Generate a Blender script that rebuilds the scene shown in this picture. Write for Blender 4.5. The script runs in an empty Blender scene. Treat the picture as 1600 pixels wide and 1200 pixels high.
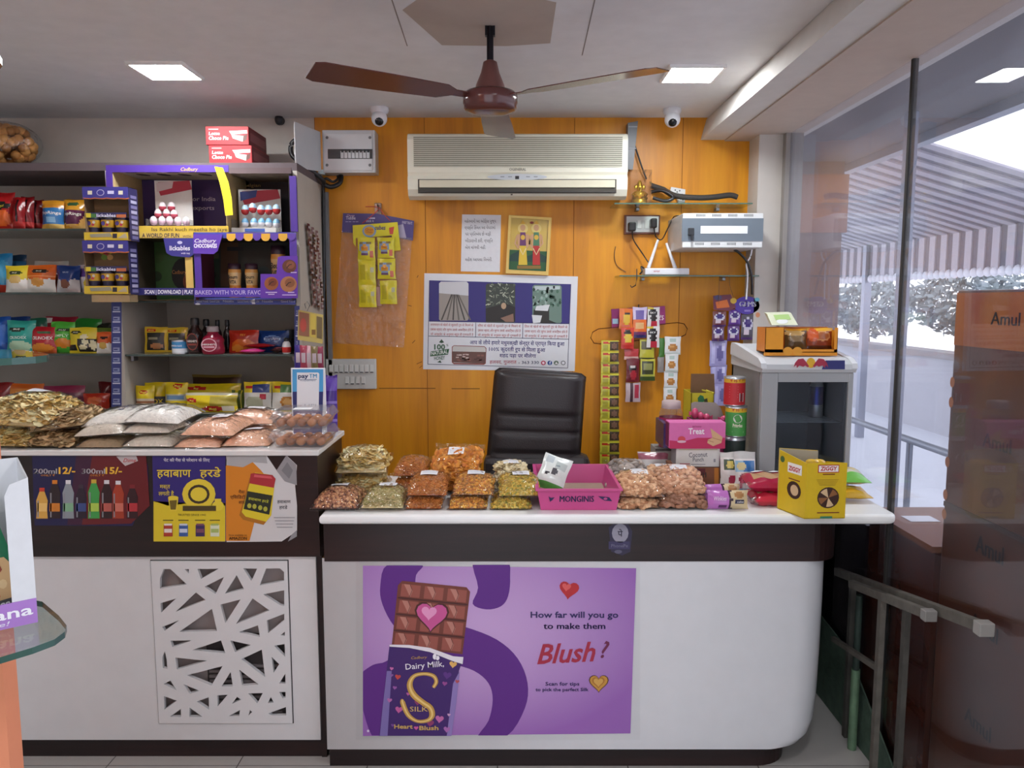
import bpy, bmesh, math, random, re
from mathutils import Vector, Matrix, noise
from mathutils.geometry import tessellate_polygon

# ---------------------------------------------------------------- camera, sky, lamps, exposure
scene = bpy.context.scene
COL = scene.collection
PITCH, FPX, CAMH = math.radians(6.2), 1200.0, 1.6
cam = bpy.data.objects.new('camera', bpy.data.cameras.new('camera'))
cam.data.sensor_width = 36; cam.data.lens = 27; cam.data.clip_start = 0.05; cam.data.clip_end = 300
cam.location = (0, 0, CAMH); cam.rotation_euler = (math.pi/2 - PITCH, 0, 0)
COL.objects.link(cam); scene.camera = cam
scene.view_settings.view_transform = 'Standard'; scene.view_settings.look = 'None'
scene.view_settings.exposure = 0.35; scene.view_settings.gamma = 1.0
scene.view_settings.use_curve_mapping = False
world = bpy.data.worlds.new('overcast_sky'); scene.world = world; world.use_nodes = True
wn = world.node_tree.nodes; bg = wn['Background']
bg.inputs[0].default_value = (0.88, 0.92, 1.0, 1); bg.inputs[1].default_value = 2.3
PANEL = 85.0            # radiance of the square ceiling panels
PANEL_COL = (0.93, 0.97, 1.0)

# ---------------------------------------------------------------- helpers
def P(px, py, Y, dy=0.0):
    """point on the plane at distance Y that the photograph shows at (px, py)"""
    u = (px-800)/FPX; v = (600-py)/FPX
    s = Y/(math.cos(PITCH)+v*math.sin(PITCH))
    return Vector((u*s, Y-dy, CAMH+(-math.sin(PITCH)+v*math.cos(PITCH))*s))
def PX(px, Y, z=1.2):                       # x at distance Y and height z
    return (px-800)/FPX*(Y*math.cos(PITCH)+(CAMH-z)*math.sin(PITCH))
def PZ(py, Y): return P(800, py, Y).z
def lin(c): return c/12.92 if c <= 0.04045 else ((c+0.055)/1.055)**2.4
def rgb(h): return tuple(lin(int(h[i:i+2], 16)/255) for i in (0, 2, 4))
MATS = {}
def nodes(m):
    m.use_nodes = True; nt = m.node_tree
    return nt, nt.nodes['Principled BSDF']
def M(h, kind='paper'):
    """procedural material: hex colour + surface kind"""
    k = h+kind
    if k in MATS: return MATS[k]
    m = bpy.data.materials.new(kind+'_'+h); MATS[k] = m
    nt, b = nodes(m); N = nt.nodes.new; L = nt.links.new
    c = rgb(h)
    rough, metal, bump, sc, var = dict(paper=(.55,0,.03,60,.06), foil=(.24,0,.35,28,.08), gloss=(.2,0,.02,15,.04), matte=(.8,0,.05,40,.1),
        metal=(.32,.9,.03,30,.06), plastic=(.38,0,.02,20,.04), wall=(.75,0,.04,14,.08), ink=(.5,0,0,10,0), leather=(.42,0,.15,220,.1),
        food=(.65,0,.3,90,.3), rust=(.7,.3,.4,25,.5), cloth=(.9,0,.2,80,.1))[kind]
    b.inputs['Roughness'].default_value = rough; b.inputs['Metallic'].default_value = metal
    if kind == 'ink': b.inputs['Base Color'].default_value = (*c, 1); return m
    tc = N('ShaderNodeTexCoord'); nz = N('ShaderNodeTexNoise'); nz.inputs['Scale'].default_value = sc; nz.inputs['Detail'].default_value = 4
    L(tc.outputs['Object'], nz.inputs['Vector'])
    mx = N('ShaderNodeMix'); mx.data_type = 'RGBA'
    mx.inputs[6].default_value = tuple(x*(1-var) for x in c)+(1,); mx.inputs[7].default_value = tuple(min(1, x*(1+var)) for x in c)+(1,)
    L(nz.outputs['Fac'], mx.inputs[0]); L(mx.outputs[2], b.inputs['Base Color'])
    bp = N('ShaderNodeBump'); bp.inputs['Strength'].default_value = bump; bp.inputs['Distance'].default_value = .01
    L(nz.outputs['Fac'], bp.inputs['Height']); L(bp.outputs['Normal'], b.inputs['Normal'])
    return m
def grain(name, c0, c1, scl, rough, c2=None):
    """streaky laminate; scl stretches the noise"""
    if name in MATS: return MATS[name]
    m = bpy.data.materials.new(name); MATS[name] = m
    nt, b = nodes(m); N = nt.nodes.new; L = nt.links.new
    tc = N('ShaderNodeTexCoord'); mp = N('ShaderNodeMapping'); mp.inputs['Scale'].default_value = scl
    L(tc.outputs['Object'], mp.inputs['Vector'])
    n1 = N('ShaderNodeTexNoise'); n1.inputs['Scale'].default_value = 1; n1.inputs['Detail'].default_value = 5; n1.inputs['Roughness'].default_value = .65
    L(mp.outputs[0], n1.inputs['Vector'])
    r = N('ShaderNodeValToRGB'); r.color_ramp.elements[0].position = .3; r.color_ramp.elements[1].position = .7
    r.color_ramp.elements[0].color = (*rgb(c0), 1); r.color_ramp.elements[1].color = (*rgb(c1), 1)
    if c2:
        e = r.color_ramp.elements.new(.5); e.color = (*rgb(c2), 1)
    L(n1.outputs['Fac'], r.inputs[0]); L(r.outputs[0], b.inputs['Base Color'])
    b.inputs['Roughness'].default_value = rough
    return m
def film(name, tint, gloss, bump, sc, haze=0.0):
    """thin clear plastic or glass: transparent with a fresnel sheen"""
    if name in MATS: return MATS[name]
    m = bpy.data.materials.new(name); MATS[name] = m; m.use_nodes = True
    nt = m.node_tree; nt.nodes.clear(); N = nt.nodes.new; L = nt.links.new
    out = N('ShaderNodeOutputMaterial'); tr = N('ShaderNodeBsdfTransparent'); tr.inputs[0].default_value = (*tint, 1)
    gl = N('ShaderNodeBsdfGlossy'); gl.inputs['Roughness'].default_value = .08 if bump else .0
    fr = N('ShaderNodeLayerWeight'); pw = N('ShaderNodeMath'); pw.operation = 'POWER'; pw.inputs[1].default_value = 5; L(fr.outputs['Facing'], pw.inputs[0])
    ad = N('ShaderNodeMath'); ad.operation = 'MULTIPLY_ADD'; ad.inputs[1].default_value = .9*gloss; ad.inputs[2].default_value = .045*gloss
    L(pw.outputs[0], ad.inputs[0])
    mx = N('ShaderNodeMixShader'); L(ad.outputs[0], mx.inputs[0]); L(tr.outputs[0], mx.inputs[1]); L(gl.outputs[0], mx.inputs[2])
    last = mx
    tc = N('ShaderNodeTexCoord'); nz = N('ShaderNodeTexNoise'); nz.inputs['Scale'].default_value = sc; nz.inputs['Detail'].default_value = 3
    L(tc.outputs['Object'], nz.inputs['Vector'])
    if bump:
        bp = N('ShaderNodeBump'); bp.inputs['Strength'].default_value = bump; bp.inputs['Distance'].default_value = .012
        L(nz.outputs['Fac'], bp.inputs['Height']); L(bp.outputs[0], gl.inputs['Normal']); L(bp.outputs[0], fr.inputs['Normal'])
    if haze:
        df = N('ShaderNodeBsdfDiffuse'); df.inputs[0].default_value = (.8, .82, .88, 1)
        tl = N('ShaderNodeBsdfTranslucent'); tl.inputs[0].default_value = (.8, .82, .9, 1)
        a = N('ShaderNodeAddShader'); m0 = N('ShaderNodeMixShader'); m0.inputs[0].default_value = .5
        L(df.outputs[0], m0.inputs[1]); L(tl.outputs[0], m0.inputs[2])
        rp = N('ShaderNodeMapRange'); rp.inputs[1].default_value = .35; rp.inputs[2].default_value = .75
        rp.inputs[3].default_value = haze*.35; rp.inputs[4].default_value = haze*1.6
        L(nz.outputs['Fac'], rp.inputs[0])
        src = rp.outputs[0]
        if name == 'window_glass':           # milky haze mixed into the pane, stronger above the height of the ledge outside
            sp = N('ShaderNodeSeparateXYZ'); L(tc.outputs['Object'], sp.inputs[0]); zr = N('ShaderNodeMapRange')
            zr.inputs[1].default_value = .75; zr.inputs[2].default_value = 1.15; zr.inputs[3].default_value = .08; L(sp.outputs[2], zr.inputs[0])
            mm = N('ShaderNodeMath'); mm.operation = 'MULTIPLY'; L(rp.outputs[0], mm.inputs[0]); L(zr.outputs[0], mm.inputs[1]); src = mm.outputs[0]
        m2 = N('ShaderNodeMixShader'); L(src, m2.inputs[0]); L(mx.outputs[0], m2.inputs[1]); L(m0.outputs[0], m2.inputs[2]); last = m2
    L(last.outputs[0], out.inputs[0]); return m
def glow(name, c, s):
    if name in MATS: return MATS[name]
    m = bpy.data.materials.new(name); MATS[name] = m; nt, b = nodes(m)
    b.inputs['Emission Color'].default_value = (*c, 1); b.inputs['Emission Strength'].default_value = s
    b.inputs['Base Color'].default_value = (.8, .8, .8, 1); return m
CLEAR = lambda: film('clear_film', (.97, .97, .97), 1.5, .9, 34)
CRISP = lambda: film('clear_plastic', (.95, .95, .95), 1.0, .15, 60, .12)
GLASS = lambda: film('shelf_glass', (.86, .93, .9), 1.0, 0, 5)

_gl = {}
def hindi(s):                                # the short i sign is written before its consonant
    return re.sub('((?:[\u0915-\u0939\u0a95-\u0ab9]\u093c?\u094d)*[\u0915-\u0939\u0a95-\u0ab9])([\u093f\u0abf])', r'\2\1', s)
def glyphs(s, bold=0.0, shear=0.0):
    bold *= .6; k = (s, bold, shear)
    if k in _gl: return _gl[k]
    c = bpy.data.curves.new('t', 'FONT'); c.body = hindi(s); c.offset = bold; c.shear = shear
    c.resolution_u = 2 if all(ord(x) < 0x900 for x in s) else 1
    o = bpy.data.objects.new('t', c); COL.objects.link(o)
    me = bpy.data.meshes.new_from_object(o.evaluated_get(bpy.context.evaluated_depsgraph_get()))
    v = [(p.co.x, p.co.y) for p in me.vertices]; f = [tuple(p.vertices) for p in me.polygons]
    bpy.data.objects.remove(o); bpy.data.curves.remove(c); bpy.data.meshes.remove(me)
    if v:
        x0 = min(p[0] for p in v); x1 = max(p[0] for p in v)
        v = [(p[0]-x0, p[1]) for p in v]; w = x1-x0
    else: w = 1
    _gl[k] = (v, f, w); return _gl[k]

def smooth(pts, n=4, closed=True):
    out = []; P_ = [Vector(p) for p in pts]; N_ = len(P_)
    for i in range(N_ if closed else N_-1):
        g = (lambda k: P_[k % N_]) if closed else (lambda k: P_[min(max(k, 0), N_-1)])
        p0, p1, p2, p3 = g(i-1), g(i), g(i+1), g(i+2)
        for k in range(n):
            s = k/n; q = .5*((2*p1)+(p2-p0)*s+(2*p0-5*p1+4*p2-p3)*s*s+(3*p1-p0-3*p2+p3)*s**3); out.append((q.x, q.y))
    return out if closed else out+[tuple(P_[-1])]
class MB:
    """collects shapes into ONE mesh object; g(u, v, layer) is the current drawing surface"""
    def __init__(s): s.v = []; s.f = []; s.m = []; s.sm = []; s.g = None; s.T = None
    def add(s, vs, fs, mat, smooth=False):
        n = len(s.v)
        for p in vs:
            p = Vector(p); s.v.append(s.T @ p if s.T else p)
        for i, f in enumerate(fs):
            s.f.append(tuple(n+j for j in f)); s.m.append(mat if not isinstance(mat, list) else mat[i]); s.sm.append(smooth)
        return s
    def box(s, x0, x1, y0, y1, z0, z1, mat, bev=0.0, seg=2):
        if bev <= 0:
            vs = [(x, y, z) for z in (z0, z1) for y in (y0, y1) for x in (x0, x1)]
            return s.add(vs, [(0,2,3,1),(4,5,7,6),(0,1,5,4),(2,6,7,3),(0,4,6,2),(1,3,7,5)], mat)
        bm = bmesh.new(); bmesh.ops.create_cube(bm, size=1)
        for v in bm.verts: v.co = Vector(((x0+x1)/2+v.co.x*(x1-x0), (y0+y1)/2+v.co.y*(y1-y0), (z0+z1)/2+v.co.z*(z1-z0)))
        bmesh.ops.bevel(bm, geom=bm.edges[:], offset=bev, segments=seg, affect='EDGES', profile=.5)
        bm.verts.index_update(); s.add([v.co.copy() for v in bm.verts], [[v.index for v in f.verts] for f in bm.faces], mat); bm.free(); return s
    def extrude(s, pts, vec, mat, smooth=False):
        """closed outline of 3D points swept along vec, capped"""
        n = len(pts); vec = Vector(vec); a = [Vector(p) for p in pts]
        s.add(a+[p+vec for p in a], [tuple(range(n))[::-1], tuple(range(n, 2*n))]+[(i, (i+1) % n, n+(i+1) % n, n+i) for i in range(n)], mat, smooth); return s
    def lathe(s, prof, c, mat, n=24, axis='z', smooth=True):
        vs = []; fs = []; ms = []
        for r, z in prof:
            for k in range(n):
                a = 2*math.pi*k/n; x, y = r*math.cos(a), r*math.sin(a)
                p = (x, y, z) if axis == 'z' else ((z, x, y) if axis == 'x' else (x, z, y))
                vs.append((c[0]+p[0], c[1]+p[1], c[2]+p[2]))
        for i in range(len(prof)-1):
            for k in range(n):
                fs.append((i*n+k, i*n+(k+1) % n, (i+1)*n+(k+1) % n, (i+1)*n+k)); ms.append(mat[i] if isinstance(mat, list) else mat)
        s.add(vs, fs, ms, smooth)
        if prof[0][0] > 1e-4: s.add(vs[:n], [tuple(range(n))[::-1]], ms[0])
        if prof[-1][0] > 1e-4: s.add(vs[-n:], [tuple(range(n))], ms[-1])
        return s
    def tube(s, pts, r, mat, n=8):
        pts = [Vector(p) for p in pts]; vs = []; fs = []
        up = Vector((0, 0, 1))
        for i, p in enumerate(pts):
            d = (pts[min(i+1, len(pts)-1)]-pts[max(i-1, 0)]).normalized()
            a = d.cross(up if abs(d.z) < .95 else Vector((1, 0, 0))).normalized(); b = d.cross(a)
            rr = r[i] if isinstance(r, (list, tuple)) else r
            vs += [p+(a*math.cos(2*math.pi*k/n)+b*math.sin(2*math.pi*k/n))*rr for k in range(n)]
        for i in range(len(pts)-1):
            fs += [(i*n+k, i*n+(k+1) % n, (i+1)*n+(k+1) % n, (i+1)*n+k) for k in range(n)]
        s.add(vs, fs, mat, True)
        s.add(vs[:n], [tuple(range(n))[::-1]], mat); s.add(vs[-n:], [tuple(range(n))], mat); return s
    def blob(s, c, r, mat, n=10, m=6):
        prof = [(max(1e-5, r[0]*math.sin(math.pi*i/m)), r[2]*-math.cos(math.pi*i/m)) for i in range(m+1)]
        vs = []; fs = []
        for rr, z in prof:
            for k in range(n): vs.append((c[0]+rr*math.cos(2*math.pi*k/n), c[1]+rr*r[1]/r[0]*math.sin(2*math.pi*k/n), c[2]+z))
        for i in range(m):
            for k in range(n): fs.append((i*n+k, i*n+(k+1) % n, (i+1)*n+(k+1) % n, (i+1)*n+k))
        return s.add(vs, fs, mat, True)
    # ---- flat drawing on the current surface
    def px(s, Y):                                     # draw in photograph coordinates on the upright plane at Y
        s.g = lambda u, v, l: P(u, v, Y, .0005*l); return s
    def face(s, o, U, V, Nn=None):                    # draw on a plane: origin, unit-u, unit-v
        o, U, V = Vector(o), Vector(U), Vector(V); nn = U.cross(V).normalized() if Nn is None else Vector(Nn)
        s.g = lambda u, v, l: o+U*u+V*v+nn*(.0005*l); return s
    def poly(s, pts, mat, l=1): return s.add([s.g(u, v, l) for u, v in pts], [tuple(range(len(pts)))], mat)
    def rect(s, u0, v0, u1, v1, mat, l=1): return s.poly([(u0, v0), (u1, v0), (u1, v1), (u0, v1)], mat, l)
    def ell(s, u, v, ru, rv, mat, l=1, n=16, a=0, a0=0, a1=360):
        ca, sa = math.cos(math.radians(a)), math.sin(math.radians(a)); pts = []
        full = a1-a0 >= 360
        for k in range(n if full else n+1):
            t = math.radians(a0+(a1-a0)*k/n); x, y = ru*math.cos(t), rv*math.sin(t); pts.append((u+x*ca-y*sa, v+x*sa+y*ca))
        return s.poly(pts if full else pts+[(u, v)], mat, l)
    def heart(s, u, v, r, mat, l=1, a=0, flip=1):
        ca, sa = math.cos(math.radians(a)), math.sin(math.radians(a)); pts = []
        for k in range(24):
            t = 2*math.pi*k/24; x = r*math.sin(t)**3; y = -flip*r/16*(13*math.cos(t)-5*math.cos(2*t)-2*math.cos(3*t)-math.cos(4*t))
            pts.append((u+x*ca-y*sa, v+x*sa+y*ca))
        return s.poly(pts, mat, l)
    def band(s, pts, w, mat, l=1):
        """a stroke of width w (or list) along 2D points"""
        L_, R_ = [], []
        for i, p in enumerate(pts):
            a = Vector(pts[max(i-1, 0)]); b = Vector(pts[min(i+1, len(pts)-1)]); d = (b-a).normalized(); nn = Vector((-d.y, d.x))
            ww = (w[i] if isinstance(w, (list, tuple)) else w)/2; q = Vector(p); L_.append(q+nn*ww); R_.append(q-nn*ww)
        vs = [s.g(p.x, p.y, l) for p in L_+R_]; n = len(pts)
        return s.add(vs, [(i, i+1, n+i+1, n+i) for i in range(n-1)], mat)
    def text(s, t, u, v, h, mat, l=2, al='c', w=None, bold=0.01, shear=0.0, a=0, up=-1):
        """letters with cap height h, baseline at v; up=-1 where v grows downward"""
        if ('M' in t or 'm' in t) and bold > .012:         # widened m folds over itself: strike it twice instead
            s.text(t, u+h*.07, v, h, mat, l, al, w, 0, shear, a, up); bold = 0
        vs, fs, tw = glyphs(t, bold, shear)
        if not vs: return s
        k = h/.7; kx = k if w is None else w/tw; W = tw*kx
        ox = {'c': -W/2, 'l': 0, 'r': -W}[al]; ca, sa = math.cos(math.radians(a)), math.sin(math.radians(a))
        out = []
        for x, y in vs:
            x = ox+x*kx; y = y*k; x, y = x*ca-y*sa, x*sa+y*ca
            out.append(s.g(u+x, v+up*y, l))
        return s.add(out, fs, mat)
    def build(s, name, parent=None, loc=None, label=None, smooth=None):
        """link as one mesh object; the shapes are in world coordinates unless the parent is rotated"""
        me = bpy.data.meshes.new(name)
        off = Vector((0, 0, 0))
        if parent is not None:
            p = parent; loc_ = False
            while p is not None:
                off += p.location; loc_ = loc_ or p.name in LOCALS; p = p.parent
            if loc_: off = Vector((0, 0, 0))
        if loc is not None: off = Vector(loc)
        me.from_pydata([tuple(p-off) for p in s.v], [], s.f)
        mats = []
        for m in s.m:
            if m not in mats: mats.append(m)
        for m in mats: me.materials.append(m)
        idx = {m: i for i, m in enumerate(mats)}
        me.polygons.foreach_set('material_index', [idx[m] for m in s.m])
        me.polygons.foreach_set('use_smooth', s.sm if smooth is None else [smooth]*len(s.sm))
        me.update()
        o = bpy.data.objects.new(name, me); COL.objects.link(o)
        if parent is not None: o.parent = parent
        elif loc is not None: o.location = loc
        if label: o['label'] = label
        return o
LOCALS = set()
def tag(o, label, cat, group=None, kind=None):
    o['label'] = label; o['category'] = cat
    if group: o['group'] = group
    if kind: o['kind'] = kind
    return o
def thing(name, label, cat, loc, group=None, rot=None):
    o = bpy.data.objects.new(name, None); COL.objects.link(o); o.empty_display_size = .05
    o.location = loc
    if rot is not None: o.rotation_euler = rot; LOCALS.add(o.name)
    return tag(o, label, cat, group)
def struct(mb, name):
    o = mb.build(name); o['kind'] = 'structure'; return o
def dup(root, loc, label, rot=None, group=None, scale=None):
    r = root.copy(); COL.objects.link(r); r.location = loc; r['label'] = label
    if rot is not None: r.rotation_euler = rot
    if scale is not None: r.scale = scale
    if group: r['group'] = group
    for ch in list(root.children):
        c = ch.copy(); COL.objects.link(c); c.parent = r
        for g in ch.children:
            d = g.copy(); COL.objects.link(d); d.parent = c
    return r
# ---------------------------------------------------------------- the shop itself
YB, ZC, XG, XL, YR = 3.8, 2.47, 1.27, -2.75, -2.2     # back wall, ceiling, glass wall, left wall, rear wall
WHITE = M('c9c3ba', 'wall')
CT, LT = .905, 1.103                                 # the two counter tops
struct(MB().box(-14, 16, -14, 18, -.12, -.02, M('c9ccd4', 'wall')), 'ground')
fl = MB(); tile = M('b3aeaa', 'gloss'); gr = M('4a4644', 'matte')
fl.box(XL, XG+.06, YR, YB, -.02, -.001, gr)
for i in range(9):
    for j in range(13):
        x0 = XL+i*.45; y0 = YR+j*.47
        fl.box(x0+.002, min(x0+.448, XG+.05), y0+.002, min(y0+.468, YB), -.01, .0, tile)
struct(fl, 'floor')
ce = MB(); cm = M('dedee0', 'wall')
ce.box(XL-.1, .94, YR-.1, YB+.1, ZC, ZC+.1, cm)
ce.box(.9, XG+.1, YR-.1, YB+.1, ZC+.02, ZC+.12, cm)
ce.g = lambda u, v, l: Vector((u, v, ZC-.0006*l))
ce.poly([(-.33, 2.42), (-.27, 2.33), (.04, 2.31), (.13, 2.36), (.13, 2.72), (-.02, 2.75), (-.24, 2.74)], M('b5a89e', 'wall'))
for a, b in (((-.32, 1.2), (-.36, 2.75)), ((.22, 1.2), (.25, 2.85))): ce.band([a, b], .004, M('8d8682', 'matte'))
struct(ce, 'ceiling')
so = MB()                                            # dropped soffit along the glass wall, with its bevelled cove
so.extrude([(.905, YR, 2.366), (XG+.1, YR, 2.366), (XG+.1, YR, ZC+.02), (.95, YR, ZC+.02), (.93, YR, ZC-.01)], (0, YB-YR, 0), M('c8c3bd', 'wall'))
so.box(1.02, XG+.06, YR, YB, 2.36, 2.366, M('b7a699', 'wall'))
for y in (1.42, 1.72): so.box(1.06, 1.2, y, y+.03, 2.352, 2.361, M('4c4744', 'metal'))
struct(so, 'trim_1')
w = MB(); w.box(XL, -.945, YB, YB+.1, 0, ZC, WHITE); struct(w, 'wall_back_left')
orange = grain('orange_laminate', 'b87208', 'e09a14', (9, 9, .7), .42, 'd2880c')
w = MB(); w.box(-.945, 1.24, YB-.01, YB+.1, 0, ZC, orange)
for x in (-.945, -.42, .3, .82): w.box(x-.0015, x+.0015, YB-.0108, YB-.009, 0, ZC, M('8a4f08', 'matte'))
sc_ = random.Random(3)
for i in range(26):                                  # scuffs in the laminate
    x, z = sc_.uniform(-.7, .1), sc_.uniform(1.25, 1.85); a = sc_.uniform(-.03, .03)
    w.face((x, YB-.0104, z), (1, 0, 0), (0, 0, 1)); w.band([(0, 0), (sc_.uniform(.006, .025), a*.5)], .003, M('6e4310', 'matte'))
for x0, x1, z in ((-.66, -.38, 1.165), (-.3, -.16, 1.163)): w.box(x0, x1, YB-.0106, YB-.009, z, z+.004, M('7d4f10', 'matte'))
struct(w, 'wall_back')
w = MB(); w.box(1.14, XG+.02, YB-.16, YB+.1, 0, 2.366, M('bdb6ae', 'wall')); w.box(XG-.02, XG+.06, YB-.2, YB-.16, 0, 2.366, M('8b8580', 'wall'))
struct(w, 'wall_back_right')
w = MB(); w.box(XL-.1, XL, YR, YB, 0, ZC, WHITE); struct(w, 'wall_left')
w = MB(); w.box(XL, -2.2, YR-.1, YR, 0, ZC, WHITE); w.box(.9, XG+.1, YR-.1, YR, 0, ZC, WHITE); w.box(-2.2, .9, YR-.1, YR, 2.25, ZC, WHITE); struct(w, 'wall_rear')   # open shop front
w = MB(); w.box(XG, XG+.1, YR, .2, 0, 2.366, WHITE); struct(w, 'wall_right')
# salmon pillar at the near left
w = MB(); w.box(-1.5, -.73, 1.05, 1.08, 0, ZC, M('dd8a66', 'wall')); struct(w, 'pillar')
# glass wall
pane = film('window_glass', (.86, .86, .895), 1.0, 0, 1.6, .085)
for i, (y0, y1) in enumerate(((.2, 2.52), (2.53, YB-.2))):
    w = MB(); w.box(XG, XG+.01, y0, y1, .03, 2.366, pane); struct(w, 'window_%d' % (i+1))
w = MB(); w.box(XG-.004, XG+.014, 2.518, 2.532, 0, 2.366, M('2a2826', 'matte')); struct(w, 'window_3')
w = MB(); w.box(XG-.01, XG+.03, .2, YB-.2, 0, .035, M('5b7a66', 'metal')); struct(w, 'trim_2')
# lamps
k = 0
for x, y, lab in ((-1.31, 3.02, 'square white ceiling panel lamp over the snack shelves'), (.69, 3.06, 'square white ceiling panel lamp beside the soffit'),
             (-1.3, 1.25, 'square white ceiling panel lamp above the left counter front'), (.5, .95, 'square white ceiling panel lamp above the customer side'),
             (-1.3, -.8, 'square white ceiling panel lamp far behind the customer side'), (.5, -.8, 'square white ceiling panel lamp at the shop rear')):
    t = thing('ceiling_light', lab, 'ceiling light', (x, y, ZC), 'square ceiling panel lamps')
    f = MB()
    for a in ((-.105, .105, -.105, -.095), (-.105, .105, .095, .105), (-.105, -.095, -.095, .095), (.095, .105, -.095, .095)):
        f.box(x+a[0], x+a[1], y+a[2], y+a[3], ZC-.012, ZC, M('efefef', 'plastic'))
    f.build('frame', t)
    d = MB().box(x-.095, x+.095, y-.095, y+.095, ZC-.010, ZC-.002, glow('panel_glow', PANEL_COL, PANEL)); d.build('diffuser', t)

# ---------------------------------------------------------------- outside the glass
w = MB(); w.box(XG+.1, 2.02, YR, 16, 2.372, 2.55, M('5c5a60', 'wall')); struct(w, 'trim_3')
w = MB(); w.box(1.9, 1.96, 1, 8, 2.33, 2.372, M('8e93a0', 'metal')); struct(w, 'trim_4')
w = MB(); x0 = PX(1232, 4.4); w.box(x0, x0+.27, 4.4, 4.7, 0, 2.5, M('6a4a42', 'wall'))
w.box(x0-.02, x0+.29, 4.38, 4.4, 1.98, 2.3, M('8a4c2c', 'wall')); struct(w, 'column')  # the orange-brown upper block stands for a reflection, painted as solid colour
tp = thing('awning', 'striped corrugated porch awning with scalloped hanging valance outside the glass', 'awning', (2.7, 5.2, 2.64))
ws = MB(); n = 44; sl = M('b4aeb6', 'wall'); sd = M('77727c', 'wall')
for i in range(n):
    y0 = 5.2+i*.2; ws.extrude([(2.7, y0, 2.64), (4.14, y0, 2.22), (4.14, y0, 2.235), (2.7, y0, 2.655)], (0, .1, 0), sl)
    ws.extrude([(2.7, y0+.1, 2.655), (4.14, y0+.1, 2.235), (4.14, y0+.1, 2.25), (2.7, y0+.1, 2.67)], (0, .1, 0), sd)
ws.build('roof_sheet', tp)
vs_ = MB()
for i in range(n):
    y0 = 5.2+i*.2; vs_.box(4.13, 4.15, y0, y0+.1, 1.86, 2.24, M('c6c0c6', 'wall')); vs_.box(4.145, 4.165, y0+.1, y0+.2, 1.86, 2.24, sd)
vs_.build('valance', tp)
vs_ = MB()
for i in range(n*2):
    y0 = 5.25+i*.1; vs_.blob((4.14, y0, 1.85), (.03, .048, .045), M('f2f4fa', 'plastic'), 8, 5)
vs_.build('scalloped_edge', tp)
for y in (5.3, 9, 13.5):
    MB().box(4.1, 4.18, y, y+.08, -.02, 2.24, M('9296a4', 'metal')).build('post', tp)
t = thing('street_wall', 'low pale wall across the street beyond the awning', 'wall', (5.2, 9, -.02))
MB().box(5.2, 5.4, 5, 16, -.02, .9, M('b3b3ba', 'wall')).build('wall_body', t); MB().box(5.15, 5.45, 5, 16, .9, .98, M('8f8a8c', 'wall')).build('coping', t)
gm = M('8f9a9c', 'cloth'); rr = random.Random(8)  # leaf colour is paled to carry the haze in front of the trees
for i, (y, s_, lab) in enumerate(((7.6, 1, 'grey green tree behind the street wall, close to the brown freezer'), (10.2, 1.2, 'grey green tree in the middle behind the street wall'), (13, 1.1, 'grey green tree far along behind the street wall'))):
    t = thing('tree', lab, 'tree', (6.0, y, -.02), 'trees behind the street wall')
    MB().tube([(6, y, -.02), (6.02, y, .6*s_), (6, y+.05, 1.2*s_)], [.07, .06, .04], M('5a5048', 'rust')).build('trunk', t)
    c = MB()
    for q in range(1500):
        v = Vector((rr.gauss(0, 1), rr.gauss(0, 1), rr.gauss(0, 1))).normalized()*rr.uniform(.6, 1); p = Vector((6+.42*v.x, y+1.3*v.y, 1.35*s_+.5*v.z))
        a_ = Vector((rr.gauss(0, 1), rr.gauss(0, 1), rr.gauss(0, 1))).normalized()*.07; b_ = a_.orthogonal().normalized()*.035; c.add([p-a_, p+b_, p+a_, p-b_], [(0, 1, 2, 3)], gm)
    c.build('crown', t)
t = thing('railing', 'dark grey pipe railing beside the bright street', 'railing', (3.1, 6, -.02))
MB().tube([(3.1, 4.2, .52), (3.1, 7.6, .52)], .03, M('70757f', 'metal')).build('rail', t)
for y in (4.3, 5.9, 7.5): MB().tube([(3.1, y, -.02), (3.1, y, .52)], .025, M('70757f', 'metal')).build('post', t)
t = thing('window_post', 'slim blue grey upright post just outside the glass', 'post', (1.62, 3.35, -.02))
MB().box(1.63, 1.67, 3.25, 3.29, -.02, 2.372, M('8d92a6', 'plastic')).build('post_body', t)
MB().box(1.6, 1.7, 3.22, 3.32, -.02, .03, M('70757f', 'plastic')).build('foot', t)
# low brown ledge and the tall freezer behind it
br = grain('brown_laminate', '4a2014', '6e351c', (3, 3, 3), .1, '5a2918')
t = thing('ledge_cabinet', 'low glossy brown ledge cabinet standing against the outside of the glass', 'cabinet', (1.4, 2.5, -.02))
MB().box(1.30, 1.74, 2.29, 2.72, -.02, .83, br).build('body', t)
MB().box(1.30, 1.36, 2.74, 3.6, -.02, .78, M('2a2428', 'gloss')).build('added_dark_wall', t)  # added dark wall, hides the bright ground so the lower view stays dark
MB().box(1.288, 1.75, 2.285, 2.74, .83, .85, M('8f5a3c', 'gloss')).build('top', t)
l = MB(); l.box(1.36, 1.46, 2.55, 2.62, .8503, .852, M('e8eaf2', 'paper')); o = l.build('paper_slip', loc=(1.4, 2.58, .8503)); tag(o, 'small white paper slip lying on the brown ledge outside', 'paper slip')
t = thing('freezer_cabinet', 'tall orange topped dark brown freezer standing outside against the glass', 'freezer', (1.7, 1.75, -.02))
fb = MB(); fb.box(1.306, 2.1, 1.2, 2.272, -.018, 1.63, grain('freezer_brown', '4a2410', '7a3c18', (2, 2, 2), .3, '5c2e14'), .008)
fb.box(1.3035, 1.306, 1.21, 2.265, 1.47, 1.622, grain('freezer_orange', 'b5581a', 'd98228', (4, 4, 4), .4))
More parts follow.
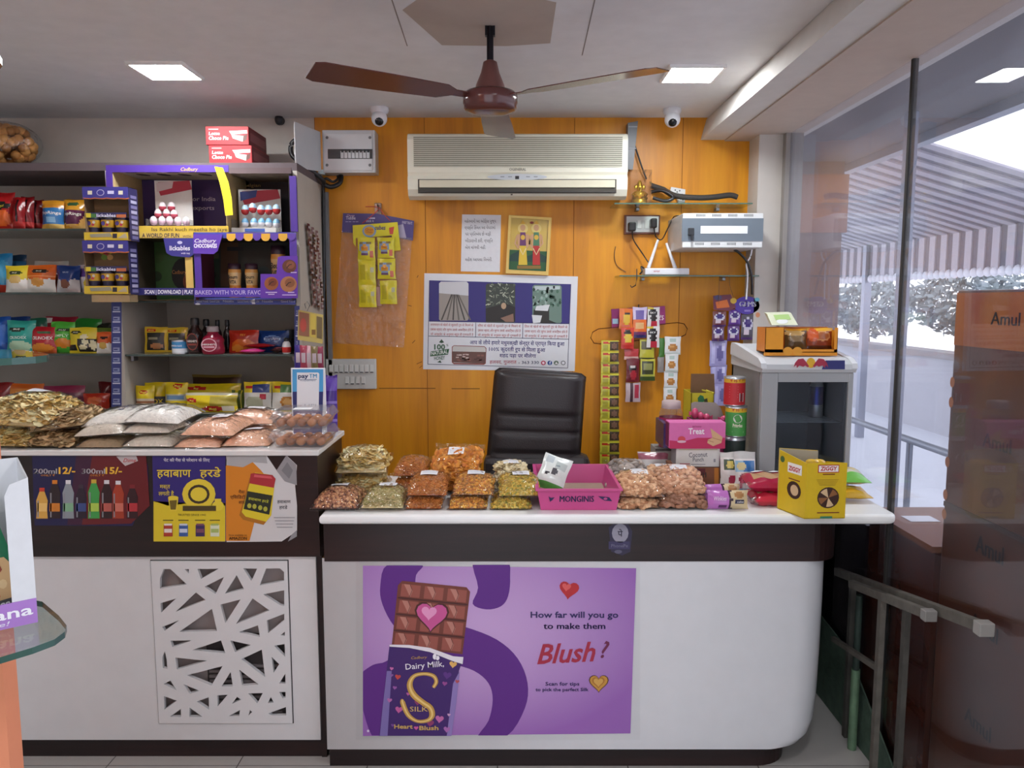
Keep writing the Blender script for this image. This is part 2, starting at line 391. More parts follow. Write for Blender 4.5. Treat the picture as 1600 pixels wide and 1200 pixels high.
fb.face((1.3032, 2.272, 0), (0, -1, 0), (0, 0, 1), (-1, 0, 0))
for u, z, h, c in ((.235, 1.535, .035, '2a1c1c'), (.235, 1.2, .04, '1f1a1c'), (.235, .9, .05, '1d161a'), (.235, .68, .045, '241a1a'), (.235, .4, .045, '1d161a')): fb.text('Amul', u, z, h, M(c, 'ink'), up=1, w=.12, l=.5, bold=.03)
for z in (1.36, 1.3, 1.12, 1.02, .96): fb.ell(.012, z, .012, .016, M('c8701e', 'ink'), .4)
fb.build('body', t)
MB().box(1.302, 1.306, 1.3, 2.265, .985, 1.0, M('6a5a54', 'metal')).build('bumper_strip', t)
# ---------------------------------------------------------------- counters
dark = grain('dark_laminate', '150c0d', '2c1817', (1.2, 6, 22), .38, '1f1112')
white_l = M('d3d2d4', 'gloss')
GR_W = [[(799,255),(800,205),(818,158),(852,157),(934,234)],[(922,158),(945,157),(943,180)],[(987,157),(1092,156),(1005,207)],[(1216,154),(1286,155),(1256,217)],[(1330,155),(1400,154),(1420,172),(1420,217),(1298,239)],
 [(1022,246),(1120,197),(1077,283)],[(1125,280),(1183,188),(1220,257)],[(1316,284),(1421,263),(1421,342),(1400,338)],[(803,328),(879,305),(806,375)],[(880,370),(980,274),(1027,312)],
 [(1102,335),(1203,309),(1126,428)],[(1180,432),(1263,304),(1347,364)],[(811,447),(895,414),(823,466)],[(897,471),(1060,356),(1085,467)],[(1333,415),(1421,381),(1421,412),(1340,478)],[(1194,473),(1290,438),(1300,497)],
 [(1402,488),(1424,471),(1424,490)],[(852,516),(960,514),(862,548)],[(960,563),(1105,514),(1127,578)],[(1151,514),(1254,537),(1175,573)],[(1370,541),(1424,532),(1425,597)],[(823,567),(834,612),(836,657),(814,653),(812,600)],
 [(877,600),(1036,616),(884,660)],[(1206,608),(1309,560),(1325,698)],[(1358,596),(1396,633),(1368,676)],[(934,689),(1113,642),(1057,740)],[(1196,660),(1293,734),(1210,740)],[(1107,744),(1153,672),(1164,743)],[(1395,730),(1427,680),(1428,731)],
 [(818,733),(852,715),(884,765)],[(917,733),(997,766),(947,781)],[(820,793),(884,815),(822,860)],[(983,821),(1044,798),(1045,861)],[(1087,789),(1138,786),(1088,845)],[(1160,831),(1185,796),(1206,811)],[(1240,779),(1314,777),(1286,830)],
 [(1338,829),(1354,797),(1369,825)],[(1395,772),(1428,772),(1428,800),(1412,804)],[(851,895),(904,857),(905,897)],[(946,897),(948,850),(1012,896)],[(1144,893),(1200,862),(1196,893)],[(1242,890),(1250,862),(1260,872)],[(1340,880),(1430,847),(1431,889),(1358,890)]]
GR_Y = 2.535
def gp(p, dy=0): return P(p[0]/3.2, 840+p[1]/3.2, GR_Y, dy)
XC = -.64                                           # where the two counters meet
t = thing('snack_counter', 'taller dark and white counter on the left with a cut-out grille panel', 'counter', (-1.4, 2.7, 0))
MB().box(-2.5, XC-.005, 2.52, 2.92, LT-.018, LT, M('d8d6d4', 'gloss'), .003).build('worktop', t)
b = MB(); b.box(-2.5, XC-.012, 2.53, 2.55, .735, LT-.018, dark); b.box(XC-.03, XC-.012, 2.55, 2.9, 0, LT-.018, dark); b.build('fascia', t)
b = MB(); b.box(-2.5, XC-.012, 2.555, 2.57, .0, .072, dark); b.build('kick_board', t)
gx0, gz1 = gp((747, 113))[0], gp((747, 113))[2]; gx1, gz0 = gp((1467, 925))[0], gp((780, 933))[2]
pb = MB(); pb.box(-2.5, gx0, 2.54, 2.56, .07, .735, white_l); pb.box(gx1, XC-.03, 2.54, 2.56, .07, .735, white_l)
pb.box(gx0, gx1, 2.54, 2.56, gz1, .735, white_l); pb.box(gx0, gx1, 2.54, 2.56, .07, gz0, white_l); pb.build('front_panel', t)
e = .0035
oc = [Vector((gx0+e, GR_Y, gz1-e)), Vector((gx1-e, GR_Y, gz1-e)), Vector((gx1-e, GR_Y, gz0+e)), Vector((gx0+e, GR_Y, gz0+e))]
loops = [oc]+[[gp(p) for p in poly] for poly in GR_W]
flat = [p for l in loops for p in l]
tri = tessellate_polygon([[Vector((p.x, p.z, 0)) for p in l] for l in loops])
g = MB(); wl2 = M('d6d5d7', 'gloss'); g.add(flat, [tuple(x) for x in tri], wl2)
for l in loops:
    n = len(l); g.add(l+[p+Vector((0, .014, 0)) for p in l], [(i, (i+1) % n, n+(i+1) % n, n+i) for i in range(n)], wl2)
g.build('grille_panel', t)
gl = MB(); dl = M('2a2628', 'matte')
for a in ((gx0, gx0+e, gz0, gz1), (gx1-e, gx1, gz0, gz1), (gx0, gx1, gz0, gz0+e), (gx0, gx1, gz1-e, gz1)): gl.box(a[0], a[1], 2.541, 2.549, a[2], a[3], dl)
gl.build('shadow_gap_lining', t)
ib = MB(); ib.box(gx0-.05, gx1+.05, 2.575, 2.58, .05, .74, M('a79d9b', 'wall')); ib.box(gx0-.05, gx1+.05, 2.562, 2.575, .05, .06, M('5b5250', 'wall'))
ib.build('inner_board', t)
t = thing('cooling_unit', 'black slatted cooling unit visible through the holes of the grille panel', 'cooling unit', (-1.05, 2.57, .061))
u0, u1 = gp((1010, 500)), gp((1420, 880))
c = MB(); c.box(u0.x, u1.x-.004, 2.565, 2.5745, .061, u0.z, M('3a3536', 'matte'), .004); c.build('casing', t)
c = MB()
for i in range(14): c.box(u0.x+.01, u1.x-.012, 2.558, 2.565, .08+i*.019, .09+i*.019, M('6a6364', 'plastic'))
c.build('slats', t)

t = thing('billing_counter', 'lower billing counter on the right with a rounded white front and white worktop', 'counter', (.3, 2.6, 0))
def rounded(x0, x1, y0, y1, r, n=8):                 # outline, right front corner rounded
    pts = [(x0, y1), (x0, y0)]
    for i in range(n+1): a = -math.pi/2+i/n*math.pi/2; pts.append((x1-r+r*math.cos(a), y0+r+r*math.sin(a)))
    return pts+[(x1, y1)]
def slab(mb, pts, z0, z1, mat, bev=.012):
    bm = bmesh.new(); vs = [bm.verts.new((x, y, z0)) for x, y in pts]; f = bm.faces.new(vs)
    r = bmesh.ops.extrude_face_region(bm, geom=[f]); bmesh.ops.translate(bm, verts=[v for v in r['geom'] if isinstance(v, bmesh.types.BMVert)], vec=(0, 0, z1-z0))
    if bev: bmesh.ops.bevel(bm, geom=[e for e in bm.edges if abs(e.verts[0].co.z-e.verts[1].co.z) < 1e-5], offset=bev, segments=3, affect='EDGES', profile=.5)
    bmesh.ops.recalc_face_normals(bm, faces=bm.faces); bm.verts.index_update()
    mb.add([v.co.copy() for v in bm.verts], [[v.index for v in f.verts] for f in bm.faces], mat); bm.free()
b = MB(); slab(b, rounded(-.628, 1.262, 2.44, 3.02, .035, 5), .873, CT, M('e9e9e8', 'gloss')); slab(b, [(.66, 3.0), (1.255, 3.0), (1.255, 3.56), (.66, 3.56)], .874, CT-.0005, M('e9e9e8', 'gloss'), 0)
b.build('worktop', t)
b = MB(); slab(b, rounded(-.622, 1.10, 2.468, 2.98, .1), .74, .873, dark, 0); b.build('fascia', t)
b = MB(); wf = M('d2d2d6', 'gloss')
pts = rounded(-.63, 1.075, 2.47, 2.98, .12, 12)
rows = [(.751, 0), (.6, 0), (.4, .002), (.25, .006), (.16, .014), (.11, .03), (.085, .055), (.078, .085)]   # the lower right corner curls under
vs = []
for z, k in rows:
    for x, y in pts: vs.append((x-(k if x > .9 else 0), y, z))
n = len(pts); fs = [(i*n+j, i*n+(j+1), (i+1)*n+j+1, (i+1)*n+j) for i in range(len(rows)-1) for j in range(n-1)]
b.add(vs, fs, wf, True); b.build('front_panel', t)
b = MB(); slab(b, rounded(-.63, .97, 2.5, 2.96, .12), 0, .1, dark, 0); b.build('kick_board', t)
b = MB(); b.box(.68, 1.24, 3.0, 3.54, 0, .873, dark); b.build('return_unit', t)

# ---------------------------------------------------------------- shelf unit
SY0, SY1 = 3.35, 3.79
wt = M('b5ada2', 'wall'); Z1, Z2, Z3, Z4 = 1.908, 1.635, 1.368, 1.103
ZA, ZB, ZD = PZ(366, SY0), PZ(470, SY0), PZ(554, SY0)
t = thing('shelf_unit', 'grey white wall shelf unit full of snack packets behind the left counter', 'shelf unit', (-1.8, 3.6, 0))
xd0, xd1, xs0, xs1 = PX(177, SY0, 1.5), PX(191, SY0, 1.5), PX(463, SY0, 1.6), PX(470, SY0, 1.6)
MB().box(-2.7, xs1+.004, SY1, YB-.001, 0, 2.18, wt).build('back_panel', t)
MB().box(-2.7, xs1, SY0, SY1, 2.15, 2.183, M('5d5154', 'matte')).build('top_panel', t)
MB().box(xd0, xd1, SY0, SY1, 0, 2.15, wt).build('side_panel', t)
MB().box(xs0, xs1, SY0, SY1, 0, 2.15, wt).build('side_panel', t)
MB().box(-2.7, -2.68, SY0, SY1, 0, 2.15, wt).build('side_panel', t)
sg = M('8f8e88', 'gloss'); edge = M('3f4a46', 'gloss')
for x0, x1, z in [(-2.68, xd0, Z1), (-2.68, xd0, Z2), (-2.68, xd0, Z3), (-2.68, xd0, Z4), (xd1, xs0, ZA), (xd1, xs0, ZB), (xd1, xs0, ZD), (xd1, xs0, Z4)]:
    s = MB(); s.box(x0+.001, x1-.001, SY0+.012, SY1, z-.008, z, sg); s.box(x0+.001, x1-.001, SY0+.008, SY0+.012, z-.008, z, edge); s.build('shelf', t)
for x, z in ((-1.8, 1.88), (xd1+.02, ZD-.03), (xs0-.03, ZD-.03)): MB().box(x, x+.012, SY0+.02, SY0+.06, z, z+.022, M('77757a', 'metal')).build('shelf_clip', t)
# price strips on the two uprights
for x0, x1, y0, y1, lab in ((174, 190, 472, 636, 'blue price strip with white blocks on the divider between the shelf bays'), (460, 468, 478, 600, 'blue price strip with white blocks on the right upright beside the syrup bottles')):
    b = MB().px(SY0-.001); b.rect(x0, y0, x1, y1, M('3c4380', 'paper'), 0)
    y = y0+4
    while y < y1-8:
        b.rect(x0+3, y+3, x1-3, y+9, M('8d94bd', 'ink'), 1); b.rect(x0+2, y+10, x1-2, y+12, M('c8cce0', 'ink'), 1); b.rect(x0+4, y+5, x1-6, y+7, M('3c4380', 'ink'), 2); y += 16
    o = b.build('price_strip', loc=P((x0+x1)/2, y1, SY0)); tag(o, lab, 'label strip', 'price strips on the uprights')

# ---------------------------------------------------------------- posters on the fronts
def poster(name, label, cat, Y, pts, mat, draw, ctr=None, group=None):
    b = MB().px(Y); f = [P(u, v, Y) for u, v in pts]; b.extrude([p+Vector((0, .0008, 0)) for p in f], (0, -.0008, 0), mat)
    draw(b); c = ctr or (sum(p[0] for p in pts)/len(pts), sum(p[1] for p in pts)/len(pts))
    return tag(b.build(name, loc=P(c[0], c[1], Y)), label, cat, group)
I = lambda h: M(h, 'ink')
def clipped(b, pts, mat, l, x0, y0, x1, y1):
    """polygon clipped to a rectangle"""
    def cut(ps, f, g):
        out = []
        for i, p in enumerate(ps):
            q = ps[(i+1) % len(ps)]
            if f(p): out.append(p)
            if f(p) != f(q): out.append(g(p, q))
        return out
    def gx(x): return lambda p, q: (x, p[1]+(q[1]-p[1])*(x-p[0])/(q[0]-p[0]))
    def gy(y): return lambda p, q: (p[0]+(q[0]-p[0])*(y-p[1])/(q[1]-p[1]), y)
    ps = cut(pts, lambda p: p[0] >= x0, gx(x0)); ps = cut(ps, lambda p: p[0] <= x1, gx(x1)); ps = cut(ps, lambda p: p[1] >= y0, gy(y0)); ps = cut(ps, lambda p: p[1] <= y1, gy(y1))
    if len(ps) > 2: b.poly(ps, mat, l)
def lilac():
    m = bpy.data.materials.new('lilac_print'); nt, b = nodes(m); N = nt.nodes.new; L = nt.links.new
    tc = N('ShaderNodeTexCoord'); r = N('ShaderNodeValToRGB'); sp = N('ShaderNodeSeparateXYZ'); L(tc.outputs['Generated'], sp.inputs[0])
    # the printed sheet is pale lilac around its middle and deeper violet towards the right and lower rim
    v1 = N('ShaderNodeVectorMath'); v1.operation = 'SUBTRACT'; v1.inputs[1].default_value = (.42, .5, .62); L(tc.outputs['Generated'], v1.inputs[0])
    v2 = N('ShaderNodeVectorMath'); v2.operation = 'LENGTH'; L(v1.outputs[0], v2.inputs[0]); L(v2.outputs['Value'], r.inputs[0])
    r.color_ramp.elements[0].position = .1; r.color_ramp.elements[0].color = (*rgb('d6b8de'), 1); r.color_ramp.elements[1].position = .75; r.color_ramp.elements[1].color = (*rgb('9663b0'), 1)
    L(r.outputs[0], b.inputs['Base Color']); b.inputs['Roughness'].default_value = .4; return m
def choc_poster(b):
    q = lambda x, y: (500+x/3.077, 840+y/3.077)                     # from the enlarged view
    pu = I('5a2180')
    W = lambda pts: [q(*p) for p in pts]
    # the huge purple S
    clipped(b, smooth(W([(325,130),(490,130),(462,180),(460,260),(480,330),(560,400),(700,430),(850,490),(950,580),(998,700),(985,820),(900,952),(760,965),(810,880),(830,780),(810,700),(740,640),(620,600),(480,540),(360,430),(300,320),(290,230)])), pu, 1, 500, 883.5, 1000, 1149)
    clipped(b, smooth(W([(740,110),(895,110),(914,190),(905,280),(870,330),(800,345),(734,318),(760,240)])), pu, 1, 500, 882.5, 1000, 1150)
    clipped(b, smooth(W([(190,680),(240,620),(300,602),(380,604),(390,960),(270,975),(210,840)])), pu, 1, 567.2, 882.5, 1000, 1149)
    # chocolate bar
    ch = I('71382d'); lt = I('955044'); dk = I('4a211c')
    b.poly(W([(395,207),(705,238),(722,260),(685,560),(345,520),(375,228)]), ch, 3)
    def bar(u, v):                                                  # bilinear over the bar face
        tl, tr, bl, br_ = (385,212), (718,246), (345,525), (685,560)
        return q((tl[0]*(1-u)+tr[0]*u)*(1-v)+(bl[0]*(1-u)+br_[0]*u)*v, (tl[1]*(1-u)+tr[1]*u)*(1-v)+(bl[1]*(1-u)+br_[1]*u)*v)
    for i in range(4):
        for j in range(3):
            u0, u1, v0, v1 = j/3+.03, (j+1)/3-.03, i/4+.025, (i+1)/4-.035
            b.poly([bar(u0, v0), bar(u1, v0), bar(u1, v1), bar(u0, v1)], lt, 4)
            b.poly([bar(u0+.03, v0), bar(u0+.12, v0), bar(u0+.17, v0+.09), bar(u0+.14, v1), bar(u0+.09, v0+.1)], I('b57a6c'), 5)
            b.band([bar(u0+.12, v0), bar(u0+.16, v0+.08), bar(u0+.13, v1)], .8, dk, 6)
        if i: b.band([bar(0, i/4-.01), bar(1, i/4-.01)], 2.2, dk, 6)
    b.heart(*q(537, 372), 27, dk, 7, 4); b.heart(*q(537, 372), 24, I('c4528f'), 8, 4); b.heart(*q(525, 358), 12, I('e295c0'), 9, 4)
    # wrapper
    b.poly(W([(335,512),(430,515),(530,530),(640,570),(690,575),(668,640),(630,952),(285,952)]), I('3d1c66'), 3)
    b.poly(W([(335,512),(430,514),(530,528),(640,568),(690,572),(686,606),(640,592),(530,548),(430,528),(335,522)]), I('e6dfe6'), 7)
    b.poly(W([(300,830),(322,640),(345,640),(325,952),(288,952)]), I('7a6aa8'), 4); b.poly(W([(610,952),(640,700),(672,640),(655,800),(632,952)]), I('8b77b4'), 4)
    for x, y, r, c in ((345,628,9,'c96aa8'),(375,668,14,'c2453f'),(345,660,8,'8a5aa0'),(360,720,10,'9a5aa4'),(335,780,12,'b66aa8'),(380,825,18,'c05a9c'),(424,750,9,'b65a9c'),(470,790,16,'8d3868'),(575,870,20,'c36aa6'),(530,890,18,'8d3868'),(600,700,12,'9a4a90'),(640,608,18,'e0b060'),(660,690,10,'b04a50'),(612,660,20,'5a3080'),(500,795,12,'a83a40'),(610,920,16,'a866ac'),(350,900,8,'7a4a98'),(620,850,8,'d0a0c8')):
        b.heart(*q(x, y), r/3.077, I(c), 5, 8)
    b.text('Cadbury', *q(478, 580), 4.2, I('b98f4e'), 8, shear=.3, w=25, a=3); b.text('Dairy Milk,', *q(505, 624), 9, I('efe9f2'), 8, w=60, a=5, bold=.01)
    b.ell(*q(552, 570), 3, 4.5, I('efe9f2'), 8); b.ell(*q(566, 576), 3, 3.5, I('efe9f2'), 8)
    gs = W([(545,718),(560,690),(545,662),(500,652),(452,664),(432,705),(450,752),(495,790),(530,815),(540,850),(520,875),(470,880),(425,850),(398,790),(400,775)])
    gs = smooth(gs, 4, False); wd = [5,6,6,5,6,9,10,9,9,9,6,5,7,8,3]; wl = [wd[min(i//4, 14)]+(wd[min(i//4+1, 14)]-wd[min(i//4, 14)])*(i % 4)/4 for i in range(len(gs))]; b.band(gs, wl, I('c29545'), 8); b.band(gs, [w*.35 for w in wl], I('e6c77c'), 9)
    b.text('SILK', *q(476, 832), 7.5, I('d9b76e'), 10, w=28, bold=0)
    b.text('Heart', *q(402, 915), 6.5, I('cda85c'), 8, w=29, bold=.04); b.heart(*q(463, 912), 3.4, I('cf5a9c'), 8); b.text('Blush', *q(524, 922), 6.5, I('cda85c'), 8, w=30, bold=.04)
    # right half
    b.heart(*q(1197, 248), 15.5, I('b3262d'), 4, 8); b.heart(*q(1185, 236), 7, I('d85a58'), 5, 8)
    ni = I('2b2058')
    b.text('How far will you go', *q(1223, 384), 9.5, ni, 4, w=137, bold=.035); b.text('to make them', *q(1222, 438), 9.5, ni, 4, w=96, bold=.035)
    b.text('Blush', *q(1185, 598), 30, I('a3263f'), 4, w=92, shear=.35, bold=.03, a=3); b.text('?', *q(1370, 576), 26, I('6c2048'), 4, shear=.3, bold=.02)
    b.text('Scan for tips', *q(1165, 710), 5.6, ni, 4, w=53, bold=.03); b.text('to pick the perfect Silk', *q(1164, 737), 5.2, ni, 4, w=83, bold=.03)
    b.heart(*q(1340, 696), 15.5, I('5b3a20'), 4); b.heart(*q(1340, 695), 14, I('c08a3a'), 5); b.heart(*q(1338, 692), 10, I('a87028'), 6); b.heart(*q(1338, 692), 7.5, I('cc9c50'), 7)
    b.ell(*q(232, 928), 2, 2, I('d8cfe4'), 4)
poster('chocolate_poster', 'large lilac chocolate bar poster on the white front of the billing counter', 'poster', 2.4685, [(567,884),(994,888),(985,1146),(567,1150)], lilac(), choc_poster)
b = MB().px(2.4693); b.rect(556, 878, 1000, 1156, film('tape_film', (.97, .97, .97), .6, .1, 8), 0); tag(b.build('clear_cover_sheet', loc=P(780, 1000, 2.4693)), 'thin clear plastic sheet around the lilac chocolate poster', 'plastic sheet')
def drinks(b):
    b.poly([(145,706),(228,706),(234,790),(205,818),(128,820)], I('64161c'), 1); b.poly([(120,706),(160,706),(140,820),(105,820)], I('3b1433'), .5)
    b.text('200ml', 71, 740, 8, I('d9d6da'), 3, w=36, bold=.04); b.text('12/-', 105, 740, 10, I('e8b53a'), 3, w=26, bold=.05); b.text('300ml', 146, 740, 8, I('d9d6da'), 3, w=36, bold=.04); b.text('15/-', 178, 740, 10, I('e8b53a'), 3, w=26, bold=.05)
    b.text('ONLY ₹', 75, 744, 3, I('d88a2a'), 3, w=22); b.text('ONLY ₹', 152, 744, 3, I('d88a2a'), 3, w=22)
    b.poly([(182,713),(212,709),(216,720),(196,728),(190,722)], I('b9b2b4'), 3); b.text('Dime', 203, 722, 6, I('b02028'), 4, w=20, shear=.3)
    for x, w, top, cap, body, lab in ((66,9,762,'c23a26','d6a44a','e8c070'),(86,9,750,'d07a20','2a1a1e','c87a28'),(107,9,750,'d8d8dc','8b949c','7fae8a'),(127,9,757,'3a2a38','241628','3a4a80'),(147,9,749,'c8a83a','3f9a4a','a8c850'),(167,9,750,'d8d8dc','2a1216','b05a50'),(185,9,751,'d8d8dc','a03a22','c87060'),(207,9,757,'7a2028','301018','b03038')):
        b.rect(x-4, top, x+4, top+6, I(cap), 3); b.poly([(x-4, top+6), (x+4, top+6), (x+w, top+20), (x+w-1, top+34), (x+w, 810), (x-w, 810), (x-w+1, top+34), (x-w, top+20)], I(body), 3)
        b.rect(x-w+1, 786, x+w-1, 799, I(lab), 4); b.rect(x-w+2, top+20, x-w+4, 808, I('e8e8ec') if 0 else I('8a8a92'), 4)
poster('drinks_poster', 'torn dark blue and red poster of soft drink bottles on the dark counter band', 'poster', 2.5285, [(50,709),(140,705),(222,706),(231,728),(233,790),(216,800),(207,822),(54,821)], I('1b1746'), drinks)
def yellow(b):
    b.rect(240, 786, 352, 846, I('d8c22a'), 1); b.poly([(240,783),(262,790),(300,786),(352,790),(352,786),(240,786)], I('d8c22a'), 1)
    b.text('पेट की गैस से परेशान के लिए', 292, 721, 4.5, I('d6d2e0'), 3, w=72, bold=.02)
    y_ = I('e0c93a')
    for t_, x, w in (('हवाबाण', 272, 50), ('हरडे', 329, 30)):
        b.text(t_, x, 745, 12, y_, 3, w=w+3, bold=.02)
    b.text('मस्त', 258, 763, 6, y_, 3, w=16); b.text('लगती है', 260, 774, 6, y_, 3, w=24)
    # drawn barrel, cup and pot
    b.poly([(263,778),(279,777),(277,798),(266,798)], y_, 3); b.poly([(265,782),(277,781),(275,796),(267,796)], I('6b5a1a'), 4); b.ell(271, 777, 8, 2.5, y_, 4)
    b.ell(311, 772, 26, 24, y_, 3); b.ell(311, 772, 17, 15, I('3a2d20'), 4); b.ell(311, 772, 13, 11, y_, 5); b.rect(286, 790, 338, 798, I('4a3d1c'), 5); b.ell(341, 790, 9, 8, y_, 4); b.rect(336, 779, 346, 783, y_, 5)
    b.text('TRUSTED SINCE 1942', 300, 806, 3.4, I('5a4d18'), 3, w=44, bold=0)
    for x, c1, c2 in ((263,'a83a28','e0d8d0'),(287,'3a5a9a','c8d0e0'),(313,'3a2a5a','7a4a60'),(336,'d8dcc0','a8b868')):
        b.rect(x-8, 812, x+8, 813.5, I('6a5c20'), 3); b.rect(x-7, 820, x+7, 838, I(c1), 3); b.rect(x-6, 818, x+6, 821, I(c2), 4); b.rect(x-6, 826, x+6, 832, I(c2), 4)
poster('digestive_poster', 'purple and yellow poster with bold Hindi lettering on the dark counter band', 'poster', 2.5285, [(238,711),(352,707),(353,847),(241,846)], I('2e2270'), yellow)
def orangep(b):
    b.poly([(353,728),(362,722),(395,722),(408,735),(416,745),(390,845),(353,845)], I('cf7f1e'), 1); b.poly([(353,709),(415,708),(418,724),(395,722),(380,730),(355,727)], I('a7a5a6'), 2); b.poly([(370,708),(400,708),(398,712),(372,712)], I('c87d55'), 3)
    b.poly([(432,735),(447,712),(463,726),(464,758),(445,752)], I('8f8d90'), 2); b.poly([(440,735),(449,722),(458,735),(452,748)], I('77767a'), 3)
    b.poly([(456,835),(464,828),(464,838),(450,846)], I('8f8d90'), 2)
    jar = [(394,742),(399,738),(425,742),(430,748),(424,805),(416,815),(384,807),(378,800)]
    b.poly([(p[0]-4, p[1]+5) for p in jar], I('a86a18'), 2); b.poly(jar, I('d8c22a'), 3); b.poly([(392,740),(398,739),(426,742),(431,748),(428,762),(390,755)], I('a52a32'), 4); b.poly([(398,741),(424,744),(426,748),(397,745)], I('c9545a'), 5)
    b.poly([(387,767),(426,774),(421,804),(381,795)], I('23281c'), 4); b.text('हवाबाण हरडे', 404, 783, 4, I('c8c83a'), 5, w=32, a=-10)
    for x, y in ((390,790),(398,791),(407,793),(415,795)): b.ell(x, y, 3.4, 4, I('a8a83a'), 5, 8)
    for t_, y in (('गैस', 771), ('एसिडिटी', 779), ('अपच', 787)): b.text(t_, 378-(6 if y == 779 else 0), y, 5, I('5b3010'), 5, w=10 if y != 779 else 24)
    b.text('हवाबाण', 444, 786, 5, I('3f3f46'), 5, w=21); b.text('हरडे', 443, 795, 5, I('3f3f46'), 5, w=13)
    for y in (808, 813, 818, 823): b.rect(428+(y-808)/3, y, 461-(y-808)/4, y+1, I('8d8b90'), 5)
    b.text('Now available on', 372, 837, 2.6, I('40260c'), 5, w=28); b.text('AMAZON', 372, 843, 4.5, I('40260c'), 5, w=28, bold=.04)
poster('jar_poster', 'torn orange and white poster showing a red capped yellow jar on the dark band', 'poster', 2.5285, [(354,712),(372,708),(414,708),(432,735),(448,712),(464,727),(461,760),(464,790),(464,830),(440,846),(354,847)], I('cbc9ca'), orangep)
def upi(b):
    b.ell(969, 833, 13, 15, I('8f8c9a'), 1, 14); b.text('पे', 969, 838, 9, I('2a2438'), 2, bold=.03); b.rect(951, 846, 984, 858, I('3a3358'), 1); b.text('PhonePe', 968, 855, 5, I('6d6a80'), 2, w=26); b.ell(966, 862, 6, 3, I('57546a'), 1)
poster('payment_sticker', 'worn round payment sticker on the dark front of the billing counter', 'sticker', 2.4672, [(951,824),(958,819),(982,819),(988,830),(985,862),(972,868),(955,862)], I('2c2640'), upi)
# ---------------------------------------------------------------- packets
def inside(pts, u, v):
    c = False; n = len(pts)
    for i in range(n):
        (x0, y0), (x1, y1) = pts[i], pts[(i+1) % n]
        if (y0 > v) != (y1 > v) and u < (x1-x0)*(v-y0)/(y1-y0)+x0: c = not c
    return c
def pack_mesh(w, h, T, base, ops, kind='foil', nx=18, ny=22, seed=0, seal=.07, back=None):
    """a sealed foil pouch standing on its lower edge, front towards -y; ops paint its printed front"""
    rd = random.Random(seed); b = MB(); ph = [rd.uniform(0, 6) for _ in range(4)]
    def th(u, v):
        if v < seal*.5 or v > 1-seal*.5: return .0006
        vv = (v-seal*.5)/(1-seal)
        k = (1-abs(2*u-1)**2.4)*max(0, math.sin(math.pi*min(max(vv, 0), 1)))**.55
        wr = 1+.1*math.sin(9*u+ph[0])*math.sin(7*v+ph[1])+.06*math.sin(17*v+5*u+ph[2])
        return max(.0006, T/2*k*wr)
    def pos(u, v, sgn, off=0.0):
        u = min(max(u, 0), 1); v = min(max(v, 0), 1)
        x = (u-.5)*w*(1-.05*math.sin(math.pi*v)+.015*math.sin(11*v+ph[3])); z = v*h+.012*h*math.sin(6*u+ph[0])*(v > .9)
        return Vector((x, sgn*(th(u, v)+off), z))
    for sgn in (-1, 1):
        vs = [pos(i/nx, j/ny, sgn) for j in range(ny+1) for i in range(nx+1)]; fs = []; ms = []
        for j in range(ny):
            for i in range(nx):
                a = j*(nx+1)+i; f = (a, a+1, a+nx+2, a+nx+1); fs.append(f if sgn < 0 else f[::-1])
                c = base; u, v = (i+.5)/nx, (j+.5)/ny
                if sgn < 0:
                    for o in ops:
                        k = o[0]
                        if k == 'b' and o[1] <= v < o[2]: c = o[3]
                        elif k == 'e' and ((u-o[1])/o[3])**2+((v-o[2])/o[4])**2 < 1: c = o[5]
                        elif k == 'r' and o[1] <= u < o[2] and o[3] <= v < o[4]: c = o[5]
                        elif k == 'p' and inside(o[1], u, v): c = o[2]
                ms.append(M(c, kind))
        b.add(vs, fs, ms, True)
    b.g = lambda u, v, l: pos(u, v, -1, .0006*l)
    for o in ops:
        if o[0] == 't':                                   # ('t', text, u, v, cap height, colour[, width])
            hh = o[4]; vs, fs, tw = glyphs(o[1], .02, 0)
            wd = o[6] if len(o) > 6 else min(.9, hh/.7*tw*h/w)
            b.add([b.g(o[2]-wd/2+x*wd/tw, o[3]+y*hh/.7, 2) for x, y in vs], fs, I(o[5]))
    return b
def stand(name, label, cat, group, px0, px1, ptop, z, Y, T, base, ops, lean=-6, yaw=0, seed=0, kind='foil', roll=0):
    """a packet standing on height z at distance Y, spanning px0..px1 with its top at ptop"""
    xa, xb = PX(px0, Y, z), PX(px1, Y, z); h = PZ(ptop, Y)-z
    b = pack_mesh(xb-xa, h, T, base, ops, kind, seed=seed)
    o = b.build(name, loc=(0, 0, 0)); o.location = ((xa+xb)/2, Y, z+.001); o.rotation_euler = (math.radians(lean), math.radians(roll), math.radians(yaw))
    return tag(o, label, cat, group)

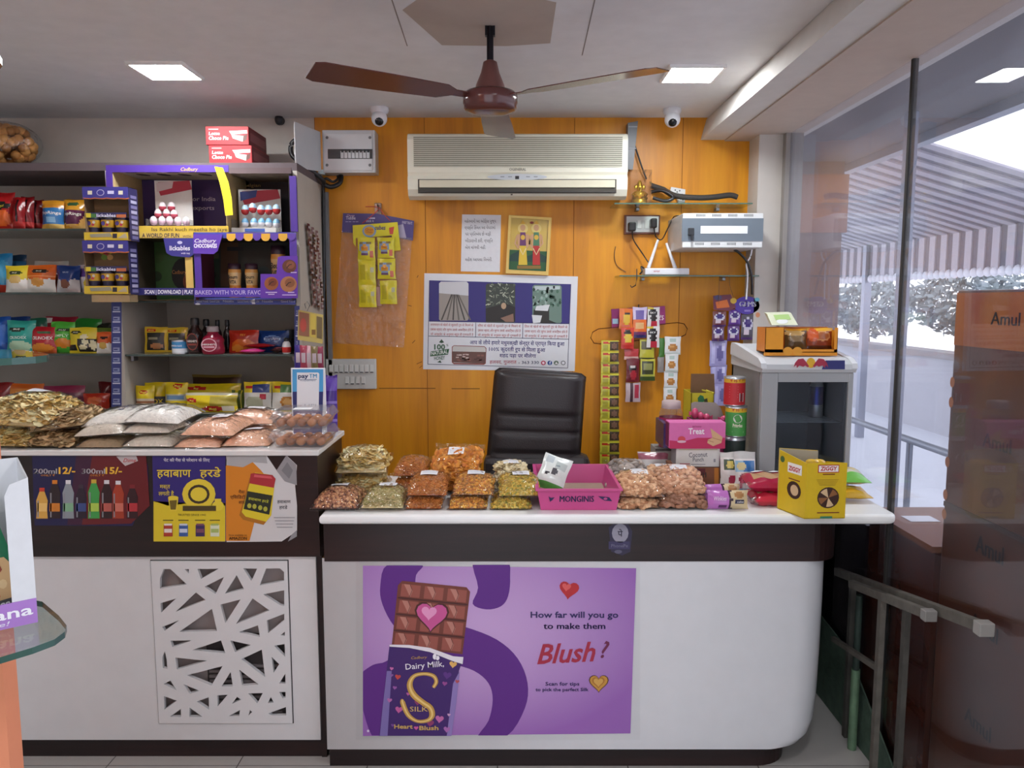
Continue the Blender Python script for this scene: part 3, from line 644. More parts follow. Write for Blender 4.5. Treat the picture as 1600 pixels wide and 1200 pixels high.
# ---- clear bags of loose snacks, lying on the counters
def pieces(b, kind, cols, n, surf, rd):
    for i in range(n):
        u, v = rd.uniform(.08, .92), rd.uniform(.05, .95); p = surf(u, v); mt = M(rd.choice(cols), 'food')
        R = Matrix.Rotation(rd.uniform(0, 6.28), 3, 'Z') @ Matrix.Rotation(rd.uniform(-.6, .6), 3, 'X') @ Matrix.Rotation(rd.uniform(-.5, .5), 3, 'Y')
        if kind == 'chip':
            r = rd.uniform(.014, .026); vs = []
            for k in range(8):
                a = k/8*6.283; rr = r*rd.uniform(.75, 1.05); vs.append(p+R @ Vector((rr*math.cos(a), rr*.75*math.sin(a), .004*math.cos(2*a))))
            vs.append(p+R @ Vector((0, 0, .004))); b.add(vs, [(k, (k+1) % 8, 8) for k in range(8)], mt, True)
        elif kind == 'sev':
            L_ = rd.uniform(.008, .02); r = .0013; q = []
            for s_ in (-1, 0, 1): q += [p+R @ Vector((s_*L_/2, r*cx+.003*abs(s_), r*cy)) for cx, cy in ((1, 0), (-.5, .87), (-.5, -.87))]
            b.add(q, [(a+k, a+(k+1) % 3, a+3+(k+1) % 3, a+3+k) for a in (0, 3) for k in range(3)], mt, True)
        elif kind == 'ball':
            r = rd.uniform(.0045, .0062); b.blob(p, (r, r*.85, r*.9), mt, 7, 5)
        elif kind == 'bit':
            r = rd.uniform(.003, .007); q = [p+R @ Vector((r*x, r*.6*y, .0025*z)) for z in (-1, 1) for y in (-1, 1) for x in (-1, 1)]
            b.add(q, [(0,2,3,1),(4,5,7,6),(0,1,5,4),(2,6,7,3),(0,4,6,2),(1,3,7,5)], mt)
        elif kind == 'cookie':
            r = rd.uniform(.011, .014); n_ = 10
            q = [p+R @ Vector((r*k_*math.cos(t/n_*6.283), r*k_*math.sin(t/n_*6.283), z)) for k_, z in ((1, -.005), (1.0, .002), (.7, .005)) for t in range(n_)]
            b.add(q, [(a+k, a+(k+1) % n_, a+n_+(k+1) % n_, a+n_+k) for a in (0, n_) for k in range(n_)]+[tuple(range(2*n_, 3*n_))], mt, True)
        elif kind == 'speck':
            b.blob(p, (.0015, .0012, .0008), mt, 5, 3)
BAGMESH = {}
def bag(label, key, loc, w, L_, T, cols, kind, n, rot=(0, 0, 0), seed=0, lab=True, group=None, base=None, fill=1.0, name='snack_bag'):
    w *= .965
    t = thing(name, label, 'snack bag', loc, group, tuple(math.radians(a) for a in rot))
    if key in BAGMESH:
        for nm, me in BAGMESH[key]:
            if nm == 'label' and not lab: continue
            c = bpy.data.objects.new(nm, me); COL.objects.link(c); c.parent = t
        return t
    rd = random.Random(seed); ph = [rd.uniform(0, 6) for _ in range(5)]
    def prof(u, v):
        e = max(0, 1-abs(2*u-1)**3.2)*max(0, 1-abs(2*v-1)**3.0)
        return e**.5
    def surf(u, v, s=1, k=1.0, wr=0.0):
        x = (u-.5)*w*(1-.06*math.sin(math.pi*v)); y = (v-.5)*L_
        z = T*(.13+s*(.85 if s > 0 else .13)*prof(u, v)*k)
        z += wr*(math.sin(23*u+ph[0]+5*v)*math.sin(19*v+ph[1])*.5+.5*math.sin(41*u+13*v+ph[2]))*(.3+prof(u, v)) if wr else .05*T*math.sin(8*u+ph[3])*math.sin(6*v+ph[4])*prof(u, v)
        return Vector((x, y, max(z, .0008)))
    f = MB(); m0 = M(base or cols[0], 'food'); N_ = 16
    def inner(u, v, s=1):
        p = surf(u, v, s, .93*fill); return Vector((p.x*.93, p.y*.9-.004, p.z))
    for s in (1, -1):
        f.add([inner(i/N_, j/N_, s) for j in range(N_+1) for i in range(N_+1)], [tuple([j*(N_+1)+i, j*(N_+1)+i+1, (j+1)*(N_+1)+i+1, (j+1)*(N_+1)+i][::s]) for j in range(N_) for i in range(N_)], m0, True)
    if n:
        pieces(f, kind, cols, n, lambda u, v: inner(u, v)+Vector((0, 0, .001)), rd)
        pieces(f, kind, cols, n//2, lambda u, v: inner(u, .004+.2*v*v, 1), rd)
        pieces(f, kind, cols, n//5, lambda u, v: inner(rd.choice((.01+.1*u*u, .99-.1*u*u)), v, 1), rd)
    out = [('filling', f.build('filling', t))]
    c = MB(); N_ = 22
    for s in (1, -1):
        c.add([surf(i/N_, j/N_, s, 1.04, .0022 if s > 0 else .001)+Vector((0, 0, .0018*s)) for j in range(N_+1) for i in range(N_+1)],
              [tuple([j*(N_+1)+i, j*(N_+1)+i+1, (j+1)*(N_+1)+i+1, (j+1)*(N_+1)+i][::s]) for j in range(N_) for i in range(N_)], CLEAR(), True)
    # crimped flaps at both ends
    for y0, sg_ in ((-L_/2, -1), (L_/2, 1)):
        fl = .006 if sg_ < 0 else .02
        c.add([Vector(((i/12-.5)*w*(1.0), y0+sg_*fl*k, max(.001, T*.13+(.004*math.sin(i*2+ph[0])-.006*(sg_ < 0)+.02*(sg_ > 0))*k))) for k in (0, 1) for i in range(13)], [(i, i+1, 14+i, 13+i) for i in range(12)], CLEAR(), True)
    out.append(('film', c.build('film', t)))
    if lab:
        lw, ll = min(.62, .062/w), .3; u0 = .5-lw/2+rd.uniform(-.06, .06); v0 = .5
        s = MB(); s.add([surf(u0+lw*i/5, v0+ll*j/4, 1, 1.06)+Vector((0, 0, .003)) for j in range(5) for i in range(6)], [(j*6+i, j*6+i+1, j*6+i+7, j*6+i+6) for j in range(4) for i in range(5)], M('e8e8ea', 'paper'), True)
        for j in range(3):
            s.add([surf(u0+lw*(.1+.8*i/4), v0+ll*(.25+.22*j+k*.05), 1, 1.06)+Vector((0, 0, .0036)) for k in (0, 1) for i in range(5)], [(i, i+1, 6+i, 5+i) for i in range(4)], I('b9b9c4'))
        out.append(('label', s.build('label', t)))
    BAGMESH[key] = [(a, o.data) for a, o in out]
    return t
SEV = ['d8873c', 'e39c50', 'c97630', 'dd9040']; MIXC = ['d8983e', 'c8843a', 'e4b050', 'b87034', '9a6a34']; YEL = ['d2b04a', 'c4a03c', 'dcc264', 'b58f34', '8e8a3a']
PALE = ['d8c690', 'cbb67c', 'e0d2a4', 'a8a458']; CHIPS = ['ecd49c', 'e4c686', 'f2e0b0', 'd8b670', 'cca85c']; OCH = ['d58a2e', 'c97a24', 'e09a3e', 'b8661c']
NUT = ['9a6246', 'c08a5e', 'd6a67a', '7e4c38', 'b07858']; BIS = ['c99a72', 'b98660', 'd6ab84', 'a87450']; WHT = ['e4e0d8', 'dedad2']; SPK = ['cfc4b4', 'b9ab98']; PNK = ['eab292', 'e4a886', 'f0bea0']; BRN = ['b89a70', 'a88a60', 'c6aa80']
G1 = 'clear snack bags on the billing counter'; G2 = 'clear snack bags on the taller counter'
def cb(label, key, p0, p1, Y, z, L_, T, cols, kind, n, rot=(0, 0, 0), **k):
    x0, x1 = PX(p0, Y, z), PX(p1, Y, z)
    return bag(label, key, ((x0+x1)/2, Y, z), x1-x0, L_, T, cols, kind, n, rot, **k)
z = CT+.001
cb('clear bag of brown roasted chickpeas at the left end of the white worktop', 'nut', 494, 573, 2.575, z, .19, .062, NUT, 'ball', 420, (0, 0, 0), seed=1, group=G1, base='5a3526')
cb('clear bag of pale green flecked puffed sticks beside the chickpea bag', 'pale', 567, 637, 2.575, z, .19, .06, PALE, 'sev', 650, (0, 0, 0), seed=2, group=G1)
cb('clear bag of orange sev lying under another orange sev bag at the worktop edge', 'sevu', 636, 696, 2.585, z, .18, .038, SEV, 'sev', 600, seed=3, lab=False, group=G1, base='b05c1c')
cb('clear labelled bag of orange sev lying on top of the front orange sev bag', 'sev', 637, 704, 2.605, z+.036, .19, .046, SEV, 'sev', 700, (5, 0, 1), seed=4, group=G1, base='b8641e')
cb('clear bag of brown flake mix lying under the labelled flake mix bag', 'mixu', 700, 765, 2.585, z, .18, .037, MIXC, 'bit', 420, seed=5, lab=False, group=G1, base='9a5a24')
cb('clear labelled bag of golden flake mix between orange sev and yellow mix', 'mix', 707, 776, 2.605, z+.036, .18, .048, MIXC, 'bit', 480, (5, 0, -1), seed=6, group=G1, base='a5682a')
cb('clear bag of yellow poha mix lying lowest beside the pink tray', 'yelu', 765, 832, 2.585, z, .18, .035, YEL, 'bit', 400, seed=7, lab=False, group=G1, base='a88a30')
cb('clear labelled bag of yellow poha mix lying on top beside the pink tray', 'yel', 772, 842, 2.605, z+.034, .19, .048, YEL, 'bit', 520, (5, 0, 2), seed=8, group=G1, base='b59a3c')
cb('clear bag of pale chips under the big puffed chips bag', 'chu', 530, 608, 2.80, z, .2, .066, CHIPS, 'chip', 150, seed=9, lab=False, group=G1, base='dcc284')
cb('big puffed clear bag of pale round chips topping the pile by the taller counter', 'chp', 530, 614, 2.81, z+.06, .2, .085, CHIPS, 'chip', 190, (2, 0, 3), seed=10, lab=False, group=G1, base='e4cc92', fill=.96)
cb('clear labelled bag of orange sev, lower one of the pair behind the front row', 'sevb', 615, 680, 2.80, z, .18, .055, SEV, 'sev', 600, seed=11, group=G1, base='b8641e')
cb('clear bag of orange sev, upper one of the pair behind the front row', 'sevc', 618, 674, 2.81, z+.054, .18, .052, SEV, 'sev', 600, (3, 0, 0), seed=12, lab=False, group=G1, base='b8641e')
cb('clear bag of orange chips lying under the tilted orange chips bag', 'ocu', 682, 762, 2.82, z, .2, .06, OCH, 'chip', 130, seed=13, lab=False, group=G1, base='b8661c')
cb('clear bag of bright orange chips tilted upright on the pile before the black chair', 'och', 674, 756, 2.80, z+.07, .16, .055, OCH, 'chip', 170, (28, 0, -4), seed=14, group=G1, base='c87a24')
cb('clear labelled bag of cream wafers lying between orange chips and the pink tray', 'crm', 772, 826, 2.79, z+.05, .17, .045, ['d9c9a4', 'cdb98c'], 'chip', 90, (6, 0, 4), seed=15, group=G1)
cb('clear bag of cream wafers under the labelled cream wafers bag', 'cru', 765, 832, 2.79, z, .17, .05, ['d9c9a4', 'c9b488'], 'chip', 90, seed=16, lab=False, group=G1)
cb('clear bag of small pinkish biscuits, lower left one of the biscuit bags', 'bu', 958, 1026, 2.60, z, .19, .036, BIS, 'cookie', 90, seed=17, lab=False, group=G1, base='9a7050')
cb('clear bag of dark brown biscuits, lower right one of the biscuit bags', 'bv', 1022, 1104, 2.60, z, .19, .036, ['8a5e48', '9c6c52', '74492f'], 'cookie', 90, seed=18, lab=False, group=G1, base='6a4430')
cb('clear labelled bag of pink brown biscuits lying on top beside the pink tray', 'bw', 964, 1036, 2.62, z+.034, .2, .05, BIS, 'cookie', 120, (7, 0, -3), seed=19, group=G1, base='a87a58')
cb('clear labelled bag of pink brown biscuits on top, the one nearest the purple cakes', 'bx', 1018, 1100, 2.64, z+.036, .2, .054, ['c09070', 'b07c5c', 'cda080'], 'cookie', 120, (9, 0, -5), seed=20, group=G1, base='a07050')
cb('clear labelled bag of pale biscuits lying behind the front biscuit bags', 'by', 1010, 1066, 2.76, z+.034, .16, .042, ['d6ab84', 'c99a72'], 'cookie', 80, (8, 0, 0), seed=21, group=G1)
cb('clear bag of biscuits lying lowest behind the front biscuit bags', 'bz', 1000, 1066, 2.76, z, .16, .036, ['c99a72', 'b98660'], 'cookie', 80, seed=22, lab=False, group=G1)
cb('silvery crinkled clear bag of grey brown biscuits behind the pink tray corner', 'sil', 954, 1018, 2.78, z+.046, .18, .056, ['8f8680', '756a64', 'a89c94'], 'cookie', 70, (6, 0, 5), seed=23, lab=False, group=G1, base='7a706a')
cb('clear bag of grey brown biscuits under the silvery crinkled bag', 'siu', 945, 1002, 2.79, z, .16, .048, ['8f8680', '9a8a80'], 'cookie', 60, seed=24, lab=False, group=G1, base='7a706a')
z = LT+.001
cb('big clear bag of pale yellow chips lying lowest beside the salmon pillar', 'lc', -6, 76, 2.66, z, .22, .06, CHIPS, 'chip', 150, seed=31, lab=False, group=G2, base='dcc284')
cb('biggest clear bag of pale yellow chips, labelled, topping the pile by the pillar', 'lct', -6, 124, 2.69, z+.056, .24, .105, CHIPS, 'chip', 260, (3, 4, 0), seed=32, group=G2, base='e4cc92')
cb('clear bag of brown chips lying lowest between yellow chips and tan grain', 'ldu', 66, 138, 2.65, z, .2, .05, BRN, 'chip', 110, seed=33, lab=False, group=G2, base='a08560')
cb('clear bag of brown chips lying tilted on top between yellow chips and white flour', 'ld', 72, 160, 2.68, z+.048, .21, .06, BRN, 'chip', 130, (3, -8, 0), seed=34, lab=False, group=G2, base='b09468')
cb('clear bag of tan grain lying lowest in the stack beside the brown chips', 'tan', 138, 212, 2.64, z, .19, .035, ['a89070', 'b59c7c'], 'speck', 160, seed=35, lab=False, group=G2)
cb('clear bag of speckled white grain in the middle of the stack above tan grain', 'spm', 134, 214, 2.65, z+.034, .19, .038, SPK, 'speck', 90, (2, -4, 0), seed=36, lab=False, group=G2)
cb('clear bag of pure white flour tilted on top of the tan grain stack', 'wht', 134, 246, 2.68, z+.074, .2, .042, WHT, 'speck', 20, (4, -6, 3), seed=37, lab=False, group=G2)
cb('clear bag of black specked white grain lying lowest in the second flour stack', 'spl', 206, 288, 2.64, z, .19, .036, ['d8cfc0', 'cfc4b4'], 'speck', 60, seed=38, lab=False, group=G2)
cb('clear bag of black specked white grain in the middle of the second flour stack', 'spn', 200, 278, 2.65, z+.035, .19, .038, ['dcd4c6', 'd2c8b8'], 'speck', 60, seed=39, lab=False, group=G2)
cb('clear bag of pure white flour on top of the second flour stack', 'wh2', 213, 302, 2.67, z+.074, .2, .045, WHT, 'speck', 30, (4, 2, -3), seed=40, lab=False, group=G2)
cb('clear bag of orange grain lying under the labelled orange grain bag', 'oru', 282, 358, 2.64, z, .19, .034, PNK, 'speck', 150, seed=41, lab=False, group=G2)
cb('clear labelled bag of orange grain on top of another beside the white flour', 'ort', 297, 388, 2.66, z+.033, .2, .044, PNK, 'speck', 200, (5, 0, -4), seed=42, group=G2)
cb('clear labelled bag of orange grain lying against the clear biscuit trays', 'orr', 350, 428, 2.64, z, .19, .044, PNK, 'speck', 200, (0, 0, 2), seed=43, group=G2)
cb('clear labelled bag of orange grain at the back before the yellow noodle packets', 'orb', 352, 432, 2.80, z+.046, .16, .044, PNK, 'speck', 150, (4, 0, 3), seed=44, group=G2)
cb('clear bag of orange grain lying lowest at the back before the noodle packets', 'orc', 348, 436, 2.83, z, .16, .05, PNK, 'speck', 100, seed=45, lab=False, group=G2)
from mathutils.bvhtree import BVHTree
def settle():                                            # ease each bag off the ones laid before it
    done = []
    for t in [o for o in COL.objects if o.name.startswith('snack_bag')]:
        f = [c for c in t.children if c.name.startswith('film')][0].data; R = t.rotation_euler.to_matrix(); vs = [R @ v.co for v in f.vertices]; fs = [tuple(p.vertices) for p in f.polygons]; base = t.location.copy(); best = None
        near = [b for b, l in done if (l-base).length < .3]
        for d in sorted([(dx, dy, dz) for dx in (0, -.004, .004, -.008, .008) for dy in (0, .01, .02, -.006) for dz in (0, .003, .006, .009, .012)], key=lambda d: abs(d[0])*1.5+abs(d[1])*.7+d[2]):
            B_ = BVHTree.FromPolygons([v+base+Vector(d) for v in vs], fs); n = sum(len(B_.overlap(b)) for b in near)
            if best is None or n < best[0]: best = (n, d, B_)
            if n <= 4: break
        t.location = base+Vector(best[1]); done.append((best[2], t.location.copy()))
settle()
for k, (z0, yw, lab) in enumerate(((LT+.001, 0, 'clear lidded tray of round brown biscuits, lower of the two stacked trays'), (LT+.066, 3, 'clear lidded tray of round brown biscuits, upper of the two stacked trays'))):
    xa, xb = PX(430, 2.62, z0), PX(519, 2.62, z0)
    t = thing('biscuit_tray', lab, 'biscuit tray', ((xa+xb)/2, 2.64, z0), 'clear biscuit trays', (0, 0, math.radians(yw))); w = (xb-xa)/2
    def ring(a, z_): return [(-w*a, -.085*a, z_), (w*a, -.085*a, z_), (w*a, .085*a, z_), (-w*a, .085*a, z_)]
    def tray(levels, cap):
        m = MB(); vs = [p for a, z_ in levels for p in ring(a, z_)]; m.add(vs, [(i*4+j, i*4+(j+1) % 4, i*4+4+(j+1) % 4, i*4+4+j) for i in range(len(levels)-1) for j in range(4)]+[(cap, cap+1, cap+2, cap+3)], CRISP()); return m
    tray([(.82, .001), (.95, .034), (1.04, .035), (1.04, .038)], 0).build('tray_base', t); tray([(1.04, .039), (1.0, .04), (.9, .06), (.86, .062)], 12).build('lid', t)
    m = MB(); rd = random.Random(k)
    for i in range(5):
        for j in range(4): m.blob((-w*.7+i*w*.35, -.055+j*.036, .018), (.0165, .0165, .014), M(rd.choice(['a5683c', 'b87a4c', '935a34']), 'food'), 10, 6)
    m.build('biscuits', t)
    s = MB(); s.box(-.03, .03, -.05, -.01, .0625, .0635, M('e8e8ea', 'paper')); s.build('label', t)
# ---------------------------------------------------------------- packets on the shelves
yb, yf = 3.56, 3.44
def S(*a, **k): return stand('snack_packet', *a, **k)
zl = lambda w='e8e4dc': ('p', [(.5, .28), (.15, .5), (0, .42), (0, 0), (1, 0), (1, .42), (.85, .5)], w)
g1, g2, g3, g4 = 'packets on the top left shelf', 'packets on the second left shelf', 'packets on the third left shelf', 'packets on the lowest left shelf'
z = Z1
S('red crisps packet with orange flame print at the left end of the top left shelf', 'packet', g1, -14, 24, 300, z, yf, .06, 'a81c1e', [('b', 0, .35, 'b8281c'), ('e', .55, .3, .35, .22, 'd8601e'), ('e', .5, .62, .4, .1, '1d1a14'), ('t', 'Bingo!', .5, .58, .07, 'd8c22a')], seed=1)
for k, (a, b_, t_, c, lab) in enumerate(((20, 40, 308, '8f1418', 'dark red packet standing sideways next to the flame print crisps'), (33, 54, 307, '7a1016', 'dark red packet standing sideways, middle of the three red sideways packets'), (48, 69, 312, '6a0e14', 'dark red packet standing sideways beside the blue popcorn ring packet'))):
    S(lab, 'packet', g1, a, b_, t_, z, yf-.02+.03*k, .05, c, [('r', .45, .6, .25, .9, '2a0c10'), ('b', .1, .25, 'b02a26')], seed=2+k)
S('blue and yellow puffed ring packet on the top left shelf', 'packet', g1, 66, 101, 313, z, yf, .06, 'd8952a', [('b', .18, .72, '2f6ea6'), ('b', 0, .18, 'd8a84a'), ('e', .7, .1, .3, .1, 'e2bc6a'), ('b', .72, .85, 'c8862a'), ('t', 'PopRings', .5, .5, .1, 'e8e6dc', .85), ('r', .35, .75, .22, .4, '7fa8c8')], seed=6)
S('purple and yellow puffed ring packet beside the twin tier cup display', 'packet', g1, 100, 134, 312, z, yf+.01, .06, 'd89a2a', [('b', .2, .62, '5a2144'), ('e', .5, .84, .3, .08, '3a5a3a'), ('p', [(0, .22), (.6, .02), (1, .05), (1, .5), (.75, .15)], 'e0b060'), ('t', 'PopRings', .48, .46, .1, 'efece2', .85)], seed=7)
S('yellow packet standing behind the purple puffed ring packet', 'packet', g1, 104, 136, 311, z, yb, .05, 'c8982a', [], seed=8)
z = Z2
S('bright blue crisps packet at the left end of the second left shelf', 'packet', g2, -20, 20, 396, z, yf+.03, .07, '2f86b8', [('b', 0, .2, 'b03a2a'), ('e', .7, .5, .3, .3, '3fa0c8')], seed=9)
S('dark blue crisps packet standing behind the yellow crisps packet', 'packet', g2, 12, 42, 398, z, yb, .06, '1f6a9a', [('b', .8, 1, '23405c')], seed=10)
S('yellow top crisps packet with pale lower half on the second left shelf', 'packet', g2, 9, 49, 415, z, yf-.03, .06, 'd8c22c', [zl(), ('e', .5, .45, .25, .15, 'cfae6a'), ('e', .5, .7, .3, .07, '2a3a22'), ('t', 'BALAJI', .5, .68, .05, 'e8e4c8')], seed=11)
S('orange top crisps packet with pale lower half on the second left shelf', 'packet', g2, 41, 88, 414, z, yf-.03, .07, 'd8641e', [zl(), ('e', .5, .35, .25, .15, 'd89a4a'), ('e', .55, .75, .28, .07, '2c2016'), ('t', 'BALAJI', .55, .73, .05, 'e8e4c8'), ('b', .55, .6, 'e8904a')], seed=12)
S('orange crisps packet behind, its silver back edge showing above the orange top crisps', 'packet', g2, 54, 108, 408, z, yb, .06, 'b04a28', [('b', .85, 1, 'c8c4bc')], seed=13)
S('dark blue crisps packet with pale lower half beside the cup display', 'packet', g2, 89, 126, 415, z, yf-.03, .06, '1d3a7c', [zl('c9c6c8'), ('e', .45, .3, .2, .17, '7a4a38'), ('t', 'BALAJI', .5, .7, .055, 'b8c4d8')], seed=14)
S('white purple and yellow crisps packet half hidden behind the cup display', 'packet', g2, 123, 152, 414, z, yf, .05, 'd8d2d8', [('b', .55, .85, '6a4a9a'), ('e', .7, .3, .3, .2, 'd8b82a')], seed=15)
z = Z3
S('deep blue crisps packet at the left end of the third left shelf', 'packet', g3, -26, 17, 495, z, yf, .07, '1d4fa0', [('e', .7, .5, .3, .3, '2f6ac0')], seed=16)
S('navy crisps packet standing behind the blue and teal packets', 'packet', g3, 8, 48, 495, z, yb, .05, '1c3c7a', [], seed=17)
S('teal crisps packet with pale chips print on the third left shelf', 'packet', g3, 11, 57, 501, z, yf-.03, .065, '2f9a8c', [('e', .5, .2, .4, .17, 'a8c8a8'), ('e', .45, .72, .3, .07, '23342c'), ('t', 'BALAJI', .45, .7, .05, 'e0e4d8'), ('t', 'CRUNCHEX', .5, .42, .085, 'd8ece4', .6)], seed=18)
S('green crisps packet standing behind the teal and red packets', 'packet', g3, 46, 76, 497, z, yb, .05, '2c6a52', [], seed=19)
S('red crisps packet with white lettering and orange base on the third left shelf', 'packet', g3, 48, 89, 511, z, yf-.03, .06, 'b01e28', [('b', 0, .2, 'c05a28'), ('e', .5, .2, .42, .15, 'd8862c'), ('e', .6, .78, .25, .06, '4a6a4a'), ('t', 'CRUNCHEX', .55, .5, .12, 'f0e8e4', .75)], seed=20)
S('dark red crisps packet standing behind the red and green packets', 'packet', g3, 72, 122, 495, z, yb, .05, '8f1f30', [('r', .0, .25, .8, .95, 'd8ccc8')], seed=21)
S('bright green crisps packet with orange print on the third left shelf', 'packet', g3, 80, 118, 503, z, yf-.01, .065, '4fae3a', [('e', .6, .3, .35, .15, 'd8862c'), ('e', .6, .72, .25, .06, '2c3c26'), ('t', 'BALAJI', .6, .7, .05, 'e0e8d0'), ('t', 'SIMPLY', .55, .5, .08, 'd8f0cc', .6)], seed=22)
S('darker green crisps packet standing behind the bright green packet', 'packet', g3, 115, 160, 498, z, yb, .06, '2f8a34', [], seed=23)
S('yellow and black crisps packet with curled rings print on the third left shelf', 'packet', g3, 109, 152, 512, z, yf-.04, .055, 'd8c42c', [('r', .38, 1, 0, .55, '2a2622'), ('b', 0, .06, 'd8c42c'), ('e', .62, .62, .14, .1, 'd8cfa4'), ('e', .66, .42, .12, .1, 'd8cfa4'), ('e', .58, .22, .14, .1, 'd8cfa4'), ('e', .9, .3, .1, .2, 'd8cfa4'), ('r', 0, .36, .08, .3, '2a2622'), ('e', .28, .8, .22, .06, '3a3a20'), ('t', 'BALAJI', .28, .78, .05, 'e8e4c8')], seed=24)
S('yellow and green packet standing behind the small orange packet', 'packet', g3, 148, 175, 505, z, yb, .05, '6f8a2c', [('b', .8, 1, '2a2a22')], seed=25)
S('small orange crisps packet with white base next to the divider', 'packet', g3, 151, 177, 519, z, yf-.04, .045, 'd8602c', [zl(), ('e', .5, .35, .25, .17, 'c8a04a'), ('e', .55, .72, .25, .07, '3a2018')], seed=26)
z = Z4
S('dark red packet at the left end of the lowest left shelf', 'packet', g4, -10, 22, 598, z, yf, .05, '7a1c1c', [], seed=27)
S('orange biscuit packet in the middle of the lowest left shelf', 'packet', g4, 9, 70, 600, z, yf, .05, 'b8581c', [('b', .6, .8, 'c8782c')], seed=28)
S('dark maroon packet standing behind the clear chip bags on the lowest left shelf', 'packet', g4, 66, 134, 603, z, yf, .05, '5a1c34', [('b', .75, 1, '7a2440')], seed=29)
S('red packet lying low on the lowest left shelf near the divider', 'packet', g4, 130, 172, 615, z, yf-.02, .05, 'a8301e', [('e', .5, .6, .3, .2, 'c05a2c')], seed=30)
S('dark brown packet standing behind the low red packet near the divider', 'packet', g4, 154, 178, 597, z, yb, .05, '5a1a1c', [], seed=31)
# right bay, shelf with the syrup bottles
g5 = 'goods on the syrup shelf'; z = ZD
for k, (a, b_, lab) in enumerate(((226, 262, 'yellow edged dark spice pouch at the left end of the syrup shelf'), (259, 294, 'yellow edged dark spice pouch behind the light blue tin'))):
    S(lab, 'pouch', g5, a, b_, 511+k, z, yf+.03, .02, 'c8a82a', [('r', .1, .9, .1, .78, '2a2822'), ('e', .55, .25, .28, .12, 'a87040'), ('e', .3, .86, .2, .06, 'b8301e'), ('r', .15, .6, .5, .58, '8a8468'), ('t', 'MAGGI', .3, .84, .05, 'e8d83a')], seed=32+k)
t = thing('drink_tin', 'light blue condensed milk tin standing before the spice pouches', 'tin', (PX(282, yf-.04, z), yf-.04, z+.001))
b = MB(); c = t.location; r = (PX(294, yf-.04, z)-PX(270, yf-.04, z))/2; hh = PZ(531, yf)-z
b.lathe([(r, 0), (r, hh*.1), (r, hh*.4), (r, hh*.9), (r, hh)], c, [M('c8c8cc', 'metal'), M('e0e2e6', 'paper'), M('3f8ac0', 'paper'), M('c8c8cc', 'metal')], 20); b.face(c+Vector((0, -r-.001, 0)), (1, 0, 0), (0, 0, 1)); b.text('Milkmaid', 0, hh*.55, .008, I('e8f0f8'), up=1, w=r*1.3); b.build('body', t)
MB().lathe([(r*.97, hh), (r*.97, hh+.002), (r*.85, hh+.001)], c, M('b0b0b4', 'metal'), 20).build('lid', t)
def syrup(lab, p0, p1, top, Y, body, labc, capc, tx):
    r = (PX(p1, Y, ZD)-PX(p0, Y, ZD))/2; x = PX((p0+p1)/2, Y, ZD); H_ = PZ(top, Y)-ZD
    t = thing('syrup_bottle', lab, 'bottle', (x, Y, ZD+.001), 'syrup bottles'); c = t.location
    b = MB(); b.lathe([(r*.9, 0), (r, H_*.05), (r*1.0, H_*.2), (r*.92, H_*.38), (r*.98, H_*.5), (r*.85, H_*.62), (r*.5, H_*.72), (r*.45, H_*.8)], c, M(body, 'gloss'), 20); b.build('bottle_body', t)
    b = MB(); b.lathe([(r*.52, H_*.8), (r*.55, H_*.82), (r*.52, H_*.97), (r*.45, H_)], c, M(capc, 'plastic'), 16); b.build('cap', t)
    if labc:
        b = MB(); b.face(c+Vector((0, -r*1.02, 0)), (1, 0, 0), (0, 0, 1)); b.ell(0, H_*.34, r*.72, H_*.24, M(labc, 'paper'), 1); b.ell(0, H_*.34, r*.62, H_*.21, M(body, 'paper'), 2); b.text(tx, 0, H_*.33, H_*.055, I('e8e4e0'), 3, w=r*1.2, up=1, bold=.04); b.rect(-r*.5, H_*.24, r*.5, H_*.29, I(labc), 3); b.build('label', t)
syrup('dark brown chocolate syrup bottle with black cap in the front row', 294, 319, 497, yf-.03, '2a1614', '8a3a30', '1c1a1c', "HERSHEY'S")
syrup('pink strawberry syrup bottle with pale cap in the front row', 317, 351, 510, yf-.05, '8f1f38', 'd8a8b4', 'a89a9c', "HERSHEY'S")
syrup('dark bottle with black cap behind the brown and pink syrups', 315, 333, 499, yb-.02, '241618', None, '1c1a1c', '')
syrup('dark bottle with black cap directly behind the pink syrup bottle', 335, 348, 500, yb-.02, '2c181a', None, '1c1a1c', '')
syrup('dark bottle with black cap behind, next to the orange red pouch', 350, 363, 500, yb-.01, '241618', None, '1c1a1c', '')
S('orange red spice pouch lying beside the syrup bottles', 'pouch', g5, 358, 405, 516, z, yf, .04, 'a82c1c', [('e', .5, .35, .4, .25, 'c8601e'), ('e', .3, .2, .2, .15, 'd0802c'), ('t', 'FRY', .5, .72, .1, 'd88a2c')], seed=35)
S('dark blue pouch with looped white line at the right of the syrup shelf', 'pouch', g5, 402, 452, 517, z, yf+.03, .04, '1d3a78', [('e', .5, .62, .3, .14, '7a94c0'), ('e', .5, .62, .25, .1, '1d3a78'), ('t', 'EveryDay', .5, .58, .07, 'c8d4e8', .55)], seed=36)
def lying(name, lab, p0, p1, Y, z, L_, T, base, ops, yaw=0, cat='packet', grp=None):
    xa, xb = PX(p0, Y, z), PX(p1, Y, z); b = pack_mesh(xb-xa, L_, T, base, ops, 'foil', 12, 12, seed=int(p0)); o = b.build(name, loc=(0, 0, 0))
    o.location = ((xa+xb)/2, Y, z+T/2+.002); o.rotation_euler = (math.radians(-84), 0, math.radians(yaw)); return tag(o, lab, cat, grp)
lying('wafer_packet', 'small red wafer packet lying before the orange red pouch', 380, 428, 3.39, ZD+.022, .05, .018, 'b02428', [('b', .3, .7, 'c84848')], 6)
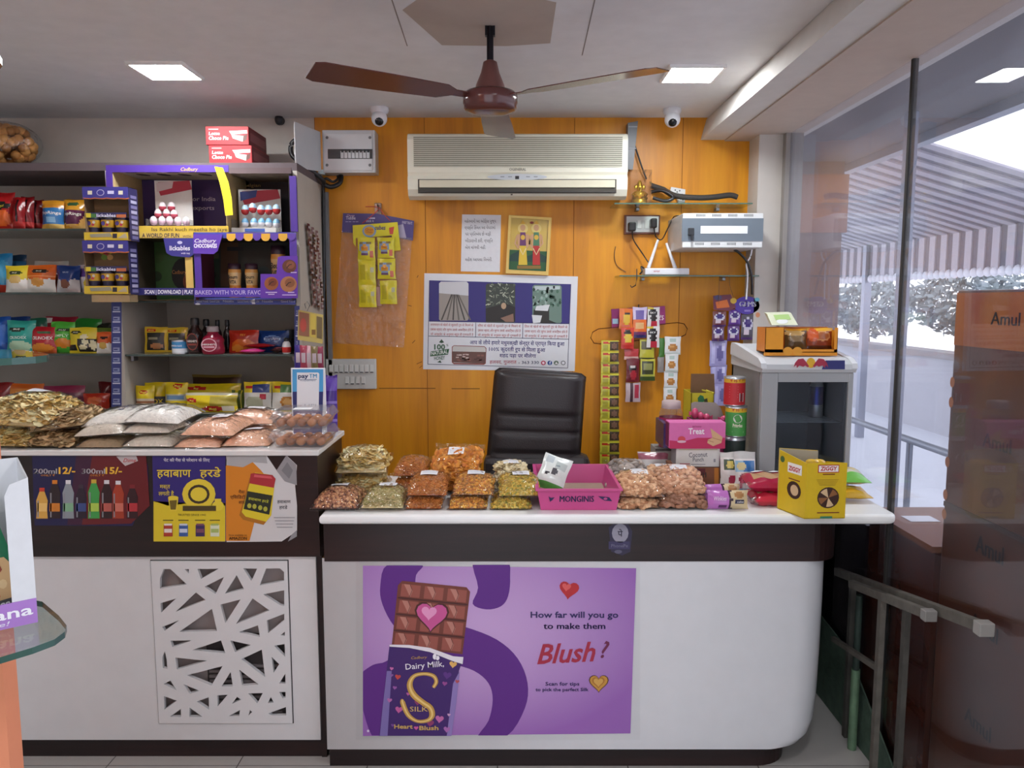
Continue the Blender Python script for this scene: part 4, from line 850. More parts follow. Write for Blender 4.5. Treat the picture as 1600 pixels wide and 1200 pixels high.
lying('wafer_packet', 'small hot pink wafer packet hanging over the syrup shelf edge', 374, 412, 3.37, ZD, .04, .02, 'd83c88', [('r', .3, .7, .3, .7, 'e8a0c4')], 4)
lying('wafer_packet', 'small dark packet lying at the right of the syrup shelf', 420, 444, 3.39, ZD, .05, .025, '4a2a2c', [('e', .5, .5, .3, .3, 'a85a5c')], -8)
t = thing('sauce_bottle', 'small white and red capped bottle at the right end of the syrup shelf', 'bottle', (PX(448, yf-.05, ZD), yf-.05, ZD+.001)); c = t.location
MB().lathe([(.014, 0), (.019, .006), (.02, .03), (.016, .048), (.01, .055)], c, [M('e0e0e2', 'gloss'), M('c8302c', 'gloss'), M('e0e0e2', 'gloss'), M('e0e0e2', 'gloss')], 16).build('bottle_body', t); MB().lathe([(.011, .055), (.011, .068), (.006, .07)], c, M('2a2a2c', 'plastic'), 12).build('cap', t)
t = thing('jar', 'small dark jar with black lid standing behind the dark blue pouch', 'jar', (PX(454, yb, ZD), yb, ZD+.001)); c = t.location
MB().lathe([(.02, 0), (.021, .01), (.021, .06)], c, M('3a3230', 'gloss'), 16).build('jar_body', t); MB().lathe([(.0215, .06), (.022, .062), (.022, .1)], c, M('242226', 'plastic'), 16).build('lid', t)
# right bay, lowest shelf: noodle packets
g6 = 'yellow noodle packets'; z = Z4; ye = 'd8c01e'
mg = lambda u=.25, v=.8: [('e', u, v, .2, .09, 'b8241c'), ('t', 'Maggi', u, v-.03, .07, 'e8d84a')]
S('low yellow noodle packet with blue lettering at the left end of the lowest shelf', 'packet', g6, 212, 242, 603, z, yf-.02, .05, ye, [('b', .2, .5, 'c8b8a0'), ('b', .3, .42, '8a5a3c')]+mg(.5, .75), seed=41)
S('yellow noodle packet half behind the low yellow packet', 'packet', g6, 226, 259, 598, z, yf+.02, .05, 'cdb51c', [('r', .3, 1, .2, .5, '4a4a4c'), ('t', 'BOX', .65, .25, .15, 'd8c01e')], seed=42)
S('yellow noodle packet with blue band beside the wide noodle packets', 'packet', g6, 258, 294, 598, z, yf-.01, .05, ye, [('b', .35, .6, 'b8b49a'), ('r', .1, .9, .42, .55, '6a88a8')]+mg(.6, .88), seed=43)
S('large yellow noodle family packet at the back of the lowest shelf', 'packet', g6, 290, 378, 600, z, yb, .06, ye, mg(.2, .8), seed=44)
S('dark brown packet lying across the top of the yellow noodle packets', 'packet', g6, 300, 378, 586, z, 3.68, .05, '4a3424', [('b', .9, 1, '8a7434')], seed=45)
S('wide yellow noodle packet with red oval behind the white flour', 'packet', g6, 290, 372, 614, z, yf-.04, .055, ye, [('e', .12, .6, .12, .12, 'b8241c'), ('e', .55, .18, .2, .14, 'b8241c'), ('b', .85, 1, 'c8c0a0'), ('r', .5, 1, .3, .8, 'a89a3a'), ('r', .75, .95, .05, .3, 'd8d4c0'), ('t', 'Maggi', .12, .56, .08, 'e8d84a'), ('t', 'Maggi', .55, .12, .12, 'e8d84a')], seed=46)
S('dark green striped packet standing between the noodle and soup packets', 'packet', g6, 362, 384, 610, z, yf+.02, .04, '5a6a2c', [('r', .3, .5, 0, 1, 'c8b82a'), ('r', .7, .8, 0, 1, 'c8b82a')], seed=47)
S('yellow and white soup packet with blue panel on the lowest shelf', 'packet', g6, 381, 425, 597, z, yf-.02, .04, ye, [('b', .04, .62, 'c8c4bc'), ('r', .35, .95, .65, .92, '2c3c7a'), ('e', .2, .82, .14, .06, 'b8241c'), ('r', .6, .85, .42, .6, 'a82438'), ('e', .4, .3, .35, .22, 'a8a890')], seed=48)
S('yellow and white soup packet with noodle bowl beside the payment stand', 'packet', g6, 425, 462, 597, z, yf-.02, .04, ye, [('b', .04, .62, 'd8d4cc'), ('r', .4, .95, .62, .9, '4a7a3c'), ('e', .25, .82, .17, .06, 'b8241c'), ('e', .7, .32, .3, .2, 'b87a3a'), ('e', .7, .32, .2, .13, 'd0a060')], seed=49)

# ---------------------------------------------------------------- cardboard displays in the right bay
BR, TAN = M('6a5238', 'matte'), M('b59a6c', 'matte')
def pbox(b, x0, y0, x1, y1, Y0, Y1, mat, bev=0):      # box whose front face fills the given photo rectangle
    a, c_ = P(x0, y0, Y0), P(x1, y1, Y0); return b.box(min(a.x, c_.x), max(a.x, c_.x), Y0, Y1, min(a.z, c_.z), max(a.z, c_.z), mat, bev)
PUR = '4a2c8c'; pm = M(PUR, 'paper')
t = thing('display_carton', 'tall purple open fronted carton on the upper shelf holding white and pink foil eggs', 'carton', P(260, 365, 3.4) )
b = MB(); pbox(b, 165, 258, 357, 269, 3.30, 3.306, pm); pbox(b, 165, 269, 180, 372, 3.30, 3.306, pm)
b.px(3.2995); b.text('Cadbury', 296, 267, 5.5, I('c8a85a'), 1, w=27, shear=.3); b.build('front_frame', t)
b = MB(); x0, x1 = P(178, 300, 3.306).x, P(352, 300, 3.306).x; zt, zb = 2.146, ZA+.002; x0 = max(x0, xd1+.004)
b.box(x0-.002, x0, 3.306, 3.56, zb, zt, TAN); b.box(x1, x1+.002, 3.306, 3.56, zb, zt, TAN); b.box(x0, x1, 3.306, 3.56, zt-.002, zt, M('c8c4bc', 'paper')); b.box(x0, x1, 3.306, 3.56, zb, zb+.002, BR)
for i in range(5): b.face((x0+.05+i*.09, 3.34, zt-.002), (1, 0, 0), (.3, 1, 0), (0, 0, -1)); b.ell(0, .08, .025, .03, I('2a2630'), 1, 10); b.rect(-.03, .0, .02, .03, I('3a3640'), 1)
b.build('carton_shell', t)
b = MB(); b.box(x0, x1, 3.56, 3.565, zb, zt, M('3c2a68', 'paper')); b.px(3.5595)
b.text('or India', 319, 314, 6.5, I('c8c0d8'), 2, w=36); b.text('exports', 317, 328, 6.5, I('c8c0d8'), 2, w=36); b.build('back_board', t)
b = MB(); pbox(b, 209, 353, 357, 363, 3.296, 3.3, M('c8a83c', 'paper')); b.px(3.2955); b.text('Iss Rakhi kuch meetha ho jaye', 296, 361, 5.5, I('4a3c28'), 1, w=118); b.build('lip_strip', t)
def eggs(spots, y, lab, grp, up, low, r=.0155):
    for i, (px_, py_) in enumerate(spots):
        p = P(px_, py_, y); b = MB()
        prof = [(max(1e-4, r*math.sin(math.pi*k/8)**.9*(1-.12*math.cos(math.pi*(1-k/8)))), -r*1.3*math.cos(math.pi*k/8)) for k in range(9)]
        b.lathe(prof, p, [M(low if k < 4 else up, 'foil') for k in range(8)], 12)
        o = b.build('foil_egg', loc=p); tag(o, lab if isinstance(lab, str) else lab[i], 'chocolate egg', grp)
def tray_card(lab, x0, y0, x1, y1, Y, red, z0):
    t = thing('egg_display_tray', lab, 'display tray', P((x0+x1)/2, y1, Y)); b = MB(); pbox(b, x0, y0, x1, y1, Y, Y+.003, M('cfcac4', 'paper')); b.px(Y-.0005)
    b.poly([(x0+6, y0+3), (x1-6, y0), (x1-2, y0+14), (x0+10, y0+24), (x0+6, y0+14)], I(red[0]), 1); b.poly([(x0+3, y0+4), (x0+30, y0-2 if 0 else y0+1), (x0+28, y0+12), (x0+4, y0+18)], I(red[1]), 2); b.build('back_card', t)
    b = MB(); a = P(x0, y1, Y); c_ = P(x1, y1, Y); b.box(a.x, c_.x, Y-.075, Y, z0+.001, z0+.006, M('cfcac4', 'paper')); b.box(a.x, c_.x, Y-.08, Y-.075, z0+.001, z0+.022, M('cfcac4', 'paper'))
    for xx in (a.x, c_.x): b.box(xx-.0015, xx+.0015, Y-.075, Y, z0+.004, z0+.06, CRISP())
    b.face((a.x, Y-.0805, z0), (1, 0, 0), (0, 0, 1), (0, -1, 0)); b.rect((c_.x-a.x)*.3, .004, (c_.x-a.x)*.75, .018, I(red[2]), 1); b.build('tray', t)
tray_card('white card tray of pink and white foil eggs in the tall purple carton', 241, 282, 302, 352, 3.42, ('a8283a', 'c8b4b4', 'b03448'), ZA+.005)
tray_card('white card tray of blue, white and red foil eggs under the broken carton top', 372, 296, 440, 362, 3.42, ('a8283a', '2c3c78', '3a5aa0'), ZA+.005)
eggs([(240, 345), (253, 345), (265, 345), (278, 346), (291, 346)], 3.37, 'white and pink foil egg in the bottom row of the left egg tray', 'eggs in the left tray', 'd8ccd4', 'd0b0c0')
eggs([(247, 334), (260, 334), (272, 335)], 3.385, 'red and white foil egg in the upper row of the left egg tray', 'eggs in the left tray upper row', 'd8c4c8', 'b04858')
eggs([(254, 323), (268, 323)], 3.395, 'red and white foil egg topping the pile in the left egg tray', 'eggs topping the left tray', 'd0c0c4', 'a83c4c')
eggs([(383, 348), (397, 348), (409, 348), (420, 348), (432, 349)], 3.37, 'white foil egg with blue tip in the bottom row of the right egg tray', 'eggs in the right tray bottom row', '7ab0d0', 'dcdce2')
eggs([(383, 328), (395, 325), (408, 328), (420, 328), (432, 327)], 3.385, 'blue and red foil egg in the upper row of the right egg tray', 'eggs in the right tray upper row', 'a8c8dc', 'b83434', .017)
t = thing('display_carton', 'broken grey brown topped carton with a purple post on the upper shelf at the right', 'carton', P(410, 365, 3.4))
b = MB(); x0, x1 = P(358, 300, 3.306).x, xs0-.003; b.box(x0, x1, 3.34, 3.56, zb, zb+.002, BR); b.box(x0, x1, 3.56, 3.563, zb, zt, M('241d26', 'paper')); b.box(x1-.002, x1, 3.306, 3.56, zb, zt, M('3a3036', 'paper'))
b.box(x0, x1, 3.306, 3.56, zt-.012, zt-.010, M('8a7a68', 'matte')); pbox(b, 357.5, 262, 455, 271, 3.30, 3.306, M('5b4a4c', 'matte')); b.px(3.559); b.text('Belgian', 394, 292, 5, I('a88a4a'), 1, w=26); b.build('carton_shell', t)
b = MB(); pbox(b, 452, 275, 465, 362, 3.295, 3.305, pm); b.build('front_post', t)
# lower displays
t = thing('display_carton', 'dark green lined carton with a yellow top strip on the shelf below the eggs', 'carton', P(260, 468, 3.4))
za, zc = ZB+.002, P(0, 372, 3.306).z; x0, x1 = max(xd1+.004, P(209, 420, 3.306).x), P(303, 420, 3.306).x
b = MB(); b.box(x0, x1, 3.5, 3.503, za, zc, M('3c6434', 'paper')); b.box(x0, x0+.002, 3.306, 3.5, za, zc, M('3a3024', 'paper')); b.box(x0, x1, 3.306, 3.5, zc-.002, zc, M('3a3224', 'paper')); b.box(x0, x1, 3.306, 3.5, za, za+.002, BR)
b.px(3.4995); b.ell(247, 402, 9, 9, I('3a5c30'), 1); b.ell(245, 432, 8, 8, I('22381f'), 1); b.ell(286, 428, 18, 25, I('15140f'), 1); b.text('Cadbury', 280, 428, 6, I('b87a40'), 2, w=22); b.ell(293, 440, 7, 12, I('7a3a20'), 2)
for i in range(6): b.rect(226+(i % 2)*5, 378+i*14, 230+(i % 2)*5, 390+i*14, I('4a4428'), 2)
b.build('carton_shell', t)
b = MB(); pbox(b, 208, 363, 302, 372, 3.295, 3.3, M('c8a84c', 'paper')); b.px(3.2945); b.text('A WORLD OF FUN', 251, 371, 6.5, I('2c2440'), 1, w=58, bold=.03); b.text('WITH', 292, 371, 3.5, I('2c2440'), 1, w=13); b.build('top_strip', t)
b = MB(); pbox(b, 209, 450, 302.5, 461, 3.295, 3.3, M('2c2868', 'paper')); b.px(3.2945); b.text('SCAN | DOWNLOAD | PLAY', 264, 459, 6, I('d8d4e0'), 1, w=76, bold=.04); b.build('bottom_strip', t)
b = MB(); pts = [(255, 372), (302, 372), (302, 398), (295, 402), (268, 400), (260, 395)]; b.extrude([P(u, v, 3.292) for u, v in pts], (0, .002, 0), M('35307c', 'paper')); b.px(3.2915); b.text('lickables', 281, 391, 7, I('d8d4e4'), 1, w=32, bold=.04); b.ell(281, 379, 4, 2.5, I('b8b0d0'), 1); b.text('with toy', 290, 397, 3, I('d8d4e4'), 1, w=14); b.build('header_card', t)
b = MB(); pbox(b, 289, 402, 302.5, 450, 3.297, 3.3, M('c8a65a', 'paper')); b.build('side_flap', t)
# biscuit display
t = thing('display_carton', 'purple carton with scalloped yellow awning and biscuit pictures holding malt drink jars', 'carton', P(384, 468, 3.4)); x0, x1 = P(304, 420, 3.306).x, xs0-.003
b = MB(); b.box(x0, x1, 3.52, 3.523, za, zc, M('2a2a22', 'paper')); b.box(x1-.002, x1, 3.306, 3.52, za, zc, M('3a2c20', 'paper')); b.box(x0, x0+.002, 3.306, 3.52, za, zc, M('5a2030', 'paper')); b.box(x0, x1, 3.306, 3.52, zc-.002, zc, M('2c2220', 'paper')); b.box(x0, x1, 3.306, 3.52, za, za+.002, BR)
b.px(3.5195); b.rect(317, 396, 343, 448, I('1c3020'), 1); b.ell(331, 430, 7, 7, I('101810'), 2); b.rect(318, 396, 342, 404, I('4a4a30'), 2); b.rect(355, 386, 380, 392, I('1a1a1c'), 2); b.rect(345, 376, 372, 448, I('4a3018'), 1); b.ell(412, 430, 12, 14, I('1f3030'), 1); b.build('carton_shell', t)
b = MB(); pbox(b, 303, 363, 463, 372, 3.295, 3.3, M('4a4a98', 'foil')); pbox(b, 303, 395, 316, 450, 3.296, 3.3, pm); pbox(b, 452, 372, 464, 402, 3.296, 3.3, pm)
pts = [(302, 366), (348, 366), (340, 392), (334, 397), (302, 396)]; b.extrude([P(u, v, 3.290) for u, v in pts], (0, .002, 0), M('5a34a0', 'paper')); b.px(3.2893); b.text('Cadbury', 321, 379, 6, I('e0dce8'), 1, w=34, shear=.3); b.text('CHOCOBAKES', 321, 387, 6, I('e8e4f0'), 1, w=36, bold=.05)
b.px(3.2945)
for i in range(4): b.poly([(354+i*27+dx, 365+dy) for dx, dy in ((0, 0), (14, 0), (14, 7), (11, 11), (7, 12), (3, 11), (0, 7))], I('d09c34'), 1); b.poly([(368+i*27+dx, 365+dy) for dx, dy in ((0, 0), (13, 0), (13, 6), (10, 10), (6, 11), (3, 10), (0, 6))], I('5a3c98'), 1)
b.build('awning_frame', t)
b = MB(); pbox(b, 303, 450, 410, 464, 3.294, 3.3, M('4e349c', 'paper')); b.px(3.2935); b.text('BAKED WITH YOUR FAVO', 357, 460, 6.5, I('b8a8d4'), 1, w=104, bold=.02); b.build('bottom_strip', t)
b = MB(); b.extrude([P(u, v, 3.29) for u, v in [(407, 428), (432, 428), (434, 402), (440, 400), (465, 400), (465, 466), (407, 466)]], (0, .003, 0), M('5a2c98', 'paper')); b.px(3.2895)
for x, y, r, c1, c2 in ((452, 416, 11, '5a2e1e', '7a4630'), (424, 443, 11, '8a4c28', '6a3018'), (451, 444, 13, '9a6440', '7a4a2c')):
    b.ell(x, y, r, r*.95, I(c1), 1); b.ell(x+2, y-2, r*.6, r*.55, I(c2), 2); b.band([(x-4, y+3), (x, y-2), (x+4, y-3)], 1.4, I('2c140c'), 3)
for x, y, w in ((459, 426, 9), (424, 457, 18), (424, 460, 10), (455, 457, 10), (452, 461, 22)): b.rect(x-w/2, y-1, x+w/2, y+.6, I('b8a4d0'), 2)
b.build('picture_panel', t)
o = MB(); pbox(o, 303, 465, 462, 476, 3.335, 3.337, M('46509a', 'foil')); o.px(3.3345)
for x, s_, w in ((325, 'Good Food, Good Life', 36), (357, 'Nestle', 17), (388, 'Good Food, Good Life', 34), (418, 'Nestle', 17), (450, 'Good Food', 22)): o.text(s_, x, 472.5, 3.6, I('b8bcd8'), 1, w=w)
o.ell(309, 475, 4, 1.5, I('dcdce8'), 1); o.poly([(392, 469), (398, 467), (399, 475), (394, 475)], I('dcdce8'), 1)
tag(o.build('shelf_tape', loc=P(382, 476, 3.335)), 'blue printed tape along the shelf edge under the biscuit display', 'shelf tape')
def maltjar(lab, p0, p1, top, Y, zb_):
    r = (PX(p1, Y, zb_)-PX(p0, Y, zb_))/2; H_ = PZ(top, Y)-zb_; t = thing('malt_drink_jar', lab, 'jar', (PX((p0+p1)/2, Y, zb_), Y, zb_), 'malt drink jars'); c = t.location
    b = MB(); b.lathe([(r*.85, 0), (r*.95, H_*.05), (r*.8, H_*.4), (r*.95, H_*.75), (r*.9, H_*.84)], c, [M('b8682c', 'gloss'), M('d08a3c', 'gloss'), M('d8b47c', 'gloss'), M('d89a4a', 'gloss')], 20); b.face(c+Vector((0, -r*.96, 0)), (1, 0, 0), (0, 0, 1)); b.text('Bourn', 0, H_*.58, H_*.1, I('2c2418'), up=1, w=r*1.4, bold=.04); b.text('VITA', 0, H_*.44, H_*.1, I('2c2418'), up=1, w=r*1.0, bold=.04)
    b.ell(r*.3, H_*.22, r*.4, H_*.14, I('b85a20'), 1); b.build('jar_body', t); MB().lathe([(r*.9, H_*.84), (r*.92, H_*.85), (r*.9, H_), (r*.8, H_)], c, M('3a2230', 'plastic'), 20).build('lid', t)
maltjar('small malt drink jar, first of the two small ones in the biscuit display', 358, 379, 412, 3.4, ZB+.0045); maltjar('small malt drink jar in the biscuit display nearest the picture panel', 384, 405, 412, 3.4, ZB+.0045)
maltjar('large malt drink jar standing tall behind the biscuit picture panel', 425, 449, 384, 3.42, ZB+.0045)
# twin tier cup display hung on the divider
for k, (y0, lab) in enumerate(((292, 'upper tier of the purple cardboard display of dip cups on the divider'), (376, 'lower tier of the purple cardboard display of dip cups on the divider'))):
    t = thing('cup_display', lab, 'display box', P(168, y0+82, 3.22), 'dip cup displays')
    pz = lambda y: P(0, y, 3.2).z; xa, xb = P(130, y0, 3.2).x, P(200, y0, 3.2).x
    b = MB(); b.box(xa, xb, 3.272, 3.275, pz(y0+83), pz(y0), M('7a6040', 'matte')); b.box(xa, xa+.002, 3.2, 3.272, pz(y0+83), pz(y0), M('6a5238', 'matte')); b.box(xb-.002, xb, 3.2, 3.272, pz(y0+83), pz(y0), M('2a2650', 'paper')); b.box(xa, xb, 3.2, 3.275, pz(y0+84), pz(y0+82.5), M('8a6a3c', 'matte')); b.box(xa, xb, 3.2, 3.275, pz(y0+.8), pz(y0), M('3a3478', 'paper')); b.build('box_shell', t)
    b = MB(); pbox(b, 128, y0, 200, y0+19, 3.195, 3.198, M('35307c', 'paper')); b.px(3.1945)
    for x in (140, 188): b.rect(x-3, y0+6, x+4, y0+12, I('c8c0a8'), 1)
    b.ell(157, y0+9, 6, 5, I('a8a4c0'), 1); b.ell(157, y0+9, 5, 4, I('35307c'), 2); b.rect(168, y0+6, 178, y0+11, I('b8b4d0'), 1); b.band([(130+i*6, y0+17.5+(i % 3)*.6) for i in range(13)], 1.6, I('a85a2c'), 1); b.build('header', t)
    b = MB(); b.box(xb+.0003, xb+.001, 3.2, 3.273, pz(y0+84), pz(y0+1), M('26224c', 'paper')); b.face((xb+.0012, 3.2, 0), (0, 1, 0), (0, 0, 1), (1, 0, 0))
    for i in range(9): b.rect(.012, pz(y0+12+i*8), .062, pz(y0+17+i*8), I('9a96b0' if i % 2 else '6a6690'), 1)
    b.build('side_strip', t)
    b = MB(); pbox(b, 131, y0+40, 198, y0+47, 3.205, 3.207, M('26224c', 'paper')); b.px(3.2045); b.rect(132, y0+41, 142, y0+48, I('c8b02c'), 1); b.rect(142, y0+42, 150, y0+48, I('3f6a34'), 1); b.rect(182, y0+43, 197, y0+48, I('a85a34'), 1); b.text('lickables', 166, y0+47, 5, I('d0ccdc'), 2, w=30, bold=.03); b.build('inner_band', t)
    b = MB(); pbox(b, 131, y0+71, 200, y0+83, 3.196, 3.199, M('c8a82c', 'paper')); b.px(3.1955); b.poly([(140, y0+74), (172, y0+72), (176, y0+78), (142, y0+79)], I('8a8470'), 1); b.rect(176, y0+73, 183, y0+80, I('2a2430'), 1); b.poly([(184, y0+80), (196, y0+72), (199, y0+80)], I('a89880'), 1); b.build('front_lip', t)
    b = MB(); b.box(xa+.002, xb-.002, 3.2+.006, 3.271, pz(y0+82.4), pz(y0+70.6), M('6a5238', 'matte')); b.build('platform', t)
    for i in range(3):
        px_ = 143+i*22; p = P(px_, y0+69, 3.215); r = .027; tt = thing('dip_cup', '%s dip cup with yellow label in the %s tier of the cup display' % (('first', 'middle', 'third')[i], ('upper', 'lower')[k]), 'cup', (p.x, 3.24, pz(y0+70.6)+.001), 'dip cups in the cup display'); c = tt.location
        m = MB(); m.lathe([(r*.8, 0), (r*.85, .012), (r*.9, .02), (r, .05), (r, .055)], c, [M('2a2440', 'plastic'), M('2a2440', 'plastic'), M('d0a42c', 'paper'), M('2a2440', 'plastic')], 18); m.face(c+Vector((0, -r*.99, 0)), (1, 0, 0), (0, 0, 1)); m.ell(-.008, .036, .008, .009, I('4a3a7a'), 1); m.ell(.008, .03, .006, .005, I('b83a4a'), 1); m.ell(.012, .04, .006, .006, I('e0d8c8'), 1); m.build('cup_body', tt)
        MB().lathe([(r*1.03, .055), (r*1.03, .06), (r*.9, .062)], c, M('241f34', 'plastic'), 18).build('lid', tt)
    if k: 
        b = MB(); b.px(3.2715)
        for x, y, c_ in ((160, 393, 'd0b02c'), (166, 398, 'b8403a'), (171, 393, 'd8c04a'), (163, 402, '7a9a3a'), (172, 402, 'd0a060')): b.ell(x, y, 5, 4.5, I(c_), 1+.1*(x % 5), 10)
        b.build('back_print', t)
o = MB(); pbox(o, 143, 460.5, 203, 472, 3.21, 3.28, M('b59a72', 'matte')); tag(o.build('cardboard_flap', loc=P(176, 472, 3.24)), 'bare tan cardboard base under the twin tier cup display', 'cardboard')
# boxes on top of the unit
for k, (x0, y0, x1, y1, lab) in enumerate(((326, 230, 394, 257, 'red chocolate pie box, lower of the two on the shelf unit'), (321, 203, 389, 230, 'red chocolate pie box, upper of the two on the shelf unit'))):
    a, c_ = P(x0, y0, 3.38), P(x1, y1, 3.38); z0 = 2.184+k*.079; t_ = thing('pie_box', lab, 'box', ((a.x+c_.x)/2, 3.46, z0), 'red pie boxes on the shelf unit')
    b = MB(); b.box(a.x, c_.x, 3.38, 3.62, z0, z0+.077, M('a5161f', 'paper'), .001, 1); b.box(c_.x-.0002, c_.x+.0006, 3.384, 3.616, z0+.003, z0+.074, M('6a2228', 'paper')); b.face((a.x, 3.38, z0+.077), (1, 0, 0), (0, 0, -1), (0, -1, 0)); w = c_.x-a.x
    b.text('Lotte', w*.2, .036, .013, I('f0e8e8'), 1, w=w*.26, shear=.15, bold=.04); b.text('Choco Pie', w*.3, .056, .015, I('f0e8e8'), 1, w=w*.46, shear=.15, bold=.04); b.poly([(w*.55, .02), (w*.97, .016), (w*.97, .03), (w*.6, .034)], I('f0ece8'), 1); b.poly([(w*.6, .034), (w*.88, .04), (w*.86, .064), (w*.63, .05)], I('e8dcd0'), 1); b.poly([(w*.88, .04), (w*.97, .032), (w*.95, .055), (w*.86, .064)], I('5a2a20'), 1); b.rect(w*.07, .01, w*.3, .014, I('e0b0b0'), 1); b.build('carton', t_)
    MB().box(c_.x+.0007, c_.x+.0009, 3.4, 3.6, z0+.02, z0+.055, M('8a4a4e', 'paper')).build('side_print', t_)
b = MB(); pts = [P(u, v, 3.285) for u, v in ((335, 260), (348, 262), (357, 285), (362, 310), (364, 336), (352, 337), (349, 312), (343, 285))]; b.extrude(pts, (0, .0015, 0), M('e2cc1e', 'paper')); tag(b.build('paper_streamer', loc=P(350, 260, 3.285)), 'bright yellow paper strip hanging down from the red pie boxes', 'paper strip')
b = thing('snack_bag', 'clear bag of round brown snacks lying on the shelf unit top at the far left', 'snack bag', (PX(8, 3.5, 2.25), 3.5, 2.187)); m = MB(); rd = random.Random(5)
for i in range(150):
    q = Vector((rd.gauss(0, 1), rd.gauss(0, 1), rd.gauss(0, 1))).normalized()*.92; m.blob(b.location+Vector((q.x*.13, q.y*.09, .095+q.z*.085)), (.021, .021, .02), M(rd.choice(['b0783a', '9a642c', 'c48c4a']), 'food'), 9, 6)
m.build('filling', b); m = MB(); m.blob(b.location+Vector((0, 0, .1)), (.158, .115, .1), CLEAR(), 24, 14); m.build('film', b)
# ---------------------------------------------------------------- on the orange wall
WY = YB-.0105
def wbox(b, x0, y0, x1, y1, Yf, mat, bev=0, Yb=WY): return pbox(b, x0, y0, x1, y1, Yf, Yb, mat, bev)
# air conditioner
AY = 3.6; a, c_ = P(636, 207, AY), P(980, 310, AY); t = thing('air_conditioner', 'cream split air conditioner mounted high on the orange wall', 'air conditioner', ((a.x+c_.x)/2, WY, c_.z))
cr = M('e2dfcc', 'plastic'); z0, z1 = c_.z, a.z; hh = z1-z0
prof = [(WY, z0+.03), (3.66, z0), (3.615, z0+.012), (3.597, z0+.04), (3.594, z0+hh*.3), (3.606, z0+hh*.36), (3.6, z0+hh*.4), (3.6, z1-.03), (3.612, z1-.008), (3.63, z1), (WY, z1)]
b = MB(); b.extrude([(a.x, y, z) for y, z in prof], (c_.x-a.x, 0, 0), cr, False); b.build('housing', t)
b = MB(); p0, p1 = P(646, 214, AY), P(972, 261, AY); n = 15
for i in range(n):
    z = p1.z+(p0.z-p1.z)*i/n; b.box(p0.x, p1.x, 3.5965, 3.6, z, z+.0035, M('c9c6b4', 'plastic')); b.box(p0.x, p1.x, 3.5985, 3.6, z+.0035, z+.0095, M('8f8c7e', 'matte'))
b.build('intake_grille', t)
b = MB(); wbox(b, 653, 280, 963, 302, 3.5925, M('4a463e', 'matte'), 0, 3.5945); b.build('air_outlet', t)
b = MB(); wbox(b, 655, 281, 961, 293, 3.586, M('d3cdb4', 'plastic'), .002, 3.592); b.build('flap', t)
b = MB(); wbox(b, 655, 298.5, 961, 300.5, 3.586, M('3a3833', 'plastic'), 0, 3.592); b.build('lower_vane', t)
b = MB().px(3.592); b.ell(808, 276.5, 47, 5, M('c3c8cc', 'plastic'), 1, 24); b.rect(805, 275, 811, 280, I('2a2a2c'), 2)
for x in (782, 794, 822, 834): b.rect(x, 275.5, x+6, 277, I('8a8f96'), 2)
b.build('display_strip', t)
b = MB().px(3.5965); b.text('OGENERAL', 809, 266.5, 4, I('4a463c'), 1, w=26); b.rect(798, 303, 801, 305, I('4a463c'), 1); b.build('maker_lettering', t)
# breaker box with its door swung open
t = thing('breaker_box', 'grey electric breaker box with open door on the orange wall beside the shelf unit', 'breaker box', P(546, 236, WY))
b = MB(); wbox(b, 503, 203, 587, 270, 3.70, M('c2c3c4', 'plastic'), .004); b.build('enclosure', t)
b = MB(); wbox(b, 505, 209, 582, 266, 3.696, M('cbccce', 'plastic'), .001, 3.7); b.px(3.6955)
for x, y in ((511, 215), (578, 215), (511, 258), (578, 258)): b.ell(x, y, 2.4, 2.4, I('6a6a6c'), 1, 10)
b.build('cover_plate', t)
b = MB(); wbox(b, 512, 233, 582, 248, 3.6945, M('3a3c40', 'plastic'), 0, 3.696); b.build('breaker_slot', t)
for i in range(8):
    b = MB(); x = 532+i*5.8; wbox(b, x, 236, x+5, 247, 3.69, M('c9cacc', 'plastic'), 0, 3.6945); wbox(b, x+1.2, 233.5, x+3.8, 238, 3.685, M('1c1c20', 'plastic'), 0, 3.69); b.build('breaker', t)
b = MB(); p = P(501, 236, 3.7); zt, zb = P(0, 200, 3.62).z, P(0, 285, 3.62).z
b.extrude([(p.x, 3.702, P(0, 206, 3.7).z), (p.x-.055, 3.47, P(0, 190, 3.47).z), (p.x-.055, 3.47, P(0, 262, 3.47).z), (p.x, 3.702, P(0, 268, 3.7).z)], (-.004, 0, 0), M('c6c7c9', 'plastic')); b.build('door', t)
b = MB(); wbox(b, 497, 265, 530, 272, 3.74, M('a9b4b8', 'plastic')); b.build('cable_gland', t)
def curve(name, lab, pts, r, col, cat='cable', kind='plastic', grp=None):
    P_ = [Vector(p) for p in pts]; out = []
    for i in range(len(P_)-1):
        p0, p1, p2, p3 = P_[max(i-1, 0)], P_[i], P_[i+1], P_[min(i+2, len(P_)-1)]
        for k in range(6):
            s = k/6; out.append(.5*((2*p1)+(p2-p0)*s+(2*p0-5*p1+4*p2-p3)*s*s+(3*p1-p0-3*p2+p3)*s**3))
    out.append(P_[-1]); b = MB().tube(out, r, M(col, kind), 8); return tag(b.build(name, loc=P_[0]), lab, cat, grp)
curve('power_cable', 'thick black cable looping from the breaker box door down behind the box', [P(463, 218, 3.6), P(455, 226, 3.6), P(456, 242, 3.6), P(470, 254, 3.60), P(502, 279, 3.68), P(507, 288, 3.71), P(518, 292, 3.72), P(531, 286, 3.74), P(533, 274, 3.76), P(528, 268, 3.78)], .011, '1c1c1e')
curve('thin_cable', 'second thinner black cable bent under the breaker box', [P(504, 284, 3.72), P(510, 279, 3.74), P(520, 284, 3.75), P(528, 279, 3.77), P(526, 270, 3.785)], .006, '26262a')
